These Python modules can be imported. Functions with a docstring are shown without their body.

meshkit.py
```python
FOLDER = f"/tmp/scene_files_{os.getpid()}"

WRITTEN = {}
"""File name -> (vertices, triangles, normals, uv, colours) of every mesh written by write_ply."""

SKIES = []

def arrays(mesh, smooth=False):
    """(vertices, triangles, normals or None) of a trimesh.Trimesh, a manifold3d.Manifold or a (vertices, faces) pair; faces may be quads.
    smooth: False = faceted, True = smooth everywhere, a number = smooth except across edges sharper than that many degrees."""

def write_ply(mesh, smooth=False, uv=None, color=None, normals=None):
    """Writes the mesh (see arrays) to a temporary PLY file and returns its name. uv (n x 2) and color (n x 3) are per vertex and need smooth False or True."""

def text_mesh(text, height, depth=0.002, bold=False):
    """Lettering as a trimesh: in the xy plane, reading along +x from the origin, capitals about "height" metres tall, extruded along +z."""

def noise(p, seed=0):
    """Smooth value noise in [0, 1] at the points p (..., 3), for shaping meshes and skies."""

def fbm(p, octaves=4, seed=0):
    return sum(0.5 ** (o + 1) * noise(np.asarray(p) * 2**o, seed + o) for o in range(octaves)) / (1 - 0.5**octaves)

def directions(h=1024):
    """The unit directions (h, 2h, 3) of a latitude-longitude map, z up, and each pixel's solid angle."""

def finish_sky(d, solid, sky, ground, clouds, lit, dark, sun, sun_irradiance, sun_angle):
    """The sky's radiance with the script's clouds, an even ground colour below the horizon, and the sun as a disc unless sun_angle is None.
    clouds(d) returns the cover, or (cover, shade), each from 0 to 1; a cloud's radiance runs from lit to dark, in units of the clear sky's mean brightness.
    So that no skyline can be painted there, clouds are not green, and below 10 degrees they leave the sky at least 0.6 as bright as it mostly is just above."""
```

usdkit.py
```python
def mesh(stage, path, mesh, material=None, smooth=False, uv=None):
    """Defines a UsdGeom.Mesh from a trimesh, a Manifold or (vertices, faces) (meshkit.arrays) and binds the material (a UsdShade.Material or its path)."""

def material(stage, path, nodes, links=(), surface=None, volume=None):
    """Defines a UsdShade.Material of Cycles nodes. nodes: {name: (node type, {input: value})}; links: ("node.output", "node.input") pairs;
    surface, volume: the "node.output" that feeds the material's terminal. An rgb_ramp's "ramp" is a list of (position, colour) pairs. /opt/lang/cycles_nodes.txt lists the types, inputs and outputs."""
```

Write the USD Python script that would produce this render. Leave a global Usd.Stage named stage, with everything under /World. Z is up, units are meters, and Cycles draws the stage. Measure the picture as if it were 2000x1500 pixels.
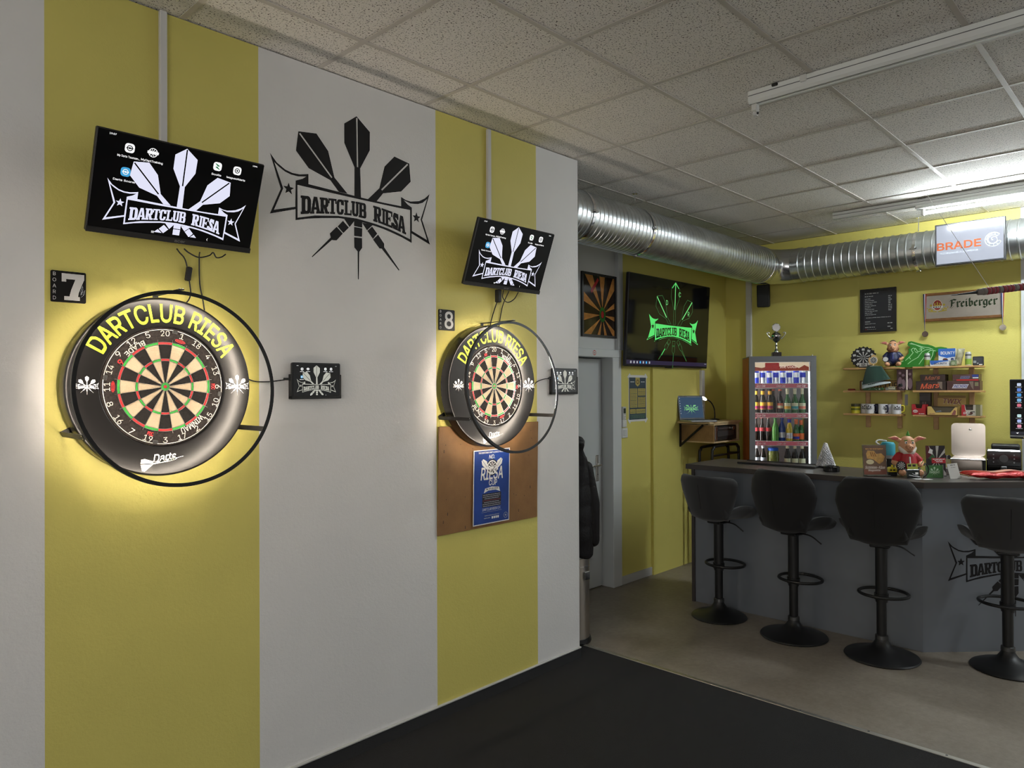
import math, random, functools
import numpy as np, trimesh, manifold3d as m3, meshkit, usdkit
from shapely.geometry import Polygon, LineString, Point, box as sbox, MultiPolygon
from shapely import affinity
from shapely.ops import unary_union
from pxr import Usd, UsdGeom, UsdLux, UsdShade, Sdf, Gf

random.seed(7); np.random.seed(7)
stage = Usd.Stage.CreateInMemory()
UsdGeom.SetStageUpAxis(stage, UsdGeom.Tokens.z); UsdGeom.SetStageMetersPerUnit(stage, 1.0)
WORLD = UsdGeom.Xform.Define(stage, '/World'); stage.SetDefaultPrim(WORLD.GetPrim())
UsdGeom.Scope.Define(stage, '/World/Looks')
PI = math.pi
def rad(a): return a * PI / 180

# ------------------------------------------------------------------ camera, lights, exposure
CZ = 1.77                                     # eye height
FPX, YAW, PITCH, ROLL = 1411.97, 0.764071, 0.0049587, -0.0041491
_f = np.array([math.cos(YAW)*math.cos(PITCH), math.sin(YAW)*math.cos(PITCH), math.sin(PITCH)])
_r = np.cross(_f, [0, 0, 1]); _r /= np.linalg.norm(_r); _u = np.cross(_r, _f)
_R = _r*math.cos(ROLL) + _u*math.sin(ROLL); _U = _u*math.cos(ROLL) - _r*math.sin(ROLL)
cam = UsdGeom.Camera.Define(stage, '/World/camera')
cam.CreateHorizontalApertureAttr(36.0); cam.CreateVerticalApertureAttr(27.0)
cam.CreateFocalLengthAttr(FPX/2000*36.0); cam.CreateClippingRangeAttr(Gf.Vec2f(0.05, 60))
EXPOSURE = 0.0
cam.CreateExposureAttr(EXPOSURE)
cam.AddTransformOp().Set(Gf.Matrix4d(*_R, 0, *_U, 0, *(-_f), 0, 0, 0, CZ, 1))

RING_L, TUBE_L, FRIDGE_L = 132.0, 200.0, 24.0      # radiance of the light strips and tubes
RING_C, TUBE_C = (1.0, 0.86, 0.70), (0.88, 0.97, 1.0)
def rect_light(name, at, w, h, power, color, rx=0, ry=0):
    l = UsdLux.RectLight.Define(stage, '/World/' + name)
    l.CreateWidthAttr(w); l.CreateHeightAttr(h); l.CreateIntensityAttr(power); l.CreateColorAttr(Gf.Vec3f(*color))
    x = UsdGeom.Xformable(l); x.AddTranslateOp().Set(Gf.Vec3d(*at)); x.AddRotateXYZOp().Set(Gf.Vec3f(rx, ry, 0))
    return l
def sphere_light(name, at, r, power, color):
    l = UsdLux.SphereLight.Define(stage, '/World/' + name)
    l.CreateRadiusAttr(r); l.CreateIntensityAttr(power); l.CreateColorAttr(Gf.Vec3f(*color))
    UsdGeom.Xformable(l).AddTranslateOp().Set(Gf.Vec3d(*at))
# the club's other lit ceiling battens, and the ring lights of its other boards, outside the picture
NEUT = (0.99, 0.98, 0.97)
rect_light('batten_light', (6.42, -1.6, 3.14), 0.06, 1.5, 190.0, TUBE_C)
rect_light('batten_light_001', (3.2, -2.8, 3.14), 0.08, 2.0, 8.0, NEUT)
rect_light('batten_light_002', (-0.6, -1.6, 3.14), 0.08, 2.0, 15.0, NEUT)
sphere_light('board_light', (-2.5, 2.62, 1.77), 0.22, 6.0, RING_C)
sphere_light('far_board_light', (-3.4, -0.6, 1.77), 0.25, 27.0, NEUT)
sphere_light('far_board_light_001', (-3.4, -2.4, 1.77), 0.25, 27.0, NEUT)

# ------------------------------------------------------------------ helpers
_mats = {}
def M(name, color, rough=0.5, metal=0.0, emit=0.0, ecol=None, spec=0.5, bump=None, var=None, coat=0.0, sheen=0.0, trans=0.0, alpha=1.0, aniso=0.0):
    """A principled material. bump=(scale, distance); var=(scale, amount): mottled base colour."""
    if name in _mats: return _mats[name]
    p = dict(base_color=color, roughness=rough, metallic=metal, specular_ior_level=spec)
    if emit: p.update(emission_color=ecol or color, emission_strength=emit)
    if coat: p.update(coat_weight=coat, coat_roughness=0.08)
    if sheen: p.update(sheen_weight=sheen)
    if trans: p.update(transmission_weight=trans)
    if aniso: p.update(anisotropic=aniso)
    if alpha < 1: p.update(alpha=alpha)
    nodes, links = {'p': ('principled_bsdf', p)}, []
    if bump or var: nodes['g'] = ('geometry', {})
    if bump:
        nodes['bn'] = ('noise_texture', {'scale': bump[0], 'detail': 4.0, 'roughness': 0.6}); nodes['b'] = ('bump', {'distance': bump[1], 'strength': 1.0})
        links += [('g.position', 'bn.vector'), ('bn.fac', 'b.height'), ('b.normal', 'p.normal')]
    if var:
        nodes['vn'] = ('noise_texture', {'scale': var[0], 'detail': 5.0, 'roughness': 0.65})
        a = var[1]
        nodes['vr'] = ('rgb_ramp', {'ramp': [(0.3, tuple(c*(1-a) for c in color)), (0.7, tuple(min(1, c*(1+a)) for c in color))]})
        links += [('g.position', 'vn.vector'), ('vn.fac', 'vr.fac'), ('vr.color', 'p.base_color')]
    _mats[name] = usdkit.material(stage, '/World/Looks/' + name, nodes, links, surface='p.BSDF')
    return _mats[name]
def C(r, g, b):
    """sRGB 0..255 to linear"""
    f = lambda c: c/12.92 if c <= 0.04045 else ((c+0.055)/1.055)**2.4
    return tuple(f(x/255) for x in (r, g, b))
def GLOW(name, color, strength=1.0):
    return M(name, (0.01, 0.01, 0.01), 0.25, emit=strength, ecol=color)

_count = {}
def numbered(path):
    n = _count.get(path, 0); _count[path] = n + 1
    return path if n == 0 else '%s_%03d' % (path, n)
def F(az=-90, at=(0, 0, 0), tilt=0.0, spin=0.0):
    """Frame of something that faces the compass angle az: u to its viewer's right, v up, w towards the viewer. tilt leans its top to the viewer, spin turns it in its plane."""
    w = np.array([math.cos(rad(az)), math.sin(rad(az)), 0.0]); v = np.array([0, 0, 1.0]); u = np.cross(v, w)
    if tilt:
        t = rad(tilt); v, w = v*math.cos(t) + w*math.sin(t), w*math.cos(t) - v*math.sin(t)
    if spin:
        s = rad(spin); u, v = u*math.cos(s) + v*math.sin(s), v*math.cos(s) - u*math.sin(s)
    m = np.eye(4); m[:3, 0], m[:3, 1], m[:3, 2], m[:3, 3] = u, v, w, at
    return m
def FZ(at=(0, 0, 0), deg=0.0):
    """Frame of something that stands on its base: z up, turned by deg."""
    m = np.eye(4); c, s = math.cos(rad(deg)), math.sin(rad(deg)); m[:2, :2] = [[c, -s], [s, c]]; m[:3, 3] = at
    return m
def setm(prim, m):
    UsdGeom.Xformable(prim).AddTransformOp().Set(Gf.Matrix4d(*[float(x) for x in np.asarray(m).T.ravel()]))
def tag(p, label=None, cat=None, group=None, kind=None):
    for k, v in (('label', label), ('category', cat), ('group', group), ('kind', kind)):
        if v: p.SetCustomDataByKey(k, v)
    return p
def thing(name, label, cat, frame=None, group=None):
    x = UsdGeom.Xform.Define(stage, numbered('/World/' + name)).GetPrim()
    if frame is not None: setm(x, frame)
    return tag(x, label, cat, group)
def struct(name, frame=None):
    x = UsdGeom.Xform.Define(stage, numbered('/World/' + name)).GetPrim()
    if frame is not None: setm(x, frame)
    return tag(x, kind='structure')
def part(parent, name, mesh, mat, smooth=False, label=None, kind=None):
    base = '/World' if parent is None else str(parent.GetPath())
    if isinstance(mesh, (list, tuple)) and len(mesh) and not isinstance(mesh[0], np.ndarray): mesh = join(mesh)
    g = usdkit.mesh(stage, numbered(base + '/' + name), mesh, mat, smooth=smooth)
    return tag(g.GetPrim(), label, kind=kind)
def solo(name, label, cat, mesh, mat, frame=None, smooth=False, group=None):
    """A thing that is one mesh."""
    p = part(None, name, mesh, mat, smooth)
    if frame is not None: setm(p, frame)
    return tag(p, label, cat, group)
def copy(src, frame, label=None, group=None, name=None):
    cd = src.GetCustomData()
    base = name or src.GetName(); base = base[:-4] if base[-3:].isdigit() else base
    x = UsdGeom.Xform.Define(stage, numbered('/World/' + base)).GetPrim()
    x.GetReferences().AddInternalReference(src.GetPath()); x.SetInstanceable(True)
    xf = UsdGeom.Xformable(x); xf.ClearXformOpOrder(); op = xf.GetOrderedXformOps()
    a = x.GetAttribute('xformOp:transform')
    a.Set(Gf.Matrix4d(*[float(v) for v in np.asarray(frame).T.ravel()]))
    xf.SetXformOpOrder([UsdGeom.XformOp(a)])
    return tag(x, label or cd.get('label'), cd.get('category'), group or cd.get('group'))

# mesh helpers: all return a Trimesh
def join(ms):
    ms = [m for m in ms if m is not None and len(m.faces)]
    return trimesh.util.concatenate([trimesh.Trimesh(m.vertices, m.faces, process=False) for m in ms])
def mv(m, x=0, y=0, z=0, s=1.0):
    m = m.copy(); m.apply_scale(s) if s != 1.0 else None; m.apply_translation([x, y, z]); return m
def rot(m, deg, axis=(0, 0, 1), about=(0, 0, 0)):
    m = m.copy(); m.apply_transform(trimesh.transformations.rotation_matrix(rad(deg), axis, about)); return m
def box(x0, x1, y0, y1, z0, z1, c=0.0):
    x0, x1, y0, y1, z0, z1 = min(x0, x1), max(x0, x1), min(y0, y1), max(y0, y1), min(z0, z1), max(z0, z1)
    if c <= 0:
        b = trimesh.creation.box((x1-x0, y1-y0, z1-z0)); b.apply_translation([(x0+x1)/2, (y0+y1)/2, (z0+z1)/2]); return b
    c = min(c, (x1-x0)/2.01, (y1-y0)/2.01, (z1-z0)/2.01); pts = []
    for X, dx in ((x0, c), (x1, -c)):
        for Y, dy in ((y0, c), (y1, -c)):
            for Z, dz in ((z0, c), (z1, -c)):
                pts += [(X, Y+dy, Z+dz), (X+dx, Y, Z+dz), (X+dx, Y+dy, Z)]
    return trimesh.convex.convex_hull(np.array(pts))
def polys(g):
    if g.is_empty: return []
    return [p for p in getattr(g, 'geoms', [g]) if p.geom_type == 'Polygon' and p.area > 1e-9]
def prism(g, w0, w1):
    """A flat shape in (u, v) given thickness from w0 to w1."""
    if isinstance(g, list): g = Polygon(g)
    if not g.is_valid: g = g.buffer(0)
    ms = []
    for p in polys(g):
        m = trimesh.creation.extrude_polygon(p, w1-w0, engine='earcut'); m.apply_translation([0, 0, w0]); ms.append(m)
    return join(ms)
def rrect(x0, x1, y0, y1, r=0.01):
    return sbox(min(x0, x1)+r, min(y0, y1)+r, max(x0, x1)-r, max(y0, y1)-r).buffer(r, quad_segs=5)
def disc(x, y, r, q=16): return Point(x, y).buffer(r, quad_segs=q)
def lathe(prof, seg=40, axis='z', at=(0, 0, 0)):
    m = trimesh.creation.revolve(np.array(prof, float), sections=seg)
    if m.volume < 0: m.invert()
    if axis == 'y': m = rot(m, -90, (1, 0, 0))
    if axis == 'x': m = rot(m, 90, (0, 1, 0))
    return mv(m, *at)
def cyl(r, p0, p1, seg=24, r2=None):
    p0, p1 = np.array(p0, float), np.array(p1, float); h = np.linalg.norm(p1-p0); r2 = r if r2 is None else r2
    m = trimesh.creation.revolve([(0, 0), (r, 0), (r2, h), (0, h)], sections=seg)
    m.apply_transform(trimesh.geometry.align_vectors([0, 0, 1], (p1-p0)/h)); m.apply_translation(p0); return m
def smoothline(pts, n=8, closed=False):
    p = np.array(pts, float)
    if closed: p = np.vstack([p[-1], p, p[0], p[1]])
    else: p = np.vstack([2*p[0]-p[1], p, 2*p[-1]-p[-2]])
    out = []
    for i in range(1, len(p)-2):
        a, b, c, d = p[i-1:i+3]
        for t in np.linspace(0, 1, n, endpoint=False):
            out.append(0.5*((2*b) + (c-a)*t + (2*a-5*b+4*c-d)*t*t + (3*b-a-3*c+d)*t**3))
    if not closed: out.append(p[-2])
    return np.array(out)
def tube(pts, r, seg=8, closed=False):
    p = np.asarray(pts, float); n = len(p)
    t = np.roll(p, -1, 0) - np.roll(p, 1, 0) if closed else np.gradient(p, axis=0)
    t /= np.linalg.norm(t, axis=1, keepdims=True) + 1e-12
    a = np.cross(t[0], [0, 0, 1.0]); a = a if np.linalg.norm(a) > 0.05 else np.cross(t[0], [1.0, 0, 0]); A = []
    for k in range(n):
        a = a - t[k]*(a@t[k]); a /= np.linalg.norm(a); A.append(a)
    A = np.array(A); B = np.cross(t, A); ang = np.arange(seg)*2*PI/seg
    rr = np.broadcast_to(np.asarray(r, float), (n,))
    v = (p[:, None] + rr[:, None, None]*(np.cos(ang)[None, :, None]*A[:, None] + np.sin(ang)[None, :, None]*B[:, None])).reshape(-1, 3)
    f = []
    for i in range(n if closed else n-1):
        j = (i+1) % n
        for k in range(seg):
            l = (k+1) % seg; f += [(i*seg+k, i*seg+l, j*seg+l), (i*seg+k, j*seg+l, j*seg+k)]
    if not closed:
        v = np.vstack([v, p[0], p[-1]])
        for k in range(seg):
            l = (k+1) % seg; f += [(n*seg, l, k), (n*seg+1, (n-1)*seg+k, (n-1)*seg+l)]
    return trimesh.Trimesh(v, f, process=False)
def ball(x, y, z, rx, ry=None, rz=None, sub=3):
    m = trimesh.creation.icosphere(subdivisions=sub); m.apply_scale([rx, ry or rx, rz or rx]); return mv(m, x, y, z)
def blob(bones, edge=0.006, it=8):
    """One continuous skin over bones: (p0, r0, p1, r1) hulls of spheres."""
    M_ = m3.Manifold()
    for p0, r0, p1, r1 in bones:
        a = m3.Manifold.sphere(r0, 20).translate(list(map(float, p0))); b = m3.Manifold.sphere(r1, 20).translate(list(map(float, p1)))
        M_ = M_ + m3.Manifold.batch_hull([a, b])
    M_ = M_.refine_to_length(edge); q = M_.to_mesh()
    t = trimesh.Trimesh(q.vert_properties[:, :3], q.tri_verts, process=True)
    trimesh.smoothing.filter_taubin(t, iterations=it); return t
def shell(fn, nu, nv, th):
    """A closed padded sheet: fn(u, v) with u, v in 0..1 gives its middle; its thickness th fades to the rim."""
    U, V = np.meshgrid(np.linspace(0, 1, nu), np.linspace(0, 1, nv), indexing='ij')
    P = np.array([[fn(u, v) for v in np.linspace(0, 1, nv)] for u in np.linspace(0, 1, nu)], float)
    N = np.cross(np.gradient(P, axis=0), np.gradient(P, axis=1)); N /= np.linalg.norm(N, axis=2, keepdims=True) + 1e-12
    e = np.minimum(np.minimum(U, 1-U)*4, np.minimum(V, 1-V)*4).clip(0, 1); h = th/2*np.sqrt(1-(1-e)**2)*1.0 + 0.002
    A, B = (P + N*h[..., None]).reshape(-1, 3), (P - N*h[..., None]).reshape(-1, 3); k = nu*nv; f = []
    idx = lambda i, j: i*nv + j
    for i in range(nu-1):
        for j in range(nv-1):
            a, b, c, d = idx(i, j), idx(i+1, j), idx(i+1, j+1), idx(i, j+1)
            f += [(a, b, c), (a, c, d), (k+a, k+c, k+b), (k+a, k+d, k+c)]
    rim = [idx(i, 0) for i in range(nu)] + [idx(nu-1, j) for j in range(1, nv)] + [idx(i, nv-1) for i in range(nu-2, -1, -1)] + [idx(0, j) for j in range(nv-2, 0, -1)]
    for q in range(len(rim)):
        a, b = rim[q], rim[(q+1) % len(rim)]; f += [(a, k+a, b), (b, k+a, k+b)]
    m = trimesh.Trimesh(np.vstack([A, B]), f, process=True); m.fix_normals(); return m

# lettering
@functools.lru_cache(None)
def _text(t, bold): 
    m = meshkit.text_mesh(t, 1.0, 1.0, bold); m.merge_vertices(); return m
def text(t, h, w0=0.0, th=0.0006, bold=True, at=(0, 0), width=None, align='c', spin=0.0, shear=0.0, sx=1.0):
    """Lettering standing h high, its middle at AT; width: squeezed to that width."""
    m = _text(t, bold).copy(); v = np.array(m.vertices)
    v[:, 0] -= v[:, 0].min(); wd = v[:, 0].max()
    k = h*sx if width is None else width/wd
    v[:, 0] = v[:, 0]*k; v[:, 1] = (v[:, 1]-0.5)*h; v[:, 2] = w0 + v[:, 2]*th
    v[:, 0] += v[:, 1]*shear
    v[:, 0] -= {'c': wd*k/2, 'l': 0, 'r': wd*k}[align]
    if spin:
        c, s = math.cos(rad(spin)), math.sin(rad(spin)); v[:, :2] = v[:, :2] @ np.array([[c, s], [-s, c]])
    v[:, 0] += at[0]; v[:, 1] += at[1]
    return trimesh.Trimesh(v, m.faces, process=False)
def arctext(t, h, r, mid, w0, th=0.0006, bold=True, span=None, flip=False, width=None, at=(0, 0)):
    """Lettering on a circle; mid: clock angle of its middle in degrees (0 up); r: radius at mid-height; flip: tops towards the centre."""
    m = _text(t, bold).subdivide_to_size(0.5); v = np.array(m.vertices); x = v[:, 0]-v[:, 0].min(); wd = x.max()
    x = (x/wd-0.5)*(rad(span)*r if span else (width or wd*h)); y = (v[:, 1]-0.5)*h; s = -1 if flip else 1
    a = rad(mid) + s*x/r; R = r + s*y
    return trimesh.Trimesh(np.stack([at[0]+R*np.sin(a), at[1]+R*np.cos(a), w0+v[:, 2]*th], 1), m.faces, process=False)
def lines(x0, x1, y, h, w0, seed=0, gap=0.25, th=0.0004, n=6):
    """A line of print too small to read: a row of short strokes."""
    rnd = random.Random(seed); out, x = [], x0
    while x < x1 - h:
        w = h*rnd.uniform(1.2, n); out.append(box(x, min(x+w, x1), y-h/2, y+h/2, w0, w0+th)); x += w + h*gap*2.5
    return join(out) if out else None
# ------------------------------------------------------------------ the room
CEIL, WD, WT, WB = 3.263, 2.966, 3.78, 7.33      # ceiling height; planes of the dart wall, the door wall and the bar wall
BARY = 1.105
YEL = (0.67, 0.595, 0.160); WHI = (0.76, 0.75, 0.735)
def paint(name, c, amount=0.02, b=0.0012, scale=90): return M(name, c, 0.55, var=(2.5, amount), bump=(scale, b), spec=0.35)
white_paint = paint('white_paint', WHI); yellow_paint = paint('yellow_paint', YEL); grey_paint = paint('grey_white_paint', (0.62, 0.63, 0.62))
def stripe_paint():
    n = {'g': ('geometry', {}), 'x': ('separate_xyz', {}), 'p': ('principled_bsdf', {'roughness': 0.5, 'specular_ior_level': 0.35}),
         'a': ('math', {'math_type': 'greater_than', 'value2': 0.703}), 'b': ('math', {'math_type': 'less_than', 'value2': 1.507}),
         'c': ('math', {'math_type': 'greater_than', 'value2': 2.511}), 'd': ('math', {'math_type': 'less_than', 'value2': 3.316}),
         'ab': ('math', {'math_type': 'multiply'}), 'cd': ('math', {'math_type': 'multiply'}), 's': ('math', {'math_type': 'add'}),
         'bw': ('math', {'math_type': 'greater_than', 'value2': 2.9665}), 'inv': ('math', {'math_type': 'subtract', 'value1': 1.0}), 's2': ('math', {'math_type': 'multiply'}),
         'vn': ('noise_texture', {'scale': 1.6, 'detail': 5.0, 'roughness': 0.6}),
         'vw': ('rgb_ramp', {'ramp': [(0.3, tuple(c*0.97 for c in WHI)), (0.7, tuple(c*1.03 for c in WHI))]}),
         'vy': ('rgb_ramp', {'ramp': [(0.3, tuple(c*0.96 for c in YEL)), (0.7, tuple(c*1.04 for c in YEL))]}),
         'm': ('mix', {}), 'bn': ('noise_texture', {'scale': 70.0, 'detail': 4.0, 'roughness': 0.6}), 'bp': ('bump', {'distance': 0.0016, 'strength': 1.0})}
    l = [('g.position', 'x.vector'), ('x.x', 'a.value1'), ('x.x', 'b.value1'), ('x.x', 'c.value1'), ('x.x', 'd.value1'), ('a.value', 'ab.value1'), ('b.value', 'ab.value2'),
         ('c.value', 'cd.value1'), ('d.value', 'cd.value2'), ('ab.value', 's.value1'), ('cd.value', 's.value2'), ('x.y', 'bw.value1'), ('bw.value', 'inv.value2'), ('inv.value', 's2.value1'), ('s.value', 's2.value2'),
         ('g.position', 'vn.vector'), ('vn.fac', 'vw.fac'), ('vn.fac', 'vy.fac'), ('vw.color', 'm.color1'), ('vy.color', 'm.color2'), ('s2.value', 'm.fac'), ('m.color', 'p.base_color'),
         ('g.position', 'bn.vector'), ('bn.fac', 'bp.height'), ('bp.normal', 'p.normal')]
    return usdkit.material(stage, '/World/Looks/striped_wall_paint', n, l, surface='p.BSDF')
def speckle(name, base, dark, scale, lo, hi, rough, bumpd, extra=None):
    """A surface with fine dark pits or flecks."""
    n = {'g': ('geometry', {}), 'n': ('noise_texture', {'scale': scale, 'detail': 3.0, 'roughness': 0.7}), 'r': ('rgb_ramp', {'ramp': [(lo, dark), (hi, base)]}),
         'b': ('bump', {'distance': bumpd, 'strength': 1.0}), 'p': ('principled_bsdf', {'roughness': rough, 'specular_ior_level': 0.3})}
    l = [('g.position', 'n.vector'), ('n.fac', 'r.fac'), ('r.color', 'p.base_color'), ('n.fac', 'b.height'), ('b.normal', 'p.normal')]
    return usdkit.material(stage, '/World/Looks/' + name, n, l, surface='p.BSDF')
tile_mat = speckle('mineral_fibre', (0.90, 0.865, 0.815), (0.07, 0.058, 0.05), 125.0, 0.385, 0.415, 0.9, 0.0010)
carpet_mat = speckle('needle_felt', (0.040, 0.038, 0.038), (0.008, 0.008, 0.008), 260.0, 0.40, 0.62, 0.95, 0.004)
def vinyl():
    n = {'g': ('geometry', {}), 'n': ('noise_texture', {'scale': 3.0, 'detail': 8.0, 'roughness': 0.7}), 'm': ('noise_texture', {'scale': 26.0, 'detail': 6.0, 'roughness': 0.75}),
         'r': ('rgb_ramp', {'ramp': [(0.3, (0.245, 0.208, 0.165)), (0.7, (0.325, 0.282, 0.23))]}), 's': ('rgb_ramp', {'ramp': [(0.36, (0.82, 0.82, 0.82)), (0.62, (1.0, 1.0, 1.0)), (0.75, (1.12, 1.12, 1.12))]}),
         'x': ('mix', {'mix_type': 'multiply', 'fac': 1.0}), 'p': ('principled_bsdf', {'roughness': 0.42, 'specular_ior_level': 0.4})}
    l = [('g.position', 'n.vector'), ('g.position', 'm.vector'), ('n.fac', 'r.fac'), ('m.fac', 's.fac'), ('r.color', 'x.color1'), ('s.color', 'x.color2'), ('x.color', 'p.base_color')]
    return usdkit.material(stage, '/World/Looks/beige_vinyl', n, l, surface='p.BSDF')
vinyl_mat = vinyl()
black_plastic = M('black_plastic', (0.012, 0.012, 0.013), 0.38); matt_black = M('matt_black', (0.012, 0.012, 0.012), 0.6)
gloss_black = M('gloss_black', (0.008, 0.008, 0.009), 0.12, coat=0.3); steel = M('brushed_steel', (0.62, 0.58, 0.54), 0.32, 1.0)
chrome = M('chrome', (0.85, 0.85, 0.86), 0.12, 1.0); white_plastic = M('white_plastic', (0.72, 0.72, 0.70), 0.4); white_lacquer = M('white_lacquer', (0.66, 0.68, 0.68), 0.35)
paper_white = M('white_paper', (0.75, 0.74, 0.72), 0.7); print_black = M('black_print', (0.015, 0.014, 0.016), 0.5); ply = M('raw_plywood', C(196, 160, 110), 0.6, var=(30, 0.15))

X0, X1, Y0, Y1 = -4.0, 10.5, -5.0, 4.3
fl = struct('floor')
part(fl, 'vinyl_sheet', box(3.905, X1, Y0, Y1, -0.05, 0.0), vinyl_mat)
part(fl, 'vinyl_sheet', box(2.0, 3.905, 3.09, Y1, -0.05, 0.0), vinyl_mat)
part(fl, 'carpet', box(X0, 3.92, Y0, 3.09, -0.05, 0.004), carpet_mat, kind='stuff')
st = struct('trim_1')                             # metal strip with screws between carpet and vinyl
part(st, 'strip', box(3.908, 3.942, Y0, 3.085, 0.0, 0.0065, 0.003), M('aluminium_strip', (0.55, 0.52, 0.47), 0.4, 1.0))
for y in np.arange(3.0, -1.0, -0.35): part(st, 'screw', cyl(0.006, (3.925, y, 0.006), (3.925, y, 0.0085), 10), chrome)

wl = struct('wall_left'); part(wl, 'wall_panel', box(X0, 3.725, WD, WD+0.115, 0, CEIL-0.004), stripe_paint())
bl = struct('baseboard_left')
part(bl, 'carpet_skirting', box(X0, 3.727, WD-0.011, WD+0.002, 0, 0.066), M('skirting_felt', (0.02, 0.02, 0.021), 0.9, bump=(300, 0.002)))
part(bl, 'cover_profile', box(X0, 3.729, WD-0.014, WD+0.002, 0.066, 0.075, 0.002), M('skirting_profile', (0.5, 0.5, 0.48), 0.4))
wf = struct('wall_far_left')
part(wf, 'wall_panel', box(2.0, 4.33, WT, Y1, 0, CEIL), grey_paint)
part(wf, 'wall_panel', box(5.345, WB+0.3, WT, Y1, 0, CEIL), yellow_paint)
part(wf, 'wall_boxing', box(5.835, 6.73, WT-0.028, WT+0.01, 0, 2.02, 0.001), yellow_paint)
part(wf, 'wall_panel', box(4.33, 5.345, 3.99, Y1, 0, CEIL), grey_paint)
bf = struct('baseboard_far_left'); part(bf, 'board', box(5.345, 5.835, WT-0.012, WT+0.002, 0, 0.075, 0.003), M('grey_baseboard', (0.5, 0.5, 0.49), 0.4))
wb = struct('wall_far'); part(wb, 'wall_panel', box(WB, WB+0.3, BARY, Y1, 0, CEIL), yellow_paint)
part(wb, 'door_casing', box(WB-0.02, WB+0.3, BARY-0.12, BARY, 0, CEIL-0.3), white_lacquer)
part(wb, 'wall_panel', box(WB, WB+0.3, Y0, BARY-0.12, 0, CEIL), white_paint); part(wb, 'wall_panel', box(WB, WB+0.3, BARY-0.12, BARY, CEIL-0.3, CEIL), white_paint)
wr = struct('wall_right'); part(wr, 'wall_panel', box(X0, X1, Y0-0.1, Y0, 0, CEIL), white_paint)
wn = struct('wall_near'); part(wn, 'wall_panel', box(X0-0.1, X0, Y0, Y1, 0, CEIL), white_paint)

ce = struct('ceiling')
part(ce, 'slab', box(X0-0.1, X1, Y0-0.1, Y1, CEIL+0.03, CEIL+0.1), tile_mat)
GX, GY, SX, SY = 1.80654, 3.24035, 0.625, 0.6338
grid_mat = M('ceiling_grid', (0.62, 0.58, 0.53), 0.5)
xs = [GX + SX*k for k in range(-4, 9)]; ys = [GY - SY*k for k in range(-1, 8)]
xs.append(WB); ys = [WT] + ys[1:]
for i in range(len(xs)-1):
    for j in range(len(ys)-1):
        part(ce, 'tile', box(xs[i]+0.004, xs[i+1]-0.004, ys[j+1]+0.004, ys[j]-0.004, CEIL+0.002, CEIL+0.018, 0.004), tile_mat)
for x in xs[:-1]: part(ce, 'grid_bar', box(x-0.012, x+0.012, ys[-1], ys[0], CEIL-0.003, CEIL+0.001, 0.001), grid_mat)
for y in ys[1:]: part(ce, 'grid_bar', box(xs[0], xs[-1], y-0.012, y+0.012, CEIL-0.0034, CEIL+0.001, 0.001), grid_mat)
part(ce, 'outer_field', box(X0, xs[0], Y0, WT, CEIL, CEIL+0.02), tile_mat); part(ce, 'outer_field', box(xs[0], WB, Y0, ys[-1], CEIL, CEIL+0.02), tile_mat)

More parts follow.
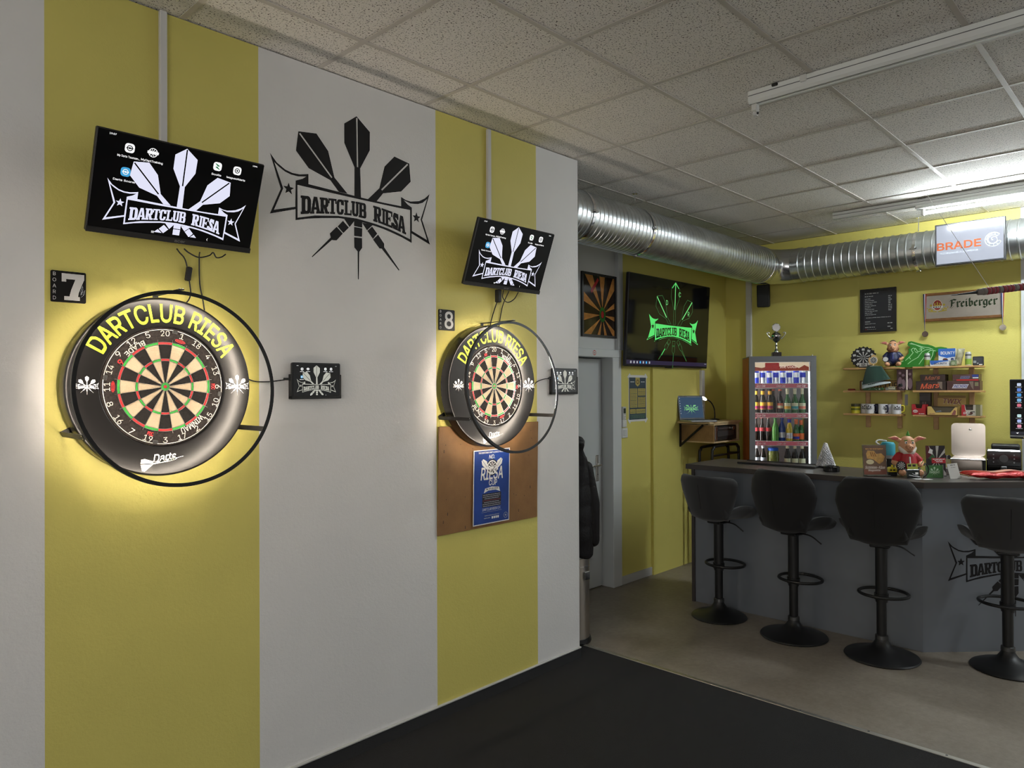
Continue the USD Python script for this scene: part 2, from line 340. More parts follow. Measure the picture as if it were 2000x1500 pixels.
# door with full-height frame
d = struct('door_1')
part(d, 'frame_jamb', box(5.215, 5.345, 3.765, 3.95, 0, 2.085, 0.004), white_lacquer); part(d, 'frame_jamb', box(4.33, 4.46, 3.765, 3.95, 0, 2.085, 0.004), white_lacquer)
part(d, 'frame_head', box(4.33, 5.345, 3.762, 3.95, 2.03, 2.10, 0.004), white_lacquer)
part(d, 'leaf', box(4.47, 5.205, 3.885, 3.925, 0.008, 2.022, 0.003), M('door_leaf', (0.56, 0.58, 0.58), 0.4))
part(d, 'panel_above', box(4.33, 5.30, 3.80, 3.9, 2.10, CEIL-0.004), grey_paint); part(d, 'upper_post', box(5.30, 5.37, 3.762, 3.9, 2.10, CEIL-0.004, 0.003), white_lacquer)
part(d, 'handle_plate', box(5.118, 5.155, 3.876, 3.886, 0.94, 1.17, 0.004), steel)
h = part(d, 'handle', [cyl(0.009, (5.137, 3.88, 1.085), (5.137, 3.835, 1.085)), tube(smoothline([(5.137, 3.84, 1.085), (5.12, 3.832, 1.085), (5.0, 3.834, 1.082)]), 0.009)], chrome, True)
part(d, 'keyhole', cyl(0.005, (5.137, 3.877, 1.0), (5.137, 3.8745, 1.0), 10), print_black)
s = thing('door_sticker', 'small round red-ringed sticker on the white door frame head', 'sticker', F(-90, (4.945, 3.7615, 2.065)))
part(s, 'backing', prism(disc(0, 0, 0.024), 0, 0.0006), paper_white); part(s, 'red_ring', prism(disc(0, 0, 0.022).difference(disc(0, 0, 0.017)).union(sbox(-0.002, -0.02, 0.002, 0.02)), 0.0006, 0.001), M('sticker_red', (0.5, 0.05, 0.04), 0.5))
part(s, 'cigarette', prism(sbox(-0.010, -0.003, 0.010, 0.001), 0.0006, 0.0009), print_black)
# flush plastic conduits
def conduit(name, label, x0, x1, y0, y1, z0, z1): 
    return solo(name, label, 'cable duct', box(x0, x1, y0, y1, z0, z1, 0.003), M('conduit_white', (0.66, 0.65, 0.64), 0.4), group=None)
conduit('cable_duct', 'long white cable duct running up from the tilted monitor in the wide left yellow stripe', 1.090, 1.118, WD-0.020, WD, 2.60, CEIL-0.004)
conduit('cable_duct', 'white cable duct running up from the monitor above the number eight board', 2.885, 2.913, WD-0.020, WD, 2.60, CEIL-0.012)
conduit('cable_duct', 'white cable duct below the large television, behind the laptop', 6.70, 6.76, WT-0.058, WT-0.028, 1.435, 1.94)
conduit('cable_duct', 'white cable duct beside the drinks fridge, under the small black speaker', WB-0.03, WB, 3.475, 3.535, 1.7, CEIL-0.004)
# ------------------------------------------------------------------ the club emblem: three darts behind a banner (units: thousandths of its 0.91 m width)
EM = dict(
 fl=[(-298,284),(-206,297),(-144,230),(-111,113),(-39,50),(-86,50),(-132,96),(-246,128),(-310,194)], fl_line=[(-292,277),(-124,109)],
 fm=[(14,436),(91,379),(90,288),(34,187),(38,45),(1,47),(2,186),(-55,291),(-55,383)], fm_line=[(16,429),(19,190)],
 fr=[(241,292),(335,277),(344,185),(283,123),(170,92),(130,44),(77,43),(148,113),(180,228)], fr_line=[(326,272),(161,106)],
 ban_out=[(-312,48),(-248,54),(-145,51),(-40,48),(77,45),(184,45),(285,47),(348,47),(349,-131),(288,-112),(228,-98),(169,-86),(112,-79),(14,-71),(-87,-75),(-183,-91),(-252,-105),(-313,-122)],
 ban_in=[(-304,40),(-220,39),(-119,37),(14,36),(155,36),(251,36),(341,38),(341,-115),(266,-95),(198,-80),(126,-70),(69,-65),(14,-61),(-93,-66),(-215,-85),(-304,-110)],
 tl_out=[(-436,153),(-405,119),(-364,96),(-329,88),(-293,89),(-248,100),(-248,54),(-312,48),(-312,-72),(-437,-113),(-385,6)],
 tl_in=[(-417,119),(-393,102),(-364,87),(-335,80),(-299,79),(-258,87),(-278,72),(-312,57),(-314,-62),(-419,-94),(-374,10)],
 tr_out=[(283,94),(312,84),(343,82),(399,94),(439,116),(470,144),(419,0),(472,-123),(347,-81),(348,47),(283,46)],
 tr_in=[(297,82),(343,72),(391,78),(423,90),(455,117),(410,-1),(454,-103),(351,-69),(351,52),(324,63)],
 dl0=[(-57,-74),(4,-69),(-27,-108)], dl1=[(-64,-85),(-32,-112),(-62,-142),(-93,-116)], dl2=[(-99,-119),(-66,-146),(-100,-183),(-126,-185),(-229,-279),(-231,-276),(-131,-174),(-136,-156)],
 dm0=[(-1,-67),(45,-66),(45,-100),(-1,-99)], dm1=[(-1,-104),(45,-104),(43,-145),(-1,-147)], dm2=[(-1,-154),(43,-152),(44,-199),(27,-221),(24,-355),(20,-355),(19,-220),(0,-202)],
 dr0=[(45,-76),(108,-76),(73,-108)], dr1=[(76,-111),(103,-86),(133,-116),(108,-145)], dr2=[(109,-149),(139,-121),(175,-160),(175,-178),(270,-281),(266,-284),(161,-187),(147,-187)])
def _star(cx, cy, r):
    return Polygon([(cx + (r if k % 2 == 0 else r*0.42)*math.sin(k*PI/5), cy + (r if k % 2 == 0 else r*0.42)*math.cos(k*PI/5)) for k in range(10)])
def _slab_letter(ch):
    """Wide-footed show-bill capitals in a unit square."""
    B = sbox; s = 0.13; S = lambda x0, x1: [B(x0, 0, x1, s), B(x0, 1-s, x1, 1)]
    R = lambda x0, y0, x1, y1, r: B(x0+r, y0+r, x1-r, y1-r).buffer(r, quad_segs=4)
    if ch == 'D': g = unary_union([R(0.1, 0, 1, 1, 0.3), B(0.1, 0, 0.5, 1), B(0, 0, 0.5, s), B(0, 1-s, 0.5, 1)]).difference(R(0.44, 0.16, 0.66, 0.84, 0.1))
    if ch == 'A': g = unary_union([Polygon([(0.33, 1), (0.67, 1), (0.97, 0), (0.66, 0), (0.6, 0.24), (0.38, 0.24), (0.32, 0), (0.03, 0)]), B(-0.04, 0, 0.38, s), B(0.58, 0, 1.04, s)]).difference(Polygon([(0.49, 0.8), (0.41, 0.38), (0.57, 0.38)]))
    if ch == 'R': g = unary_union([R(0.1, 0.4, 0.95, 1, 0.22), B(0.1, 0, 0.42, 1), B(0, 0, 0.5, s), B(0, 1-s, 0.5, 1), Polygon([(0.4, 0.5), (0.72, 0.5), (0.95, 0), (0.62, 0)]), B(0.62, 0, 1.04, s)]).difference(R(0.44, 0.55, 0.63, 0.86, 0.07))
    if ch == 'T': g = unary_union([B(0.34, 0, 0.66, 1), B(0, 1-s, 1, 1), B(0, 0.68, 0.14, 1), B(0.86, 0.68, 1, 1), B(0.2, 0, 0.8, s)])
    if ch == 'C': g = unary_union([R(0, 0, 0.95, 1, 0.3).difference(R(0.34, 0.15, 0.6, 0.85, 0.12)).difference(B(0.5, 0.36, 1, 0.64)), B(0.84, 0.62, 0.97, 0.98)])
    if ch == 'L': g = unary_union([B(0.12, 0, 0.44, 1), B(0, 0, 1, s), B(0, 1-s, 0.58, 1), B(0.85, 0, 1, 0.36)])
    if ch == 'U': g = unary_union([R(0.1, 0, 0.9, 1.3, 0.28).intersection(B(0, 0, 1, 1)).difference(R(0.41, 0.16, 0.62, 1.4, 0.1)), B(0, 1-s, 0.48, 1), B(0.55, 1-s, 1, 1)])
    if ch == 'B': g = unary_union([R(0.1, 0, 0.98, 0.56, 0.2), R(0.1, 0.46, 0.94, 1, 0.2), B(0.1, 0, 0.4, 1), B(0, 0, 0.4, s), B(0, 1-s, 0.4, 1)]).difference(R(0.42, 0.14, 0.65, 0.43, 0.06)).difference(R(0.42, 0.58, 0.63, 0.86, 0.06))
    if ch == 'I': g = unary_union([B(0.24, 0, 0.76, 1), B(0, 0, 1, s), B(0, 1-s, 1, 1)])
    if ch == 'E': g = unary_union([B(0.1, 0, 0.42, 1), B(0, 0, 1, s), B(0, 1-s, 0.97, 1), B(0.84, 0, 1, 0.34), B(0.82, 0.68, 0.97, 1), B(0.3, 0.44, 0.72, 0.56), B(0.6, 0.36, 0.72, 0.64)])
    if ch == 'S': g = unary_union([LineString([(0.86, 0.8), (0.6, 0.9), (0.3, 0.84), (0.2, 0.7), (0.35, 0.57), (0.65, 0.45), (0.8, 0.3), (0.68, 0.14), (0.4, 0.1), (0.14, 0.2)]).buffer(0.15, quad_segs=4).intersection(B(-0.02, 0, 1, 1)), B(0.84, 0.64, 0.97, 1), B(0.02, 0, 0.15, 0.36)])
    return g.buffer(0)
def _banner_word():
    xt = np.array([(-295,-6),(-196,4),(-53,17),(17,21),(87,21),(155,17),(236,7),(330,-10)], float); xb = np.array([(-295,-92),(-196,-72),(-119,-61),(-13,-51),(69,-53),(155,-62),(236,-76),(330,-98)], float)
    place = [('D',-297,-243),('A',-246,-192),('R',-196,-146),('T',-148,-103),('C',-102,-60),('L',-59,-17),('U',-18,28),('B',25,72),('R',114,165),('I',166,191),('E',187,235),('S',236,273),('A',268,321)]
    out = []
    for ch, a, b in place:
        def warp(x, y, z=None):
            X = 12 + (a + np.asarray(x)*(b-a) - 12)*0.968; T, Bo = np.interp(X, xt[:, 0], xt[:, 1]), np.interp(X, xb[:, 0], xb[:, 1]); return X, Bo + np.asarray(y)*(T-Bo)
        from shapely.ops import transform
        out.append(transform(warp, _slab_letter(ch).segmentize(0.2)).buffer(0))
    return unary_union(out).buffer(0)
def _poly(k): return Polygon(EM[k]).buffer(0)
def _emblem():
    cut = lambda k: LineString(EM[k]).buffer(4.2, cap_style=2)
    darts = unary_union([_poly(k).difference(cut(k + '_line')) for k in ('fl', 'fm', 'fr')] + [_poly(k) for k in ('dl0', 'dl1', 'dl2', 'dm0', 'dm1', 'dm2', 'dr0', 'dr1', 'dr2')])
    inner = unary_union([_poly('ban_in'), _poly('tl_in'), _poly('tr_in')])
    outer = unary_union([_poly('ban_out'), _poly('tl_out'), _poly('tr_out')])
    word = _banner_word(); stars = unary_union([_star(-347, 13, 27), _star(382, 5, 27)])
    ink = unary_union([darts.difference(outer), outer.difference(inner), word, stars])
    return ink, inner, word.union(stars)
EM_INK, EM_BANNER, EM_WORD = _emblem()
EM_SIMPLE = unary_union([_poly(k) for k in ('fl', 'fm', 'fr', 'dl0', 'dl1', 'dl2', 'dm0', 'dm1', 'dm2', 'dr0', 'dr1', 'dr2')]).union(unary_union([_poly('ban_out'), _poly('tl_out'), _poly('tr_out')]).difference(EM_BANNER.buffer(-6))).union(EM_WORD.buffer(2))
def emblem(scale, at=(0, 0), clip=None, ink=None, aspect=1.0):
    """The emblem's ink as a flat shape, scale metres wide at its banner tails."""
    k = scale/909.0
    g = affinity.affine_transform(EM_INK if ink is None else ink, [k*aspect, 0, 0, k, at[0]-17.5*k*aspect, at[1]])
    return g.intersection(clip) if clip is not None else g
# ------------------------------------------------------------------ things on the dart wall
dw = lambda x, z, out=0.0, **k: F(-90, (x, WD-out, z), **k)
decal_black = M('decal_film', (0.008, 0.007, 0.008), 0.6, spec=0.3)
solo('decal', 'large black decal of three darts behind a lettered banner on the white wall stripe', 'wall decal', prism(emblem(0.909), 0.0003, 0.0011), decal_black, dw(2.0145, 2.654))

SCR = M('screen_black', (0.003, 0.003, 0.0035), 0.35, spec=0.2); LAV = GLOW('screen_lavender', (0.80, 0.81, 0.98), 0.95); SWH = GLOW('screen_white', (1, 1, 1), 0.95)
SBL = GLOW('screen_blue', C(70, 170, 225), 0.9); SGR = GLOW('screen_green', C(92, 238, 118), 0.85); SDG = GLOW('screen_deep_green', C(20, 120, 60), 0.9)
TBK = M('tablet_icon_black', (0.01, 0.01, 0.012), 0.2)
def home_screen(t, x0, x1, y0, y1, w, ek, ec, fine=True, lav=None):
    """Start screen with the emblem, app icons, clock and navigation marks, on the display x0..x1, y0..y1."""
    W_, H_ = x1-x0, y1-y0; X = lambda a: x0 + a*W_; Y = lambda b: y1 - b*H_
    part(t, 'emblem_picture', prism(emblem(ek*W_, (X(ec[0]), Y(ec[1])), sbox(x0, Y(0.972), x1, y1)), w, w+0.0005), lav or LAV)
    ic = 0.054*W_
    spots = [(0.175, 0.135, SWH, 'My Darts Tournam...'), (0.305, 0.130, None, 'MyDartTraining'), (0.168, 0.385, SBL, 'Darts Scorer'), (0.697, 0.125, SWH, 'Scolia'), (0.827, 0.125, SWH, 'leagueofdarts')]
    for i, (a, b, m, cap) in enumerate(spots):
        if m is not None:
            p = part(t, 'app_icon', prism(rrect(X(a)-ic/2, X(a)+ic/2, Y(b)-ic/2, Y(b)+ic/2, ic*0.33), w+0.0005, w+0.0009), m)
            dk = TBK if m is SWH else SWH
            ring = unary_union([disc(X(a), Y(b), ic*0.30).difference(disc(X(a), Y(b), ic*0.22)), disc(X(a), Y(b), ic*0.1)])
            if cap == 'Scolia': part(p, 'mark', prism(Polygon([(X(a)-ic*.25, Y(b)+ic*.3), (X(a)+ic*.2, Y(b)+ic*.1), (X(a)-ic*.1, Y(b)), (X(a)+ic*.25, Y(b)-ic*.3), (X(a)-ic*.2, Y(b)-ic*.1), (X(a)+ic*.1, Y(b))]).buffer(ic*.03), w+0.0009, w+0.0012), SDG)
            else: part(p, 'mark', prism(ring if a > 0.17 and cap != 'My Darts Tournam...' else ring.union(sbox(X(a)-ic*.34, Y(b)-ic*.05, X(a)+ic*.34, Y(b)+ic*.05)), w+0.0009, w+0.0012), dk)
        else:
            g = disc(X(a), Y(b), ic*.5).difference(disc(X(a), Y(b), ic*.42))
            for q in range(10):
                g = g.union(LineString([(X(a), Y(b)), (X(a)+ic*.45*math.cos(q*PI/5), Y(b)+ic*.45*math.sin(q*PI/5))]).buffer(ic*.03))
            part(t, 'app_icon', prism(g.union(sbox(X(a)-ic*.6, Y(b)-ic*.14, X(a)+ic*.6, Y(b)+ic*.14)), w+0.0005, w+0.0009), SWH)
        if fine: part(t, 'caption', text(cap, 0.021*H_, w+0.0003, 0.0004, True, (X(a), Y(b)-ic*0.95), width=min(0.125*W_, 0.0105*W_*len(cap))), SWH)
        else: part(t, 'caption', lines(X(a)-0.045*W_, X(a)+0.045*W_, Y(b)-ic*.95, 0.014*H_, w+0.0003, i), SWH)
    part(t, 'clock', text('19:07', 0.018*H_, w+0.0003, 0.0004, True, (X(0.078), Y(0.028))), SWH)
    part(t, 'battery_reading', text('100%', 0.015*H_, w+0.0003, 0.0004, True, (X(0.94), Y(0.03))), SWH)
    part(t, 'navigation_mark', [box(X(0.355)+k*0.006*W_, X(0.355)+k*0.006*W_+0.003*W_, Y(0.985), Y(0.96), w+0.0003, w+0.0007) for k in range(3)], SWH)
    part(t, 'navigation_mark', prism(LineString([(X(0.705), Y(0.96)), (X(0.70), Y(0.972)), (X(0.705), Y(0.985))]).buffer(0.0015*W_), w+0.0003, w+0.0007), SWH)
def monitor(x, z, tilt, label, wd, ht, yc, spin=0.0):
    t = thing('monitor', label, 'monitor', F(-90, (x, yc, z), tilt=tilt, spin=spin), 'tilted monitors above the dartboards')
    a, b = wd/2, ht/2
    part(t, 'housing', [box(-a, a, -b, b, -0.022, 0.0, 0.004), box(-a*.55, a*.55, -b*.75, b*.5, -0.05, -0.02, 0.012)], black_plastic)
    part(t, 'display', box(-a+0.004, a-0.004, -b+0.022, b-0.004, 0.0, 0.0012), SCR)
    part(t, 'chin', box(-a, a, -b, -b+0.021, 0.0, 0.0035, 0.001), black_plastic)
    part(t, 'maker_lettering', text('acer', 0.011, 0.0035, 0.0005, True, (0.02, -b+0.0105), sx=1.3), M('dim_grey_print', (0.12, 0.12, 0.12), 0.4))
    home_screen(t, -a+0.004, a-0.004, -b+0.022, b-0.004, 0.0012, 0.85, (0.500, 0.735))
    arm = part(t, 'mount_arm', [box(-0.05, 0.05, -0.05, 0.05, -0.058, -0.048, 0.003), cyl(0.016, (0, 0, -0.055), (0, 0.0, -0.09)), ], black_plastic)
    part(arm, 'wall_plate', rot(box(-0.05, 0.05, -0.06, 0.06, -0.012, 0.0, 0.003), tilt, (1, 0, 0)).apply_translation([0, -0.02, -0.095]), black_plastic)
    return t
M1 = monitor(1.121, 2.510, 21.5, 'wide tilted monitor high in the left yellow stripe, above the number seven board', 0.618, 0.368, WD-0.139)
M2 = monitor(2.9525, 2.5025, 20.5, 'tilted monitor above the number eight board, seen at a slant', 0.617, 0.366, WD-0.134)

# number signs
def board_sign(x, z, digit, label):
    t = thing('board_sign', label, 'sign', dw(x, z), 'board number signs')
    part(t, 'plate', prism(rrect(-0.056, 0.056, -0.056, 0.056, 0.005), 0.0, 0.006), M('acrylic_black', (0.010, 0.009, 0.009), 0.4, spec=0.2))
    slab = M('sign_silver', (0.66, 0.65, 0.64), 0.45)
    for i, ch in enumerate('BOARD'): part(t, 'letter', text(ch, 0.0125, 0.006, 0.0006, False, (-0.045, 0.044-i*0.0215)), slab)
    if digit == '7':
        g = unary_union([sbox(-0.022, 0.028, 0.05, 0.048), sbox(-0.022, 0.018, -0.008, 0.048), Polygon([(0.022, 0.03), (0.05, 0.03), (0.032, -0.02), (0.030, -0.036), (0.002, -0.036), (0.008, -0.01)]), sbox(-0.014, -0.048, 0.036, -0.034)])
        part(t, 'numeral', prism(g, 0.006, 0.0068), slab)
        rnd = random.Random(3)
        part(t, 'glitter_patch', [box(px, px+0.002, py, py+0.002, 0.006, 0.0064) for px, py in ((rnd.gauss(0.043, 0.006), rnd.gauss(-0.012, 0.014)) for _ in range(70)) if px < 0.052 and px > 0.036 and abs(py) < 0.04], M('glitter', (0.6, 0.65, 0.7), 0.3, 0.6))
    else: part(t, 'numeral', text('8', 0.088, 0.006, 0.0008, True, (0.014, 0.0), width=0.062), slab)
board_sign(0.777, 2.140, '7', 'square black sign with a big silver seven, left of the wide monitor')
board_sign(2.582, 2.137, '8', 'square black sign with a big silver eight, left of the slanted dartboard')

# dartboards
SISAL_B = M('sisal_black', (0.010, 0.009, 0.0085), 0.9, bump=(900, 0.0006), var=(120, 0.5), spec=0.15); SISAL_W = M('sisal_cream', (0.32, 0.25, 0.165), 0.85, bump=(900, 0.0008), var=(200, 0.1))
SISAL_R = M('sisal_red', (0.33, 0.010, 0.012), 0.8, bump=(900, 0.0008)); SISAL_G = M('sisal_green', (0.015, 0.22, 0.022), 0.8, bump=(900, 0.0008))
RIM_B = M('board_rim', (0.016, 0.013, 0.012), 0.85, bump=(700, 0.0008), var=(90, 0.7), spec=0.15); WIRE = M('board_wire', (0.75, 0.73, 0.68), 0.3, 1.0)
NUMW = M('number_white', (0.42, 0.39, 0.35), 0.5); LIME = M('lime_print', C(158, 186, 34), 0.5); PRW = M('white_print', (0.58, 0.58, 0.57), 0.5); REDP = M('red_print', C(215, 35, 40), 0.5); BLUP = M('blue_print', C(50, 80, 200), 0.5)
SUR = M('surround_foam', (0.005, 0.0045, 0.0045), 0.29, spec=0.45)
ORDER = [20, 1, 18, 4, 13, 6, 10, 15, 2, 17, 3, 19, 7, 16, 8, 11, 14, 9, 12, 5]
def sector(r0, r1, a0, a1, n=5):
    pts = [(r1*math.sin(rad(a)), r1*math.cos(rad(a))) for a in np.linspace(a0, a1, n)]
    pts += [(r0*math.sin(rad(a)), r0*math.cos(rad(a))) for a in np.linspace(a1, a0, n)] if r0 > 0 else [(0, 0)]
    return Polygon(pts)
def dartboard(x, z, label, brand):
    t = thing('dartboard', label, 'dartboard', dw(x, z, 0.08), 'bristle dartboards')
    part(t, 'rim', lathe([(0, -0.036), (0.222, -0.036), (0.2255, -0.032), (0.2255, 0.016), (0.223, 0.019), (0, 0.019)], 96), RIM_B)
    w = 0.019
    for k in range(20):
        a0, a1 = k*18-9, k*18+9; dark = k % 2 == 0
        part(t, 'single_bed', prism(unary_union([sector(0.016, 0.0985, a0, a1), sector(0.1070, 0.1610, a0, a1)]), w, w+0.001), SISAL_B if dark else SISAL_W)
        part(t, 'treble_bed', prism(sector(0.0985, 0.1070, a0, a1), w, w+0.001), SISAL_R if dark else SISAL_G)
        part(t, 'double_bed', prism(sector(0.1610, 0.1705, a0, a1), w, w+0.001), SISAL_R if dark else SISAL_G)
    part(t, 'outer_bull', prism(disc(0, 0, 0.016, 10).difference(disc(0, 0, 0.00635, 8)), w, w+0.001), SISAL_G); part(t, 'bullseye', prism(disc(0, 0, 0.00635, 8), w, w+0.001), SISAL_R)
    wires = [prism(disc(0, 0, r+0.0006, 24).difference(disc(0, 0, r-0.0006, 24)), w+0.001, w+0.0025) for r in (0.00635, 0.016, 0.0985, 0.1070, 0.1610, 0.1705)]
    for k in range(20):
        a = rad(k*18+9); d = np.array([math.sin(a), math.cos(a), 0]); q = np.array([d[1], -d[0], 0])*0.0005
        p0, p1 = d*0.016, d*0.180; wires.append(prism([tuple((p0+q)[:2]), tuple((p1+q)[:2]), tuple((p1-q)[:2]), tuple((p0-q)[:2])], w+0.001, w+0.0025))
    part(t, 'spider_wire', wires, WIRE)
    ring = part(t, 'number_ring', tube([(0.2175*math.cos(a), 0.2175*math.sin(a), w+0.002) for a in np.linspace(0, 2*PI, 90, endpoint=False)], 0.0015, 6, True), WIRE, True)
    for k, n in enumerate(ORDER):
        flip = 90 < k*18 < 270
        part(ring, 'numeral', arctext(str(n), 0.021, 0.2035, k*18, w+0.001, 0.001, False, flip=flip, width=0.0165*len(str(n))), NUMW)
    for a in brand['clips']: part(t, 'ring_clip', rot(box(-0.010, 0.010, 0.205, 0.219, w, w+0.005, 0.003), -a), M('clip_grey', (0.02, 0.02, 0.02), 0.4))
    for txt, h, r, a, flip, wd_, m in brand['words']: part(t, 'maker_lettering', arctext(txt, h, r, a, w+0.0004, 0.0004, True, flip=flip, width=wd_), m)
    for a in brand['ovals']:
        g = affinity.rotate(affinity.translate(affinity.scale(disc(0, 0, 1), 0.020, 0.0065).difference(affinity.scale(disc(0, 0, 1), 0.0175, 0.0045)), 0, 0.183), -a, origin=(0, 0))
        p = part(t, 'red_logo', prism(g, w+0.0003, w+0.0008), REDP); part(p, 'bar', rot(box(-0.014, 0.014, 0.1815, 0.1845, w+0.0003, w+0.0008), -a), REDP)
    return t
def surround(x, z, label):
    t = thing('surround', label, 'dartboard surround', dw(x, z, 0.03), 'foam rings round the dartboards')
    R0, R1 = 0.2275, 0.340
    part(t, 'foam_ring', lathe([(R0, 0.0), (R1-0.01, 0.0), (R1, 0.01), (R1, 0.062), (R1-0.003, 0.069), (R1-0.010, 0.072), (R0+0.006, 0.072), (R0, 0.068), (R0, 0.0)], 128), SUR, 40)
    part(t, 'club_lettering', arctext('DARTCLUB RIESA', 0.067, 0.2805, 0.5, 0.072, 0.0006, True, span=124), LIME)
    for ex, ew in ((-0.2685, 0.076), (0.2835, 0.098)): part(t, 'club_emblem', prism(emblem(ew, (ex, 0.002), ink=EM_SIMPLE), 0.072, 0.0726), PRW)
    part(t, 'script_lettering', text('Darts', 0.030, 0.072, 0.0006, True, (-0.002, -0.268), width=0.082, spin=5, shear=0.25), PRW)
    dart = unary_union([Polygon([(-0.088, -0.272), (-0.075, -0.270), (-0.040, -0.283), (-0.045, -0.290), (-0.090, -0.288)]), Polygon([(-0.090, -0.291), (-0.043, -0.292), (-0.075, -0.318), (-0.085, -0.316)]),
                        Polygon([(-0.046, -0.285), (0.004, -0.278), (0.006, -0.287), (-0.046, -0.293)]), Polygon([(0.004, -0.276), (0.034, -0.271), (0.046, -0.274), (0.036, -0.281), (0.006, -0.288)]), LineString([(0.04, -0.2745), (0.066, -0.269)]).buffer(0.0009)])
    for k in range(3): dart = dart.difference(LineString([(0.011+k*0.008, -0.29), (0.013+k*0.008, -0.27)]).buffer(0.0007))
    part(t, 'dart_picture', prism(dart, 0.072, 0.0726), PRW)
    return t
LED = GLOW('led_strip', RING_C, RING_L)
def ring_light(x, z, label):
    t = thing('ring_light', label, 'ring light', dw(x, z, 0.254), 'LED ring lights in front of the dartboards')
    R = 0.360                                  # an angle profile, sagging a little: a lip to the room and a wall round the LED strip
    sag = lambda m: m.apply_transform(trimesh.transformations.rotation_matrix(rad(-4.5), (1, 0, 0)))
    part(t, 'ring_profile', sag(lathe([(R-0.0135, 0.009), (R, 0.009), (R, -0.008), (R-0.0022, -0.008), (R-0.0022, 0.0055), (R-0.0135, 0.0055), (R-0.0135, 0.009)], 160)), M('powder_black', (0.010, 0.010, 0.010), 0.45), 35)
    part(t, 'led_strip', sag(lathe([(R-0.0070, 0.0045), (R-0.0030, -0.0042), (R-0.0024, -0.0042), (R-0.0024, 0.0052), (R-0.0070, 0.0052), (R-0.0070, 0.0045)], 120)), LED, 35)
    for a in (90, 207, 333):
        ca, sa = math.cos(rad(a)), math.sin(rad(a)); m = box(-0.0015, 0.0015, -0.010, 0.010, -0.248, 0.002)
        m.apply_transform(trimesh.transformations.rotation_matrix(rad(a), (0, 0, 1))); m.apply_translation([(R+0.002)*ca, (R+0.002)*sa, 0])
        b = part(t, 'bracket', m, M('powder_black', (0, 0, 0)))
        f = box(-0.045, 0.0015, -0.010, 0.010, -0.251, -0.248); f.apply_transform(trimesh.transformations.rotation_matrix(rad(a), (0, 0, 1))); f.apply_translation([(R+0.002)*ca, (R+0.002)*sa, 0])
        part(b, 'foot', f, M('powder_black', (0, 0, 0)))
        for s_ in (-0.005, 0.005): part(b, 'screw', cyl(0.0028, ((R+0.004)*ca - s_*sa, (R+0.004)*sa + s_*ca, -0.002), ((R+0.0062)*ca - s_*sa, (R+0.0062)*sa + s_*ca, -0.002), 8), chrome)
    return t
B1 = dict(clips=[10, 98, 190, 279], words=[('BLADE', 0.018, 0.181, -37, True, 0.082, NUMW), ('6', 0.020, 0.181, -60, True, 0.016, REDP), ('WINMAU', 0.021, 0.182, 145, False, 0.100, NUMW), ('PDC', 0.014, 0.185, 90, False, 0.022, REDP), ('PDC', 0.014, 0.185, 197, True, 0.022, REDP)], ovals=[18, 270])
B2 = dict(clips=[-12, 78, 168, 258], words=[('WINMAU', 0.022, 0.1825, 36, False, 0.100, NUMW), ('BLADE', 0.020, 0.1825, -138, True, 0.088, NUMW), ('6', 0.020, 0.1825, -160, True, 0.018, REDP), ('PDC', 0.014, 0.185, -20, False, 0.022, REDP), ('PDC', 0.014, 0.185, 92, False, 0.022, REDP)], ovals=[160, 270])
for x, n, b, zz in ((1.077, 'seven', B1, 1.779), (2.847, 'eight', B2, 1.779)):
    where = 'below the wide monitor on the left' if n == 'seven' else 'over the brown hardboard panel'
    dartboard(x, zz, 'round bristle dartboard %s' % where, b); surround(x, zz, 'round black foam surround with lime lettering %s' % where)
    ring_light(x, 1.7735, 'thin black ring light in front of the dartboard %s' % where)

# tablets
def tablet(x, z, label, blade=False):
    t = thing('tablet', label, 'tablet', dw(x, z, 0.012), 'wall tablets beside the dartboards')
    a, b = 0.125, 0.081
    part(t, 'case', prism(rrect(-a, a, -b, b, 0.008), -0.002, 0.008), black_plastic); part(t, 'display', prism(rrect(-a+0.007, a-0.007, -b+0.007, b-0.007, 0.003), 0.008, 0.009), M('tablet_glass', (0.006, 0.006, 0.008), 0.06, coat=0.5))
    home_screen(t, -a+0.010, a-0.010, -b+0.010, b-0.010, 0.009, 0.88, (0.50, 0.69), False, GLOW('tablet_cream', (0.60, 0.60, 0.52), 0.75))
    hd = part(t, 'wall_holder', [box(-a-0.006, a+0.006, -b-0.003, -b+0.012, -0.012, 0.010, 0.002), box(-a-0.006, -a+0.002, -b, 0.028, -0.012, 0.010, 0.002), box(a-0.002, a+0.006, -b, 0.028, -0.012, 0.010, 0.002), box(-0.05, 0.05, -b, 0.05, -0.012, -0.002)], matt_black)
    return t
tablet(1.777, 1.806, 'small tablet in a black wall holder on the white stripe between the two dartboards')
tablet(3.562, 1.810, 'small tablet in a black wall holder near the free end of the dart wall')
def wpath(pts, n=8): return smoothline([(x, WD-o, z) for x, z, o in pts], n)
cab = M('cable_rubber', (0.010, 0.010, 0.010), 0.45)
def cable(label, pts, r=0.0028, plug=None, name='cable'):
    t = thing(name, label, 'cable')
    part(t, 'lead', tube(wpath(pts), r, 6), cab, True)
    if plug is not None: part(t, 'plug', plug, matt_black)
    return t
cable('black charging cable curving from the left surround to its wall tablet', [(1.40, 1.845, 0.006), (1.47, 1.805, 0.006), (1.54, 1.80, 0.006), (1.60, 1.806, 0.012), (1.640, 1.812, 0.014)], 0.0027, box(1.615, 1.646, WD-0.019, WD-0.010, 1.807, 1.818, 0.002))
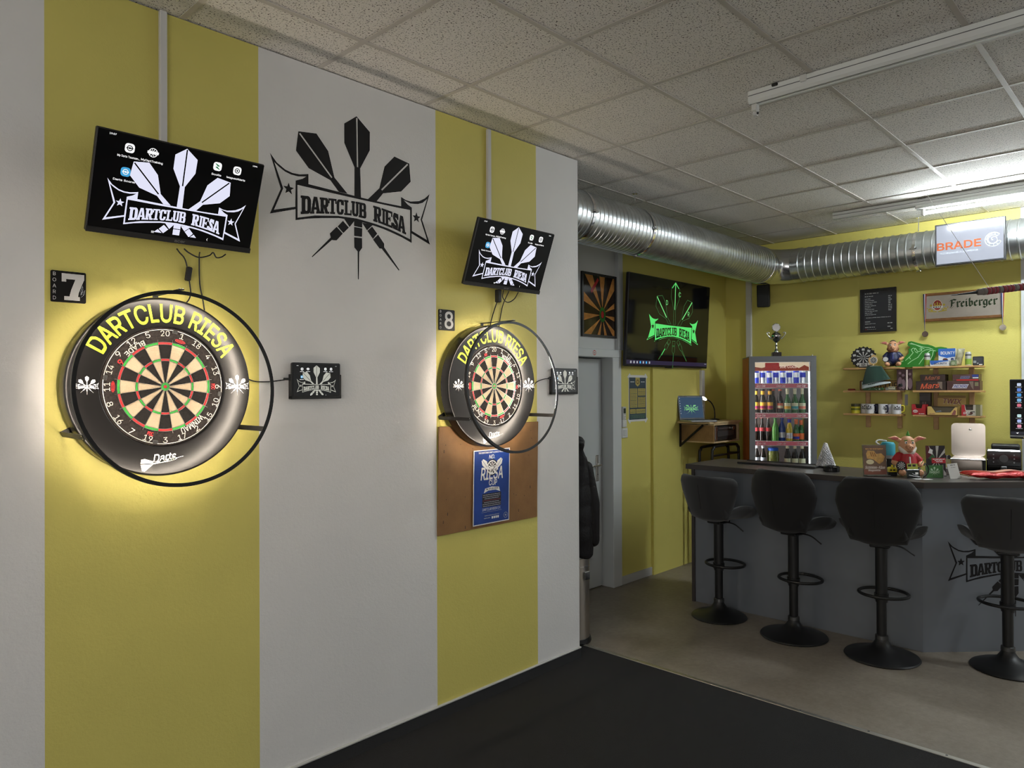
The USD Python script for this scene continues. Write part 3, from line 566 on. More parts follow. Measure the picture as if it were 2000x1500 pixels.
cable('short black charging cable rising from the right surround to its wall tablet', [(3.18, 1.725, 0.006), (3.24, 1.745, 0.006), (3.30, 1.80, 0.008), (3.37, 1.822, 0.012), (3.432, 1.826, 0.014)], 0.0027, box(3.405, 3.431, WD-0.019, WD-0.010, 1.821, 1.832, 0.002))
cable('black power lead with an inline switch below the wide monitor', [(1.143, 2.322, 0.045), (1.160, 2.312, 0.028), (1.185, 2.295, 0.012), (1.197, 2.26, 0.010), (1.206, 2.20, 0.010), (1.21, 2.15, 0.010), (1.19, 2.115, 0.012), (1.15, 2.11, 0.02)], 0.0028, rot(box(1.190, 1.211, WD-0.022, WD-0.002, 2.205, 2.262, 0.004), 8, (0, 1, 0), (1.2, WD, 2.23)))
cable('long straight black lead dropping from the wide monitor behind its surround', [(1.243, 2.326, 0.02), (1.246, 2.30, 0.008), (1.249, 2.2, 0.006), (1.262, 2.13, 0.006), (1.275, 2.04, 0.006)], 0.0026)
cable('looped black lead hanging under the lower edge of the wide monitor', [(1.168, 2.325, 0.052), (1.19, 2.312, 0.046), (1.23, 2.300, 0.042), (1.27, 2.312, 0.046), (1.284, 2.325, 0.052), (1.300, 2.308, 0.046), (1.32, 2.312, 0.05), (1.335, 2.325, 0.056)], 0.0028)
cable('black power lead with a square adapter under the slanted monitor', [(2.955, 2.29, 0.03), (2.95, 2.24, 0.01), (2.93, 2.19, 0.008), (2.915, 2.15, 0.008), (2.905, 2.12, 0.012)], 0.003, box(2.942, 2.968, WD-0.045, WD-0.010, 2.262, 2.335, 0.004))
cable('long straight black lead dropping from the slanted monitor to the right dartboard', [(3.02, 2.33, 0.05), (3.012, 2.25, 0.008), (2.985, 2.14, 0.006), (2.97, 2.05, 0.006)], 0.0026)
cable('looped black lead hanging under the lower edge of the slanted monitor', [(2.965, 2.33, 0.06), (2.98, 2.29, 0.04), (3.03, 2.268, 0.03), (3.075, 2.29, 0.04), (3.09, 2.33, 0.06)], 0.0028)

# chipboard panel and tournament poster
CHIP = M('hardboard_brown', C(138, 100, 58), 0.6, var=(9, 0.12), bump=(400, 0.0006))
t = thing('backing_board', 'brown hardboard panel on the wall below the number eight dartboard', 'board', F(-90, (2.908, WD-0.010, 1.270), tilt=1.2))
part(t, 'panel', box(-0.397, 0.397, -0.292, 0.292, -0.004, 0.004, 0.001), CHIP)
rnd = random.Random(5); holes = [(-0.36, 0.16), (-0.33, -0.18), (-0.36, -0.22), (0.33, -0.10), (0.23, -0.23), (-0.2, -0.27), (0.33, 0.24), (-0.25, 0.24), (-0.24, 0.19), (-0.15, 0.16)] + [(rnd.uniform(-0.35, 0.35), rnd.uniform(-0.2, 0.25)) for _ in range(16)]
part(t, 'pin_holes', [box(x-0.0015, x+0.0015, y-(0.010 if i < 6 else 0.002), y+(0.006 if i < 6 else 0.002), 0.004, 0.0046) for i, (x, y) in enumerate(holes)], print_black, kind='stuff')
t = thing('poster', 'blue tournament poster with white cup lettering taped to the brown board', 'poster', F(-90, (2.904, WD-0.020, 1.207), tilt=1.2))
NAV = M('poster_blue', C(28, 62, 138), 0.35, var=(7, 0.25)); a, b = 0.1455, 0.212
part(t, 'sheet', box(-a, a, -b, b, 0, 0.0005), paper_white); part(t, 'printed_field', box(-a+0.006, a-0.006, -b+0.006, b-0.006, 0.0005, 0.0008), NAV)
w = 0.0008
part(t, 'headline', text('THE NEWCOMER DARTS LEAGUE PRESENTS', 0.0095, w, 0.0004, True, (0.0, 0.195), width=0.215), paper_white)
part(t, 'league_lettering', text('ND.', 0.021, w, 0.0004, True, (0.0, 0.170), width=0.048, shear=0.2), paper_white)
bd = disc(0, 0.108, 0.047); dk = part(t, 'board_picture', prism(bd, w, w+0.0003), print_black)
part(dk, 'board_ring', prism(disc(0, 0.108, 0.041).difference(disc(0, 0.108, 0.034)), w+0.0003, w+0.0005), paper_white)
part(dk, 'board_field', prism(unary_union([affinity.translate(sector(0.004, 0.03, q*36-9, q*36+9), 0, 0.108) for q in range(10)]), w+0.0003, w+0.0005), paper_white)
for sx in (-1, 1):
    fl_ = Polygon([(sx*0.030, 0.105), (sx*0.042, 0.145), (sx*0.070, 0.160), (sx*0.084, 0.150), (sx*0.078, 0.125), (sx*0.050, 0.104)])
    part(t, 'flight_picture', prism(fl_.difference(LineString([(sx*0.03, 0.10), (sx*0.08, 0.156)]).buffer(0.0012)), w+0.0003, w+0.0006), paper_white)
part(t, 'cup_lettering', text('RIESA', 0.068, w+0.0007, 0.0004, True, (0.002, 0.076), width=0.178, shear=0.10), paper_white)
part(t, 'cup_lettering', text('CUP', 0.030, w+0.0007, 0.0004, True, (0.008, 0.022), width=0.066), paper_white)
rib = Polygon([(-0.064, -0.034), (-0.054, -0.008), (0, -0.001), (0.058, -0.008), (0.066, -0.034), (0.030, -0.022), (-0.028, -0.022)])
rb = part(t, 'ribbon', prism(rib, w+0.0003, w+0.0006), paper_white); part(rb, 'date_lettering', text('Sa. 07.03.2026', 0.009, w+0.0006, 0.0003, True, (0.001, -0.013), width=0.095), print_black)
part(t, 'text_panel', box(-0.075, 0.075, -0.115, -0.038, w, w+0.0003), M('poster_text_black', (0.015, 0.015, 0.025), 0.4))
for i, (wd_, m) in enumerate([(0.07, 'w'), (0.07, 'w'), (0.058, 'w'), (0.07, 'r'), (0.062, 'w'), (0.072, 'w'), (0.07, 'w')]):
    part(t, 'print_line', lines(-wd_, wd_, -0.046-i*0.0105, 0.0035, w+0.0003, i), M('poster_grey_print', (0.35, 0.36, 0.4), 0.5) if m == 'w' else M('poster_red_print', (0.22, 0.03, 0.04), 0.5))
part(t, 'club_lettering', text('DARTCLUB RIESA E.V.', 0.014, w, 0.0003, False, (0.0, -0.128), width=0.145, shear=0.2), paper_white)
part(t, 'rule', box(-0.08, 0.08, -0.1435, -0.142, w, w+0.0003), M('poster_grey_print', (0, 0, 0)))
part(t, 'print_line', lines(-0.055, 0.06, -0.164, 0.0035, w, 22), M('poster_grey_print', (0, 0, 0))); part(t, 'print_line', lines(-0.06, -0.01, -0.178, 0.004, w, 23), M('poster_grey_print', (0, 0, 0)))
for k in range(4): part(t, 'sponsor_mark', prism(rrect(0.0+k*0.0155, 0.012+k*0.0155, -0.186, -0.172, 0.003), w, w+0.0003), paper_white)
part(t, 'club_badge', prism(disc(0.115, -0.178, 0.017).difference(disc(0.115, -0.178, 0.0145)).union(_star(0.115, -0.178, 0.009)), w, w+0.0003), M('poster_grey_print', (0, 0, 0)))
# ------------------------------------------------------------------ ceiling fittings and air ducts
GALV = M('galvanised_steel', (0.58, 0.61, 0.62), 0.33, 1.0, var=(7, 0.18)); GALV_B = M('bright_sheet', (0.66, 0.67, 0.68), 0.2, 1.0)
YD, XD, ZD, RD, RD2 = 3.15, 7.09, 2.960, 0.174, 0.163
def spiral_pipe(p0, p1, r, pitch=0.048):
    """Lock-seam pipe: a wall with a ridge at every turn."""
    L = np.linalg.norm(np.array(p1)-np.array(p0)); pr = []
    z = 0.0
    while z < L:
        for dz, dr in ((0, 0), (0.004, 0.0045), (0.009, 0.0052), (0.014, 0.0045), (0.018, 0)): 
            if z+dz < L: pr.append((r+dr, z+dz))
        z += pitch
    pr.append((r, L)); pr = pr + [(r-0.004, L), (r-0.004, 0), pr[0]]
    m = trimesh.creation.revolve(np.array(pr), sections=56); m.apply_transform(trimesh.geometry.align_vectors([0, 0, 1], (np.array(p1)-np.array(p0))/L)); m.apply_translation(p0); return m
t = thing('air_duct', 'fat ribbed metal ventilation duct turning the corner below the ceiling', 'ventilation duct')
BR = 0.24
part(t, 'pipe', spiral_pipe((3.742, YD, ZD), (XD-BR, YD, ZD), RD), GALV, 30); part(t, 'pipe', spiral_pipe((XD, YD-BR, ZD), (XD, 0.2, ZD), RD2, 0.068), GALV, 30)
c0 = np.array([XD-BR, YD-BR, ZD])
arc = [c0 + [BR*math.sin(rad(a)), BR*math.cos(rad(a)), 0] for a in (0, 11, 34, 56, 79, 90)]
arc = [np.array([XD-BR-0.05, YD, ZD])] + arc + [np.array([XD, YD-BR-0.05, ZD])]
part(t, 'elbow', tube(arc, np.linspace(RD+0.004, RD2+0.004, len(arc)), 40), GALV_B, 15)
for p, n, r in (((XD-BR-0.06, YD, ZD), 'x', RD), ((XD, YD-BR-0.06, ZD), 'y', RD2)):
    part(t, 'joint_band', lathe([(r+0.002, -0.02), (r+0.008, -0.018), (r+0.008, 0.018), (r+0.002, 0.02), (r+0.002, -0.02)], 48, n, p), GALV_B, 30)
def clamp(p, ax, r):
    k = part(t, 'clamp', lathe([(r+0.003, -0.012), (r+0.008, -0.012), (r+0.008, 0.012), (r+0.003, 0.012), (r+0.003, -0.012)], 48, ax, p), chrome, 30)
    d = np.array([0, -1, 0]) if ax == 'x' else np.array([-1, 0, 0]); q = np.array(p, float) + d*(r+0.012); e = np.array([1, 0, 0]) if ax == 'x' else np.array([0, 1, 0])
    part(k, 'bolt', [cyl(0.005, q-e*0.028, q+e*0.028, 10), join([box(*(c for s in zip(q-[0.012]*3, q+[0.012]*3) for c in s))])], chrome)
    part(k, 'hanger_rod', [cyl(0.004, (p[0], p[1], p[2]+r+0.004), (p[0], p[1], CEIL-0.003), 10), box(p[0]-0.018, p[0]+0.018, p[1]-0.018, p[1]+0.018, CEIL-0.010, CEIL-0.0035)], chrome)
    part(k, 'bolt', cyl(0.007, (p[0]-0.02, p[1]-0.02, p[2]-r-0.012), (p[0]+0.02, p[1]+0.02, p[2]-r-0.012), 10), chrome)
clamp((4.66, YD, ZD), 'x', RD); clamp((3.92, YD, ZD), 'x', RD); clamp((XD, 1.815, ZD), 'y', RD2); clamp((XD, 0.75, ZD), 'y', RD2)

LAMPW = M('lamp_white', (0.82, 0.84, 0.82), 0.4)
def batten(name, label, x, ya, yb, z0, z1, w):
    t = thing(name, label, 'ceiling lamp', group=None)
    part(t, 'housing', prism(Polygon([(-w, z1), (-w, z0+0.012), (-w*0.72, z0), (-w*.3, z0), (-w*.25, z0+.004), (w*.25, z0+.004), (w*.3, z0), (w*0.72, z0), (w, z0+0.012), (w, z1)]), -ya, -yb).apply_transform(np.array([[1, 0, 0, x], [0, 0, -1, 0], [0, 1, 0, 0], [0, 0, 0, 1.]])), LAMPW)
    part(t, 'groove', [box(x-w-0.0006, x-w+0.001, yb, ya-0.001, z1-0.026, z1-0.022), box(x-w*0.5-0.002, x-w*0.5+0.002, yb, ya-0.001, z0-0.0006, z0+0.001)], M('groove_grey', (0.16, 0.17, 0.17), 0.6))
    return t
t = batten('ceiling_lamp', 'white ceiling batten without a tube, ending in a bare lampholder', 3.49, 1.655, -0.9, 3.195, 3.258, 0.034)
part(t, 'lampholder', [box(3.472, 3.508, 1.618, 1.646, 3.160, 3.197, 0.004), cyl(0.014, (3.49, 1.640, 3.150), (3.49, 1.622, 3.150), 14)], white_plastic); part(t, 'socket_pin', cyl(0.006, (3.49, 1.628, 3.150), (3.49, 1.616, 3.150), 10), print_black)
part(t, 'mounting_clip', box(3.448, 3.466, 1.36, 1.39, 3.225, CEIL-0.0035, 0.003), white_plastic); part(t, 'mounting_clip', box(3.448, 3.466, 1.50, 1.53, 3.245, CEIL-0.0035, 0.003), matt_black)
t = batten('ceiling_lamp', 'lit fluorescent batten over the bar with a glowing white tube', 6.42, 2.30, -0.6, 3.205, 3.258, 0.03)
part(t, 'tray', box(6.388, 6.452, -0.6, 1.66, 3.178, 3.206, 0.004), LAMPW)
part(t, 'tube', cyl(0.014, (6.42, 1.600, 3.145), (6.42, 0.10, 3.145), 20), GLOW('lamp_tube', TUBE_C, TUBE_L), True)
for y in (1.60, 0.085): part(t, 'lampholder', box(6.402, 6.438, y, y+0.022, 3.125, 3.19, 0.004), white_plastic)
part(t, 'mounting_clip', box(6.386, 6.394, 1.58, 1.64, 3.256, CEIL-0.0035), matt_black)

# ------------------------------------------------------------------ things on the door wall
t = thing('picture_frame', 'black framed close-up photograph of dartboard wedges above the white door', 'framed picture', F(-90, (5.055, 3.80, 2.478)))
a, b = 0.246, 0.275
part(t, 'frame', prism(sbox(-a, -b, a, b).difference(sbox(-a+0.02, -b+0.02, a-0.02, b-0.02)), 0.0, 0.018), black_plastic)
PB = M('photo_dark', C(38, 28, 22), 0.08, var=(9, 0.5)); PO = M('photo_orange', C(176, 120, 62), 0.08, var=(14, 0.3)); PG = M('photo_green', C(40, 95, 35), 0.08); PR = M('photo_red', C(150, 40, 40), 0.1)
clip = sbox(-a+0.018, -b+0.018, a-0.018, b-0.018)
part(t, 'photograph', prism(clip, 0.0, 0.006), PB); cx, cy = 0.05, -0.075
wed = unary_union([Polygon([(cx+0.03*math.sin(rad(q)), cy+0.05*math.cos(rad(q))), (cx+0.9*math.sin(rad(q-8)), cy+0.9*math.cos(rad(q-8))), (cx+0.9*math.sin(rad(q+7)), cy+0.9*math.cos(rad(q+7)))]) for q in range(0, 360, 33)]).intersection(clip)
part(t, 'cream_wedges', prism(wed, 0.006, 0.0063), PO)
part(t, 'green_ring', prism(affinity.scale(disc(cx, cy, 0.055).difference(disc(cx, cy, 0.03)), 0.8, 1.2).intersection(clip), 0.0063, 0.0066), PG); part(t, 'red_centre', prism(affinity.scale(disc(cx, cy, 0.026), 0.8, 1.2), 0.0063, 0.0066), PR)
part(t, 'red_wedge', prism(Polygon([(-0.12, 0.12), (-0.02, 0.24), (0.0, 0.22), (-0.1, 0.1)]), 0.0066, 0.0069), PR)

t = thing('television', 'large flat television with a glowing green dart emblem on its black screen', 'television', F(-90, (6.053, WT-0.093, 2.374), tilt=3))
a, b = 0.725, 0.418
part(t, 'housing', [box(-a, a, -b, b, -0.035, 0.0, 0.006), box(-a*.6, a*.6, -b*.7, b*.4, -0.07, -0.03, 0.01)], black_plastic)
part(t, 'display', box(-a+0.008, a-0.008, -b+0.020, b-0.008, 0.0, 0.001), M('tv_glass', (0.004, 0.004, 0.005), 0.07, coat=0.4, emit=0.2, ecol=(0.004, 0.004, 0.005)))
K = 1.0; c = (0.055, 0.03); E2 = lambda g, k=0.88: affinity.affine_transform(g, [k/909*1.05, 0, 0, k/909*1.08, c[0]-17.5*k/909*1.05, c[1]-0.085])
part(t, 'emblem_banner', prism(E2(EM_BANNER.difference(EM_WORD)), 0.001, 0.0014), SGR)
edge = unary_union([_poly(k) for k in ('ban_out', 'tl_out', 'tr_out')]).difference(EM_BANNER.buffer(9)).intersection(sbox(-500, -200, 500, -66))
part(t, 'emblem_glow_edge', prism(E2(edge), 0.001, 0.0014), SGR)
for k in ('fl', 'fm', 'fr'): part(t, 'flight_line', prism(E2(LineString(EM[k+'_line']).buffer(6)), 0.001, 0.0014), GLOW('screen_pale_green', C(120, 235, 130), 0.8))
thin = unary_union([_poly(k).boundary.buffer(2.2) for k in ('fl', 'fm', 'fr', 'dl1', 'dl2', 'dm1', 'dm2', 'dr1', 'dr2')]).difference(unary_union([_poly(k) for k in ('ban_out', 'tl_out', 'tr_out')]))
part(t, 'dart_outline', prism(E2(thin), 0.001, 0.0014), GLOW('screen_dim_green', C(60, 130, 66), 0.6))
for l in ([(-40, 380), (16, 430), (72, 385)], [(-180, -235), (-130, -180)]): part(t, 'flight_line', prism(E2(LineString(l).buffer(4)), 0.001, 0.0014), SGR)
for ch, x, y in (('D', -0.118, 0.195), ('C', 0.115, 0.29), ('R', 0.305, 0.115)): part(t, 'flight_letter', text(ch, 0.045, 0.001, 0.0004, False, (c[0]-0.03+x*0.95, y)), GLOW('screen_pale_green', (0, 0, 0)))
part(t, 'taskbar', box(-a+0.008, a-0.008, -b+0.020, -b+0.058, 0.001, 0.0014), GLOW('screen_violet', C(42, 36, 62), 0.8))
for k in range(7): part(t, 'taskbar_icon', prism(rrect(-a+0.065+k*0.05, -a+0.088+k*0.05, -b+0.028, -b+0.05, 0.006), 0.0014, 0.0018), SBL if k in (3, 5) else GLOW('screen_grey', C(190, 192, 200), 0.7))
part(t, 'taskbar_clock', lines(a-0.06, a-0.02, -b+0.045, 0.006, 0.0014, 3), GLOW('screen_grey', (0, 0, 0)))
part(t, 'maker_plate', box(-0.05, 0.05, -b-0.006, -b, -0.02, 0.0, 0.002), black_plastic)

t = thing('fixture_poster', 'yellow and slate fixture poster taped to the yellow wall beside the door', 'poster', F(-90, (5.618, WT-0.001, 1.667)))
a, b = 0.145, 0.213; SLT = M('poster_slate', C(58, 76, 88), 0.5); GLD = M('poster_gold', C(188, 172, 92), 0.5)
part(t, 'sheet', box(-a, a, -b, b, 0, 0.0008), paper_white); part(t, 'printed_field', box(-a+0.008, a-0.008, -b+0.018, b-0.022, 0.0008, 0.0011), SLT)
part(t, 'crest', prism(Polygon([(-0.035, b-0.022), (0.035, b-0.022), (0.035, b-0.085), (0, b-0.105), (-0.035, b-0.085)]), 0.0011, 0.0014), GLD); part(t, 'crest_mark', prism(disc(0, b-0.062, 0.022).difference(disc(0, b-0.062, 0.012)), 0.0014, 0.0016), M('poster_brown', C(120, 84, 50), 0.5))
for x0, x1, y0, y1 in ((-0.125, -0.005, -0.085, 0.09), (0.005, 0.125, 0.025, 0.09), (0.005, 0.125, -0.085, 0.012), (-0.125, -0.035, -0.14, -0.1), (-0.025, 0.125, -0.14, -0.1)):
    p = part(t, 'text_box', box(x0, x1, y0, y1, 0.0011, 0.0014), GLD)
    part(p, 'print', join([lines(x0+0.008, x1-0.008, y, 0.004, 0.0014, int(abs(y)*999)) for y in np.arange(y0+0.012, y1-0.006, 0.013)]), SLT)
part(t, 'print', join([lines(-0.12, 0.12, y, 0.006, 0.0011, int(abs(y)*999)) for y in (-0.155, -0.168, -0.18)]), M('poster_green', C(96, 128, 100), 0.5))
for sx in (-1, 1):
    part(t, 'title_print', lines(sx*0.085-0.03, sx*0.085+0.03, b-0.062, 0.008, 0.0011, 4), paper_white)
    for sy in (-1, 1): part(t, 'tape', rot(box(-0.025, 0.025, -0.010, 0.010, 0.0008, 0.0016), 45*sx*sy*-1).apply_translation([sx*a*0.96, sy*b*0.97, 0]), M('clear_tape', (0.8, 0.8, 0.78), 0.15))
t = thing('remote_control', 'slim white remote control in a wall cradle above the light switch', 'remote control', F(-90, (5.378, WT, 1.505)))
part(t, 'body', box(-0.026, 0.026, -0.09, 0.09, 0.004, 0.024, 0.005), M('remote_grey', (0.5, 0.5, 0.49), 0.4)); part(t, 'cradle', box(-0.03, 0.03, -0.095, -0.03, 0.0, 0.028, 0.004), white_plastic); part(t, 'display', box(-0.017, 0.017, 0.030, 0.075, 0.024, 0.0246), M('lcd_dark', (0.05, 0.06, 0.05), 0.2))
for k in range(3): part(t, 'button', box(-0.010+(k-1)*0.0, 0.010, 0.005-k*0.022, 0.015-k*0.022, 0.028 if k else 0.024, 0.030 if k else 0.026), paper_white)
t = thing('light_switch', 'square white light switch on the yellow wall right of the door', 'light switch', F(-90, (5.40, WT, 1.358)))
part(t, 'plate', box(-0.045, 0.045, -0.045, 0.045, 0, 0.012, 0.004), white_plastic); part(t, 'rocker', rot(box(-0.026, 0.026, -0.030, 0.030, 0.010, 0.016, 0.003), 4, (0, 1, 0)), M('switch_rocker', (0.62, 0.62, 0.60), 0.35))

# laptop shelf
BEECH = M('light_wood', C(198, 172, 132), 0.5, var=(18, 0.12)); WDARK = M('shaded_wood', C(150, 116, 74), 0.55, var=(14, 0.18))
t = thing('shelf', 'light wooden wall shelf on black brackets carrying an open laptop', 'shelf')
part(t, 'board', box(6.26, 6.90, 3.395, 3.751, 1.412, 1.432, 0.003), BEECH)
for x in (6.312, 6.888): part(t, 'bracket', [box(x-0.012, x+0.012, 3.741, 3.751, 1.18, 1.412), box(x-0.012, x+0.012, 3.45, 3.748, 1.404, 1.412), cyl(0.011, (x, 3.735, 1.20), (x, 3.50, 1.40), 8)], black_plastic)
t = thing('equipment_box', 'open wooden box under the laptop shelf holding a dark amplifier', 'box', FZ((6.60, 3.575, 1.226)))
part(t, 'panel', box(-0.262, 0.262, -0.175, 0.175, 0.0, 0.014), BEECH); part(t, 'panel', box(-0.262, 0.262, -0.175, 0.175, 0.170, 0.185), BEECH)
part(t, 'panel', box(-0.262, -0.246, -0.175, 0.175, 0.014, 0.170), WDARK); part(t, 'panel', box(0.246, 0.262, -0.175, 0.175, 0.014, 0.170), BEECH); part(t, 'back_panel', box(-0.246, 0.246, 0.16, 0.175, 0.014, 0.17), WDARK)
t = thing('amplifier', 'dark hi-fi amplifier with a silver edged front inside the wooden box', 'amplifier', FZ((6.60, 3.55, 1.2405)))
part(t, 'case', box(-0.22, 0.22, -0.14, 0.12, 0.008, 0.145, 0.004), M('amplifier_dark', (0.03, 0.03, 0.03), 0.25)); part(t, 'side_plate', box(-0.223, -0.18, -0.148, -0.13, 0.006, 0.147, 0.003), steel)
part(t, 'front_panel', box(-0.17, 0.16, -0.149, -0.139, 0.045, 0.100, 0.003), M('amplifier_panel', (0.12, 0.12, 0.12), 0.3, 0.6)); part(t, 'knob', cyl(0.018, (0.12, -0.149, 0.12), (0.12, -0.165, 0.12)), steel); part(t, 'drawer_slot', box(-0.14, 0.10, -0.144, -0.139, 0.115, 0.13), M('amplifier_slot', (0.25, 0.25, 0.25), 0.3, 0.8))
for sx in (-0.18, 0.18): part(t, 'foot', cyl(0.012, (sx, -0.1, 0.0), (sx, -0.1, 0.009), 12), matt_black)
t = thing('laptop', 'open silver laptop with a blue screen on the wall shelf', 'laptop', F(-122, (6.365, 3.645, 1.4325)))
SIL = M('laptop_silver', (0.45, 0.45, 0.46), 0.35, 0.6)
part(t, 'base', box(-0.138, 0.138, 0.0, 0.018, 0.0, 0.24, 0.005), SIL); part(t, 'keyboard', box(-0.118, 0.118, 0.018, 0.0195, 0.02, 0.14), matt_black)
lidm = lambda m: m.apply_transform(trimesh.transformations.rotation_matrix(rad(-12), (1, 0, 0))).apply_translation([0, 0.014, 0.004])
part(t, 'lid', lidm(box(-0.138, 0.138, 0, 0.242, -0.012, 0.0, 0.004)), black_plastic); part(t, 'display', lidm(box(-0.124, 0.124, 0.02, 0.226, 0.0, 0.0008)), M('laptop_blue', (0.008, 0.01, 0.014), 0.5, spec=0.15, emit=0.75, ecol=C(50, 74, 100)))
part(t, 'emblem_picture', lidm(prism(emblem(0.155, (0.0, 0.112), sbox(-1, 0.05, 1, 0.148), ink=EM_SIMPLE), 0.0008, 0.0012)), GLOW('laptop_green', C(60, 165, 66), 0.8))
part(t, 'desktop_icons', lidm(join([box(-0.118, -0.113, 0.06+k*0.025, 0.068+k*0.025, 0.0008, 0.0011) for k in range(7)])), GLOW('screen_grey', (0, 0, 0)))
t = thing('reading_lamp', 'small gooseneck reading lamp with a glowing head beside the laptop', 'lamp')
gp = smoothline([(6.735, 3.60, 1.432), (6.735, 3.60, 1.50), (6.725, 3.605, 1.56), (6.69, 3.62, 1.615), (6.64, 3.635, 1.640)])
part(t, 'base', lathe([(0, 0), (0.045, 0), (0.045, 0.010), (0.01, 0.018), (0, 0.018)], 24, at=(6.735, 3.60, 1.4325)), black_plastic, 30); part(t, 'gooseneck', tube(gp, 0.006, 8), matt_black, True)
hd = ball(0, 0, 0, 0.052, 0.018, 0.016, 2); hd = rot(hd, 18, (0, 1, 0)); part(t, 'lamp_head', mv(hd, 6.60, 3.645, 1.652), GLOW('reading_lamp_glow', (1, 0.98, 0.93), 3.0), True)
t = thing('folding_chair_frame', 'black tubular steel frame standing under the laptop shelf', 'frame')
BT = M('black_tube', (0.014, 0.014, 0.014), 0.35)
def upipe(x0, x1, y, zt): return tube(smoothline([(x0, y, 0.0), (x0, y, zt*0.5), (x0, y, zt-0.09), (x0+0.025, y, zt-0.025), (x0+0.09, y, zt), (x1-0.09, y, zt), (x1-0.025, y, zt-0.025), (x1, y, zt-0.09), (x1, y, zt*0.5), (x1, y, 0.0)], 6), 0.014, 10)
part(t, 'tube_frame', upipe(6.38, 6.93, 3.44, 1.19), BT, True); part(t, 'tube_frame', upipe(6.46, 7.06, 3.62, 1.17), BT, True)
part(t, 'crossbar', cyl(0.010, (6.38, 3.44, 1.10), (6.93, 3.44, 1.10)), BT); part(t, 'crossbar', cyl(0.010, (6.38, 3.44, 0.60), (6.93, 3.44, 0.60)), BT); part(t, 'link', cyl(0.010, (6.38, 3.44, 0.60), (6.46, 3.62, 0.60)), BT); part(t, 'link', cyl(0.010, (6.93, 3.44, 1.10), (7.06, 3.62, 1.08)), BT)

# coat and steel bin behind the free end of the dart wall
t = thing('jacket', 'dark puffer jacket hanging behind the free end of the dart wall', 'jacket', FZ((3.865, 3.10, 0)))
prof = [(1.44, 0.045, 0.045, -0.05), (1.42, 0.085, 0.07, -0.03), (1.38, 0.09, 0.075, -0.02), (1.345, 0.07, 0.065, -0.02), (1.30, 0.10, 0.075, 0.0), (1.22, 0.14, 0.085, 0.01), (1.10, 0.175, 0.095, 0.02), (0.98, 0.195, 0.10, 0.03), (0.86, 0.215, 0.10, 0.035), (0.74, 0.225, 0.10, 0.035), (0.64, 0.20, 0.09, 0.02), (0.60, 0.14, 0.06, 0.0)]
def jacket_mesh():
    zs = np.linspace(1.44, 0.625, 90); P = np.array(prof)[::-1]; v, f, n = [], [], 40
    for i, z in enumerate(zs):
        rx, ry, ox = (np.interp(z, P[:, 0], P[:, k])*f_ for k, f_ in ((1, 0.62), (2, 0.9), (3, 0.6))); puff = 1 + (0.05*abs(math.sin((z-0.02)*PI/0.135)) if z < 1.3 else 0)
        for k in range(n):
            a = 2*PI*k/n; wob = 1 + 0.05*math.sin(3*a+z*9) + 0.03*math.sin(7*a-z*15)
            v.append((ox + rx*puff*wob*math.cos(a), ry*puff*wob*math.sin(a), z + (0.02*math.sin(2*a+1) if z < 0.7 else 0)))
    for i in range(len(zs)-1):
        for k in range(n): a, b, c, d = i*n+k, i*n+(k+1) % n, (i+1)*n+(k+1) % n, (i+1)*n+k; f += [(a, c, b), (a, d, c)]
    v += [(-0.05, 0, 1.445), (0, 0, 0.635)]; e = len(v)
    for k in range(n): f += [(e-2, k, (k+1) % n), (e-1, (len(zs)-1)*n+(k+1) % n, (len(zs)-1)*n+k)]
    m = trimesh.Trimesh(v, f); m.fix_normals(); return m
JK = M('jacket_black', (0.006, 0.0045, 0.005), 0.6, bump=(40, 0.004), spec=0.3)
part(t, 'body', jacket_mesh(), JK, True)
part(t, 'sleeve', blob([((0.06, -0.04, 1.22), 0.045, (0.10, -0.06, 0.98), 0.05), ((0.10, -0.06, 0.98), 0.05, (0.105, -0.06, 0.72), 0.045)], 0.02, 6), JK, True)
part(t, 'collar', tube([(0.038*math.cos(a)-0.015, 0.045*math.sin(a), 1.40+0.01*math.cos(2*a)) for a in np.linspace(0, 2*PI, 24, endpoint=False)], 0.026, 10, True), JK, True)
t = thing('coat_hook', 'metal coat hook on the end of the dart wall holding the jacket', 'hook', FZ((3.725, 3.07, 1.46)))
part(t, 'plate', box(0.0, 0.005, -0.02, 0.009, -0.04, 0.04, 0.002), steel); part(t, 'prong', tube(smoothline([(0.004, -0.005, -0.01), (0.05, 0.0, -0.025), (0.10, 0.02, -0.015), (0.112, 0.03, 0.004)]), 0.005, 8), steel, True)
t = thing('waste_bin', 'tall brushed steel waste bin beside the end of the dart wall', 'waste bin', FZ((3.955, 3.21, 0)))
part(t, 'body', lathe([(0, 0.03), (0.118, 0.03), (0.118, 0.588), (0.113, 0.592), (0, 0.592)], 48), steel, 30); part(t, 'base_ring', lathe([(0, 0), (0.127, 0), (0.131, 0.012), (0.125, 0.035), (0.117, 0.036), (0, 0.036)], 48), black_plastic, 30)
part(t, 'lid_band', lathe([(0.1175, 0.53), (0.1205, 0.53), (0.1205, 0.536), (0.1175, 0.536), (0.1175, 0.53)], 48), chrome, 30); part(t, 'carry_handle', box(-0.025, 0.03, -0.132, -0.117, 0.44, 0.50, 0.004), chrome)
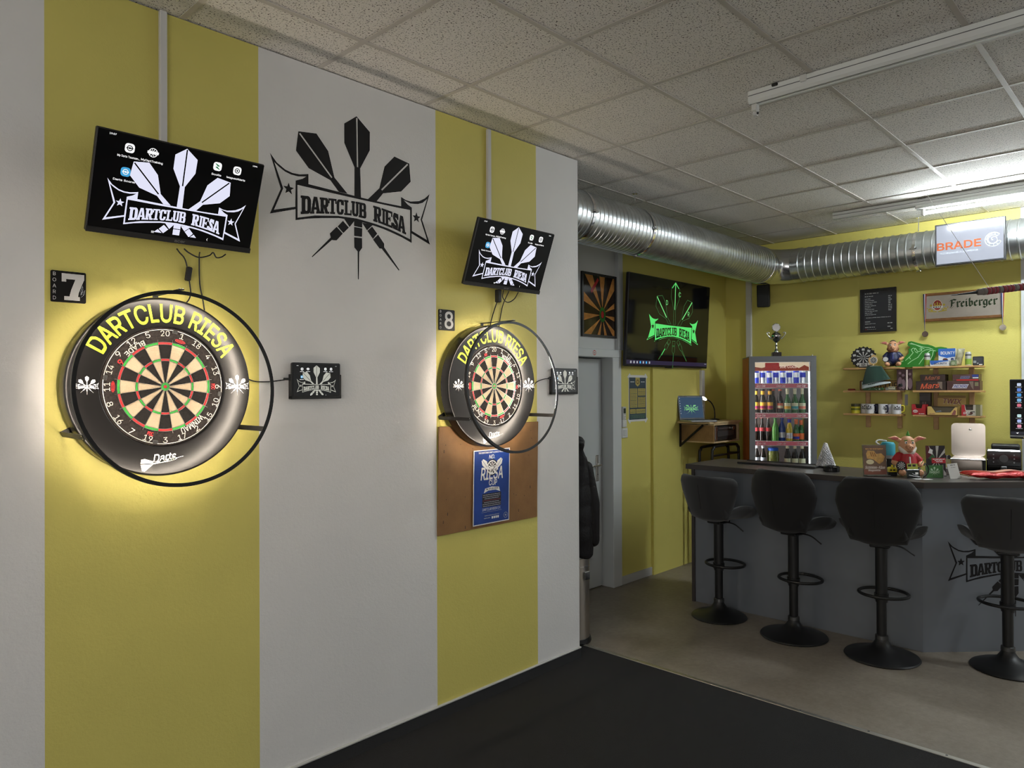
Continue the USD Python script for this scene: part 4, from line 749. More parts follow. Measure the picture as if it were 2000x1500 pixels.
# ------------------------------------------------------------------ the bar
BARG = M('bar_grey_paint', (0.165, 0.180, 0.205), 0.5, var=(3, 0.06)); LAM = M('dark_laminate', (0.075, 0.066, 0.060), 0.33, var=(22, 0.18)); EDGE = M('laminate_edge', (0.055, 0.046, 0.042), 0.45)
t = thing('bar_counter', 'grey panelled bar with a dark worktop bending away at the right', 'bar counter')
q = 0.7071; LN = 1.6; ZT = 1.135
part(t, 'front_panel', box(5.36, 5.385, 1.362, 3.046, 0.0, 1.096, 0.001), BARG)
pp = Polygon([(5.36, 1.362), (5.36+LN*q, 1.362-LN*q), (5.385+LN*q, 1.372-LN*q), (5.385, 1.372)])
part(t, 'front_panel', prism(pp, 0.0, 1.096), BARG)
part(t, 'side_panel', box(5.345, 5.92, 3.046, 3.072, 0.0, 1.096, 0.001), EDGE)
top = Polygon([(5.295, 3.095), (5.295, 1.335), (5.295+LN*q, 1.335-LN*q), (5.295+LN*q+0.44, 1.335-LN*q+0.44), (5.93, 1.60), (5.93, 3.095)])
part(t, 'worktop', prism(top, 1.096, ZT-0.0015), EDGE); part(t, 'worktop_face', prism(top.buffer(-0.002), ZT-0.0015, ZT), LAM)
t = thing('back_counter', 'dark rear worktop on a grey cabinet below the sweets shelves', 'counter')
part(t, 'rear_worktop', prism(Polygon([(6.42, 2.60), (6.42, 1.0), (6.9, 0.55), (7.300, 0.55), (7.300, 2.60)]), 0.92, 0.955), LAM)
part(t, 'rear_cabinet', box(6.47, 7.295, 0.98, 2.55, 0.0, 0.92), BARG)
solo('decal', 'black dart decal with a lettered banner on the angled front of the grey bar', 'wall decal', prism(emblem(0.90, (0.62, 0.583)), 0.0004, 0.0012), decal_black, F(225, (5.36, 1.362, 0.0)))

FAB = M('stool_fabric', (0.007, 0.0068, 0.0075), 0.9, sheen=0.1, bump=(500, 0.0008)); STM = M('stool_metal', (0.007, 0.007, 0.0075), 0.42)
def stool(at, deg, label, low=False):
    t = thing('bar_stool', label, 'bar stool', FZ(at, deg), 'bar stools along the counter')
    fab = M('stool_fabric_grey', (0.026, 0.026, 0.028), 0.85, sheen=0.2, bump=(500, 0.0008)) if low else FAB
    kb = 0.208 if low else 0.228
    part(t, 'base', lathe([(0, 0), (kb-0.006, 0), (kb, 0.006), (kb-0.006, 0.014), (0.17, 0.030), (0.105, 0.050), (0.06, 0.075), (0.04, 0.105), (0.034, 0.13), (0, 0.13)], 64), STM, 35)
    part(t, 'collar', lathe([(0.034, 0.118), (0.040, 0.120), (0.038, 0.142), (0.031, 0.146), (0.031, 0.118)], 32), M('collar_grey', (0.10, 0.10, 0.10), 0.3, 0.8), 30)
    part(t, 'lower_column', cyl(0.030, (0, 0, 0.125), (0, 0, 0.42), 28), STM, 40); part(t, 'upper_column', cyl(0.036, (0, 0, 0.36), (0, 0, 0.73), 28), STM, 40)
    part(t, 'footrest', [tube([(0.085+0.135*math.cos(a), 0.15*math.sin(a), 0.395) for a in np.linspace(0, 2*PI, 48, endpoint=False)], 0.0105, 8, True), cyl(0.043, (0, 0, 0.375), (0, 0, 0.415))], STM, 40)
    part(t, 'swivel_plate', [box(-0.07, 0.07, -0.06, 0.06, 0.722, 0.742, 0.006)], STM); part(t, 'lever', tube(smoothline([(0.02, -0.05, 0.732), (0.03, -0.12, 0.722), (0.04, -0.19, 0.677)]), 0.005, 8), STM, True)
    def seat(u, v):
        s = (v-0.5)*2; w = np.interp(u, [0, 0.25, 0.6, 0.85, 1], [0.16, 0.20, 0.265, 0.25, 0.20])
        return (-0.17 + 0.385*u - 0.03*s*s*u, s*w, 0.774 + 0.010*math.sin(PI*u) + 0.095*abs(s)**2.6*(0.35+0.65*math.sin(PI*min(1, u*1.1))) + (0.06*(1-u/0.15)**2 if u < 0.15 else 0))
    part(t, 'seat', shell(seat, 28, 32, 0.066), fab, 50)
    def back(u, v):
        s = (v-0.5)*2
        if low: w, H_ = np.interp(u, [0, 0.15, 0.4, 0.65, 0.85, 0.95, 1], [0.155, 0.18, 0.212, 0.24, 0.250, 0.238, 0.205]), 0.335
        else: w, H_ = np.interp(u, [0, 0.12, 0.35, 0.6, 0.8, 0.93, 1], [0.165, 0.185, 0.225, 0.255, 0.243, 0.205, 0.165]), 0.425
        return (-0.165 - 0.075*u + 0.085*s*s*(0.6+0.6*u) - 0.012*math.cos(s*PI), s*w, 0.767 + H_*u - 0.012*s*s*u)
    b = part(t, 'backrest', shell(back, 32, 32, 0.058), fab, 50)
    sm = [np.array(back(u, 0.5)) + [-0.0305, 0, 0] for u in np.linspace(0.25, 0.80, 14)]
    part(b, 'seam', tube(sm, 0.0022, 6), M('seam_black', (0.003, 0.003, 0.003), 0.9), True)
    return t
s0 = stool((5.125, 2.712, 0), -6, 'low-backed grey bar stool at the left end of the bar', True)
copy(s0, FZ((5.40, 0.897, 0.0), 14), 'low-backed grey bar stool cut by the right picture edge, before the dart decal')
s1 = stool((5.085, 2.115, 0), -10, 'high-backed black bar stool before the drinks fridge, second from the left')
copy(s1, FZ((5.09, 1.537, 0), 8), 'high-backed black bar stool before the snack brochure, third from the left')

# ------------------------------------------------------------------ drinks fridge
FA = 213.0; fw_ = _f*6.95 + _R*(527/FPX*6.95)
FR = F(FA, (fw_[0], fw_[1], 0.0))
ft = thing('drinks_fridge', 'tall grey glass-door drinks fridge full of bottles and cans in the corner', 'fridge', FR)
FG = M('fridge_grey', (0.16, 0.165, 0.175), 0.45); BRN = M('fridge_brown', C(190, 98, 48), 0.5, var=(10, 0.15)); a = 0.305; HF = 2.06
FW = M('fridge_lining', (0.62, 0.66, 0.68), 0.5); DEEP = 0.46
part(ft, 'side_panel', box(-a, -a+0.02, 0.05, HF-0.01, -DEEP, 0.0), BRN); part(ft, 'side_panel', box(a-0.02, a, 0.05, HF-0.01, -DEEP, 0.0), FG)
part(ft, 'back_panel', box(-a+0.02, a-0.02, 0.05, HF-0.01, -DEEP, -DEEP+0.02), FW); part(ft, 'top_panel', box(-a, a, HF-0.01, HF, -DEEP, 0.02), FG); part(ft, 'bottom_panel', box(-a, a, 0.0, 0.12, -DEEP, 0.0), FG)
dx0, dx1, dz0, dz1 = -0.252, 0.255, 0.22, HF-0.055
dr = part(ft, 'door', prism(sbox(-a, 0.1, a, HF).difference(sbox(dx0, dz0, dx1, dz1)), 0.0, 0.045), FG)
part(dr, 'glass', box(dx0, dx1, dz0, dz1, 0.018, 0.022), usdkit.material(stage, '/World/Looks/pane_glass', {'f': ('fresnel', {'IOR': 1.35}), 't': ('transparent_bsdf', {'color': (0.95, 0.97, 0.97)}), 'g': ('glossy_bsdf', {'roughness': 0.02, 'color': (0.9, 0.9, 0.9)}), 'm': ('mix_closure', {})}, [('f.fac', 'm.fac'), ('t.BSDF', 'm.closure1'), ('g.BSDF', 'm.closure2')], surface='m.closure'))
for sx in (-a+0.012, a-0.03): part(dr, 'hinge', cyl(0.006, (sx, HF, 0.02), (sx, HF+0.012, 0.02), 10), steel)
hdr = part(ft, 'header', box(dx0+0.002, dx1-0.002, dz1-0.085, dz1-0.002, -0.03, -0.02), GLOW('header_cream', C(214, 190, 160), 0.9))
part(hdr, 'amber_splash', prism(Polygon([(dx0+.005, dz1-.083), (dx0+.005, dz1-.045), (-0.18, dz1-.055), (-0.1, dz1-.035), (0.02, dz1-0.045), (0.1, dz1-.03), (0.16, dz1-.06), (0.21, dz1-.03), (dx1-.005, dz1-.05), (dx1-.005, dz1-.083)]), -0.02, -0.0195), GLOW('header_brown', C(120, 40, 16), 0.9))
part(hdr, 'red_label', prism(rrect(-0.15, -0.02, dz1-0.078, dz1-0.006, 0.008), -0.0195, -0.019), GLOW('header_red', C(130, 12, 12), 0.9)); part(hdr, 'lettering', text('Coca-Cola', 0.03, -0.019, 0.0005, False, (-0.085, dz1-0.042), width=0.105, shear=0.2), GLOW('header_dim_red', C(165, 30, 28), 0.8))
part(hdr, 'lettering', text('ICE COLD', 0.023, -0.0195, 0.0006, True, (0.065, dz1-0.045), width=0.155), GLOW('header_white', C(232, 205, 190), 0.9))
SHZ = [1.800, 1.513, 1.242, 0.965]               # shelf levels
PINK = M('price_strip_pink', C(200, 92, 104), 0.4); LEDW = GLOW('fridge_led', (0.9, 0.97, 1.0), 9.0)
for z in SHZ:
    sh = part(ft, 'shelf', box(dx0-0.02, dx1+0.02, z-0.008, z-0.003, -DEEP+0.03, -0.05), white_plastic)
    part(sh, 'price_strip', box(dx0+0.0, dx1-0.012, z-0.042, z-0.004, -0.05, -0.046), GLOW('price_strip_glow', C(178, 92, 102), 0.45)); part(sh, 'strip_edge', [box(dx0, dx1-0.012, z-0.004, z+0.002, -0.05, -0.044), box(dx0, dx1-0.012, z-0.047, z-0.042, -0.05, -0.044)], white_plastic)
    for x in (-0.185, 0.0, 0.185): part(sh, 'lettering', text('Coca-Cola', 0.022, -0.046, 0.0005, True, (x, z-0.023), width=0.078, shear=0.25), paper_white)
part(ft, 'led_column', box(dx1-0.008, dx1+0.004, dz0, dz1-0.09, -0.03, -0.022), GLOW('led_column_white', (0.92, 0.98, 1.0), 3.0))
for k in range(26): part(ft, 'led_lamp', box(dx1-0.006, dx1+0.002, dz0+0.62+k*0.038, dz0+0.632+k*0.038, -0.022, -0.020), LEDW)
part(ft, 'light_bar', box(dx0, dx1, dz1-0.014, dz1-0.006, -0.12, -0.06), GLOW('fridge_bar', (0.9, 0.97, 1.0), FRIDGE_L)); part(ft, 'light_bar', box(dx0-0.018, dx0-0.010, dz0, dz1-0.1, -0.06, -0.04), GLOW('fridge_bar', (0, 0, 0)))
ORD = ['first', 'second', 'third', 'fourth', 'fifth', 'sixth', 'seventh', 'eighth']
# what stands in it
def bottle_prof(r, h, neck, sh):  # body radius, height, neck radius, shoulder height as a share
    return [(0, 0), (r*0.9, 0), (r, 0.006), (r, h*sh), (r*0.86, h*(sh+0.06)), (neck*1.5, h*(sh+0.16)), (neck, h*(sh+0.24)), (neck, h*0.95), (neck*1.1, h*0.955), (neck*1.1, h), (0, h)]
def bottle(name, label, cat, x, z, d, r, h, neck, sh, glass, lab=None, labz=(0.2, 0.5), cap=None, group=None, neckband=None, lab2=None):
    m = FR @ np.array([[1, 0, 0, x], [0, 0, 1, z-0.0022], [0, -1, 0, d], [0, 0, 0, 1.]])   # z up, front towards the door
    t = thing(name, label, cat, m, group)
    part(t, 'body', lathe(bottle_prof(r, h, neck, sh), 20), glass, 35)
    band = lambda r0, r1, z0, z1, mt, nm='label': part(t, nm, lathe([(r0-0.004, z0), (r0+0.0006, z0), (r1+0.0006, z1), (r1-0.004, z1), (r0-0.004, z0)], 20), mt, 35)
    if lab: band(r, r, h*labz[0], h*labz[1], lab)
    if lab2: band(r+0.0003, r+0.0003, h*(labz[0]+0.02), h*((labz[0]+labz[1])/2), lab2, 'label_stripe')
    if neckband: band(neck*1.05, neck*1.05, h*0.78, h*0.94, neckband, 'neck_label')
    part(t, 'cap', lathe([(0, h-0.016), (neck*1.25, h-0.016), (neck*1.25, h+0.002), (0, h+0.002)], 16), cap or white_plastic, 30)
    return t
def can(name, label, x, z, d, r, h, m_, lab, group):
    t = thing(name, label, 'can', FR @ np.array([[1, 0, 0, x], [0, 0, 1, z-0.0022], [0, -1, 0, d], [0, 0, 0, 1.]]) if d is not None else None, group)
    part(t, 'body', lathe([(0, 0), (r*0.8, 0), (r, 0.008), (r, h-0.012), (r*0.82, h), (0, h-0.002)], 22), m_, 35); part(t, 'label', lathe([(r-0.004, h*0.45), (r+0.0005, h*0.45), (r+0.0005, h*0.8), (r-0.004, h*0.8), (r-0.004, h*0.45)], 22), lab, 35)
    part(t, 'lid', lathe([(0, h-0.003), (r*0.8, h-0.003), (r*0.82, h+0.001), (0, h)], 18), chrome, 30); return t
CS = M('can_silver', (0.72, 0.74, 0.78), 0.25, 0.7); CB = M('can_blue', C(38, 52, 165), 0.3, 0.3); CV = M('can_violet', C(120, 60, 190), 0.3, 0.3); DKG = M('dark_glass', (0.012, 0.008, 0.006), 0.1, coat=0.3); GRG = M('green_glass', C(46, 104, 52), 0.12, coat=0.3); CLA = M('cola_brown', (0.012, 0.006, 0.004), 0.1, coat=0.4)
BLG = M('blue_glass', C(40, 70, 150), 0.12, coat=0.3); LBY = M('label_yellow', C(232, 178, 52), 0.5); LBM = M('label_magenta', C(165, 40, 90), 0.5); LBC = M('label_cream', C(226, 226, 190), 0.5); LBO = M('label_orange', C(240, 120, 60), 0.5); LBR = M('label_red', C(195, 50, 56), 0.5); LBT = M('label_teal', C(60, 160, 170), 0.5); LBS = M('label_silver', (0.65, 0.67, 0.72), 0.35, 0.4); LBK = M('label_peach', C(225, 130, 105), 0.5); YGL = M('yellow_drink', C(214, 186, 60), 0.15, coat=0.3); PET = M('green_pet', C(84, 160, 62), 0.15, coat=0.3)
for k in range(8):
    x = -0.222+k*0.062
    can('energy_drink_can', '%s drink can from the left on the top fridge shelf, %s' % (ORD[k], 'silver with a blue band' if k % 2 else 'blue with a silver band') if k < 7 else 'blue can with violet print at the right end of the top fridge shelf', x, SHZ[0], -0.10-(k % 2)*0.012, 0.0265, 0.134, CS if k % 2 else CB, CB if k % 2 else CS if k < 7 else CV, 'drink cans on the top fridge shelf' if k < 7 else None)
for k in range(3): bottle('juice_bottle', 'dark juice bottle with a yellow label, %s from the left on the second fridge shelf' % ORD[k], 'bottle', -0.228+k*0.066, SHZ[1], -0.10, 0.031, 0.232, 0.017, 0.52, DKG, LBY, (0.16, 0.46), matt_black, 'dark yellow-labelled juice bottles', LBY, LBM)
for k in range(2): bottle('juice_bottle', ['dark bottle standing in shade between the yellow-labelled and the peach-labelled bottles', 'dark bottle with a peach and white label in the middle of the second fridge shelf'][k], 'bottle', -0.055+k*0.055, SHZ[1], -0.17+k*0.07, 0.028, 0.232, 0.014, 0.5, DKG, None if k == 0 else LBK, (0.2, 0.42), LBK, None, None, LBC if k else None)
for k, (lb, l2, tx) in enumerate([(LBC, LBY, 'green glass bottle with a pale yellow label, right half of the second fridge shelf'), (LBC, LBT, 'green glass bottle with a cream and teal label on the second fridge shelf'), (LBC, LBK, 'green glass bottle with a cream and pink label, right end of the second fridge shelf')]):
    bottle('lemonade_bottle', tx, 'bottle', 0.066+k*0.068, SHZ[1], -0.09, 0.031, 0.236, 0.0135, 0.46, GRG, lb, (0.16, 0.42), LBC, None, LBC, l2)
for k in range(3): bottle('cola_bottle', 'dark cola bottle with a red band, %s from the left on the third fridge shelf' % ORD[k], 'bottle', -0.228+k*0.0575, SHZ[2], -0.10, 0.028, 0.236, 0.0135, 0.5, CLA, LBR, (0.40, 0.55), LBR, 'cola bottles on the third fridge shelf')
bottle('lemonade_bottle', 'bulging green plastic bottle on the third fridge shelf', 'bottle', -0.048, SHZ[2], -0.09, 0.033, 0.225, 0.014, 0.56, PET, None, cap=M('cap_green', C(60, 130, 50), 0.4)); bottle('water_bottle', 'dark blue bottle with a grey label on the third fridge shelf', 'bottle', 0.016, SHZ[2], -0.10, 0.031, 0.225, 0.014, 0.56, BLG, LBS, (0.15, 0.38), CB)
bottle('lemonade_bottle', 'clear bottle of yellow drink with a silver-blue neck on the third fridge shelf', 'bottle', 0.082, SHZ[2], -0.09, 0.031, 0.23, 0.016, 0.5, YGL, LBS, (0.12, 0.35), LBR, None, CB); bottle('orangeade_bottle', 'green bottle with an orange and blue label on the third fridge shelf', 'bottle', 0.145, SHZ[2], -0.09, 0.029, 0.21, 0.014, 0.5, GRG, LBO, (0.08, 0.36), LBO, None, LBO, CB)
bottle('orangeade_bottle', 'orange-labelled bottle at the right end of the third fridge shelf', 'bottle', 0.196, SHZ[2], -0.12, 0.028, 0.20, 0.014, 0.5, GRG, LBO, (0.08, 0.38), LBO, None, LBO)
for k in range(2): bottle('beer_bottle', '%s silver-necked dark beer bottle from the left on the lowest visible fridge shelf' % ORD[k], 'bottle', -0.224+k*0.062, SHZ[3], -0.10, 0.030, 0.262, 0.0135, 0.5, DKG, LBS, (0.1, 0.45), CB, 'silver-necked beer bottles', LBS)
for k in range(3): bottle('beer_bottle', '%s white-necked dark beer bottle, right of the pickle jar on the lowest fridge shelf' % ORD[k], 'bottle', 0.065+k*0.068, SHZ[3], -0.10, 0.030, 0.262, 0.0145, 0.48, DKG, LBC, (0.12, 0.42), LBC, 'white-necked beer bottles', LBC)
t = thing('pickle_jar', 'wide glass jar of green pickles with a blue lid in the fridge', 'jar', FR @ np.array([[1, 0, 0, -0.065], [0, 0, 1, SHZ[3]-0.0022], [0, -1, 0, -0.12], [0, 0, 0, 1.]]))
part(t, 'glass', lathe([(0, 0), (0.052, 0), (0.056, 0.01), (0.056, 0.15), (0.048, 0.175), (0.046, 0.18), (0, 0.18)], 28), M('pickle_glass', C(120, 126, 62), 0.12, var=(60, 0.4), coat=0.4), 35); part(t, 'lid', lathe([(0, 0.18), (0.050, 0.18), (0.050, 0.204), (0.045, 0.21), (0, 0.21)], 28), M('lid_blue', C(36, 96, 200), 0.35), 30)

t = thing('trophy', 'silver trophy cup with curled handles on top of the drinks fridge', 'trophy', FR @ np.array([[1, 0, 0, -0.032], [0, 0, 1, HF+0.001], [0, -1, 0, -0.10], [0, 0, 0, 1.]]))
part(t, 'base', box(-0.042, 0.042, -0.042, 0.042, 0, 0.042, 0.003), M('trophy_marble', (0.03, 0.02, 0.018), 0.2, var=(60, 0.6)))
part(t, 'stem', lathe([(0, 0.042), (0.030, 0.042), (0.028, 0.05), (0.016, 0.058), (0.020, 0.066), (0.012, 0.075), (0.009, 0.10), (0.015, 0.108), (0.010, 0.116), (0.008, 0.135), (0.014, 0.142), (0, 0.142)], 32), chrome, 35)
part(t, 'cup', lathe([(0, 0.140), (0.012, 0.140), (0.034, 0.160), (0.046, 0.185), (0.048, 0.20), (0.045, 0.212), (0.034, 0.230), (0.016, 0.240), (0, 0.242)], 36), M('dark_chrome', (0.35, 0.35, 0.36), 0.1, 1.0), 50); part(t, 'bowl_ring', lathe([(0.046, 0.196), (0.051, 0.199), (0.051, 0.206), (0.046, 0.208), (0.046, 0.196)], 36), chrome, 30)
for sx in (-1, 1): part(t, 'handle', tube(smoothline([(sx*0.042, 0, 0.172), (sx*0.066, 0, 0.195), (sx*0.082, 0, 0.218), (sx*0.086, 0, 0.232), (sx*0.074, 0, 0.238), (sx*0.064, 0, 0.228)]), 0.0065, 8), chrome, True)
part(t, 'medallion', [lathe([(0, -0.004), (0.036, -0.004), (0.038, 0), (0.036, 0.004), (0, 0.004)], 28, 'y', (0, 0, 0.285))] + [ball(0.037*math.cos(q_), 0, 0.285+0.037*math.sin(q_), 0.007, sub=1) for q_ in np.linspace(0, 2*PI, 14, endpoint=False)], chrome, 40); part(t, 'finial', cyl(0.005, (0, 0, 0.238), (0, 0, 0.252), 10), chrome)

# ------------------------------------------------------------------ things on the bar wall (yb: across, growing to the left; z: height)
bw = lambda y, z, out=0.0, **k: F(180, (WB-out, y, z), **k)
t = thing('loudspeaker', 'small black loudspeaker high in the corner above the drinks fridge', 'loudspeaker', F(200, (WB-0.11, 3.30, 2.71), tilt=8))
part(t, 'cabinet', box(-0.062, 0.062, -0.115, 0.115, -0.06, 0.05, 0.008), matt_black); part(t, 'grille', box(-0.056, 0.056, -0.10, 0.10, 0.05, 0.055, 0.004), M('grille_black', (0.02, 0.02, 0.02), 0.8, bump=(700, 0.002))); part(t, 'wall_arm', box(-0.015, 0.015, -0.02, 0.02, -0.115, -0.055), matt_black)
t = thing('price_board', 'black framed price list with white print on the yellow bar wall', 'price list', bw(2.222, 2.487))
a, b = 0.158, 0.205
part(t, 'frame', prism(sbox(-a, -b, a, b).difference(sbox(-a+0.024, -b+0.024, a-0.024, b-0.024)), 0, 0.022), black_plastic); part(t, 'sheet', box(-a+0.022, a-0.022, -b+0.022, b-0.022, 0, 0.008), M('menu_slate', (0.030, 0.030, 0.034), 0.25))
w = 0.008; DIM = M('menu_print', (0.36, 0.36, 0.36), 0.5)
part(t, 'heading', lines(-0.118, 0.005, 0.163, 0.010, w, 31, n=4), DIM); part(t, 'heading', lines(-0.118, -0.045, 0.136, 0.008, w, 32, n=4), DIM)
for k in range(10):
    part(t, 'print_line', lines(-0.118, -0.118+0.03+0.08*((k*7) % 5)/5+0.02, 0.112-k*0.0168, 0.006, w, 40+k), DIM)
    if k < 9: part(t, 'price', lines(0.088, 0.12, 0.128-k*0.0165, 0.008, w, 60+k, n=4), DIM)
part(t, 'print_line', lines(-0.11, 0.115, -0.068, 0.006, w, 71), DIM)
for y, x1, pr_ in ((-0.105, -0.06, 0), (-0.125, -0.025, 1), (-0.158, -0.03, 1)):
    part(t, 'print_line', lines(-0.118, x1, y, 0.008 if y != -0.125 else 0.006, w, int(-y*999)), DIM)
    if pr_: part(t, 'price', lines(0.08, 0.122, y, 0.010, w, int(-y*777), n=4), DIM)
for k in range(6): part(t, 'footer_mark', prism(rrect(-0.115+k*0.0165, -0.103+k*0.0165, -0.189, -0.177, 0.002), w, w+0.0005), REDP if k == 0 else DIM)
part(t, 'footer_mark', prism(rrect(0.105, 0.125, -0.193, -0.175, 0.002), w, w+0.0005), paper_white)

# brewery sign
t = thing('brewery_sign', 'long wooden brewery sign with dark green blackletter above the sweets shelf', 'sign', bw(1.530, 2.477, 0.012))
a, b = 0.300, 0.115
part(t, 'panel', box(-a, a, -b+0.004, b-0.004, -0.012, 0.004), M('mirror_silver', C(178, 168, 156), 0.35, var=(3.5, 0.12)))
for y in (-1, 1): part(t, 'moulding', box(-a, a, y*b-0.012, y*b+0.012, -0.012, 0.010, 0.004), M('moulding_wood', C(140, 96, 54), 0.4, var=(20, 0.2)))
def nib(strokes, at, k, w0, th, ang=40, wd=0.29):
    """Blackletter drawn with a broad nib held at an angle."""
    d = np.array([math.cos(rad(ang)), math.sin(rad(ang))])*wd/2; g = []
    for s in strokes:
        for p, q_ in zip(s[:-1], s[1:]):
            p, q_ = np.array(p), np.array(q_); g.append(Polygon([tuple(c) for c in (p-d, p+d, q_+d, q_-d)]).buffer(0.018).union(LineString([tuple(p-d), tuple(p+d)]).buffer(0.02)).union(LineString([tuple(q_-d), tuple(q_+d)]).buffer(0.02)))
    return prism(affinity.affine_transform(unary_union(g), [k, 0, 0, k, at[0], at[1]]), w0, w0+th)
GL = {'F': ([[(0.2, 1.25), (0.55, 1.42), (1.0, 1.3)], [(0.35, 1.3), (0.3, 0.2), (0.12, -0.05)], [(0.3, 0.75), (0.75, 0.8)], [(0.02, 1.15), (0.2, 1.32)], [(0.55, 0.05), (0.3, -0.15)]], 1.0),
      'r': ([[(0.15, 0.95), (0.2, 0.85), (0.2, 0.1), (0.32, 0.0)], [(0.2, 0.8), (0.5, 0.98), (0.62, 0.85)]], 0.62),
      'e': ([[(0.55, 0.72), (0.4, 0.95), (0.15, 0.75), (0.15, 0.2), (0.35, 0.0), (0.58, 0.15)], [(0.18, 0.48), (0.55, 0.72)]], 0.68),
      'i': ([[(0.12, 0.92), (0.2, 0.8), (0.2, 0.12), (0.34, 0.02)], [(0.2, 1.28), (0.24, 1.22)]], 0.45),
      'b': ([[(0.2, 1.45), (0.2, 0.15), (0.4, 0.0), (0.62, 0.2), (0.62, 0.7), (0.45, 0.92), (0.22, 0.75)]], 0.78),
      'g': ([[(0.6, 0.85), (0.3, 0.95), (0.15, 0.72), (0.15, 0.25), (0.35, 0.05), (0.6, 0.2)], [(0.62, 0.95), (0.62, -0.15), (0.4, -0.42), (0.1, -0.25)]], 0.78)}
x = 0.0; ms = []
for ch in 'Freiberger':
    st_, adv = GL[ch]; ms.append(nib(st_, (-0.098+x*0.0475, -0.012), 0.0475, 0.004, 0.001)); x += adv + 0.06
part(t, 'blackletter_lettering', ms, M('sign_green', C(30, 52, 22), 0.4))
cx, cy = -0.195, 0.004
SG = M('sign_gold', C(190, 168, 60), 0.4); SR = M('sign_red', C(150, 44, 34), 0.4)
part(t, 'crest_gold', prism(affinity.scale(disc(cx, cy+0.01, 0.04), 0.95, 1.25), 0.004, 0.0045), M('sign_cream', C(214, 204, 176), 0.4)); part(t, 'crest_red', prism(affinity.scale(disc(cx, cy+0.012, 0.035), 0.95, 1.25), 0.0045, 0.005), SR)
part(t, 'crest_castle', prism(unary_union([sbox(cx+dx-0.005, cy, cx+dx+0.005, cy+0.03+0.01*(dx == 0)) for dx in (-0.02, 0, 0.02)] + [sbox(cx-0.026, cy-0.005, cx+0.026, cy+0.012)]), 0.005, 0.0054), SG)
rb = part(t, 'crest_ribbon', prism(sbox(cx-0.042, cy-0.014, cx+0.042, cy+0.004), 0.0054, 0.0058), paper_white); part(rb, 'lettering', lines(cx-0.036, cx+0.036, cy-0.005, 0.008, 0.0058, 2, n=2), M('sign_green', (0, 0, 0)))
for sx in (-1, 1): part(t, 'hop_leaves', prism(unary_union([Point(cx+sx*(0.045+0.012*k), cy-0.034+0.010*(k % 2)+0.004*k).buffer(0.009-0.0012*k) for k in range(4)] + [Point(cx+sx*0.052, cy+0.012).buffer(0.01), LineString([(cx+sx*0.01, cy-0.046), (cx+sx*0.07, cy-0.04)]).buffer(0.004)]), 0.004, 0.0046), SG)
def medal(y, ztop, zbot, label, m_):
    t = thing('medal', label, 'medal', bw(y, zbot, 0.03), 'medals hanging from the brewery sign')
    for k, c in enumerate((M('ribbon_blue', C(44, 56, 110), 0.7), paper_white, M('ribbon_red', C(165, 40, 40), 0.7))):
        part(t, 'ribbon_stripe', prism(Polygon([(-0.0135+k*0.009, ztop-zbot), (-0.0045+k*0.009, ztop-zbot), (0.0-0.0015+k*0.0015, 0.035), (-0.004+k*0.0025, 0.035)]), 0.0, 0.0015), c)
    part(t, 'disc', lathe([(0, -0.003), (0.024, -0.003), (0.026, 0), (0.024, 0.004), (0.021, 0.0035), (0, 0.003)], 32).apply_translation([0, 0, 0]), m_, 30); part(t, 'loop', tube([(0.005*math.cos(q_), 0.030+0.005*math.sin(q_), 0) for q_ in np.linspace(0, 2*PI, 12, endpoint=False)], 0.0014, 6, True), steel)
    return t
medal(1.822, 2.60, 2.238, 'bronze medal on a tricolour ribbon at the left end of the brewery sign', M('medal_bronze', (0.20, 0.15, 0.13), 0.4, 0.9)); medal(1.232, 2.58, 2.262, 'silver medal on a tricolour ribbon at the right end of the brewery sign', M('medal_silver', (0.75, 0.73, 0.68), 0.25, 1.0))

# shelves
PINE = M('pine_wood', C(190, 148, 96), 0.55, var=(16, 0.14)); PINE2 = M('pine_post', C(196, 158, 112), 0.6, var=(16, 0.16))
def shelf_unit(name, label, y0, y1, posts, levels, zlow):
    t = thing(name, label, 'shelf')
    for z in levels: part(t, 'board', box(7.145, 7.31, y1, y0, z-0.017, z, 0.003), PINE)
    for y in posts: part(t, 'post', box(7.306, WB, y-0.020, y+0.020, zlow, levels[0]-0.017, 0.004), PINE2)
    return t
LV = [1.942, 1.729, 1.512]
shelf_unit('sweets_shelf', 'pine wall shelf on two posts holding mugs and figurines, left one', 2.485, 1.990, (2.315, 2.04), LV, 1.378)
shelf_unit('sweets_shelf', 'pine wall shelf on two posts stacked with chocolate bar boxes, right one', 1.888, 1.362, (1.742, 1.465), LV, 1.378)
XS = 7.225                                       # middle of the shelf boards
def sf(y, lev, x=XS, deg=0.0): return F(180+deg, (x, y, LV[lev]+0.0006))
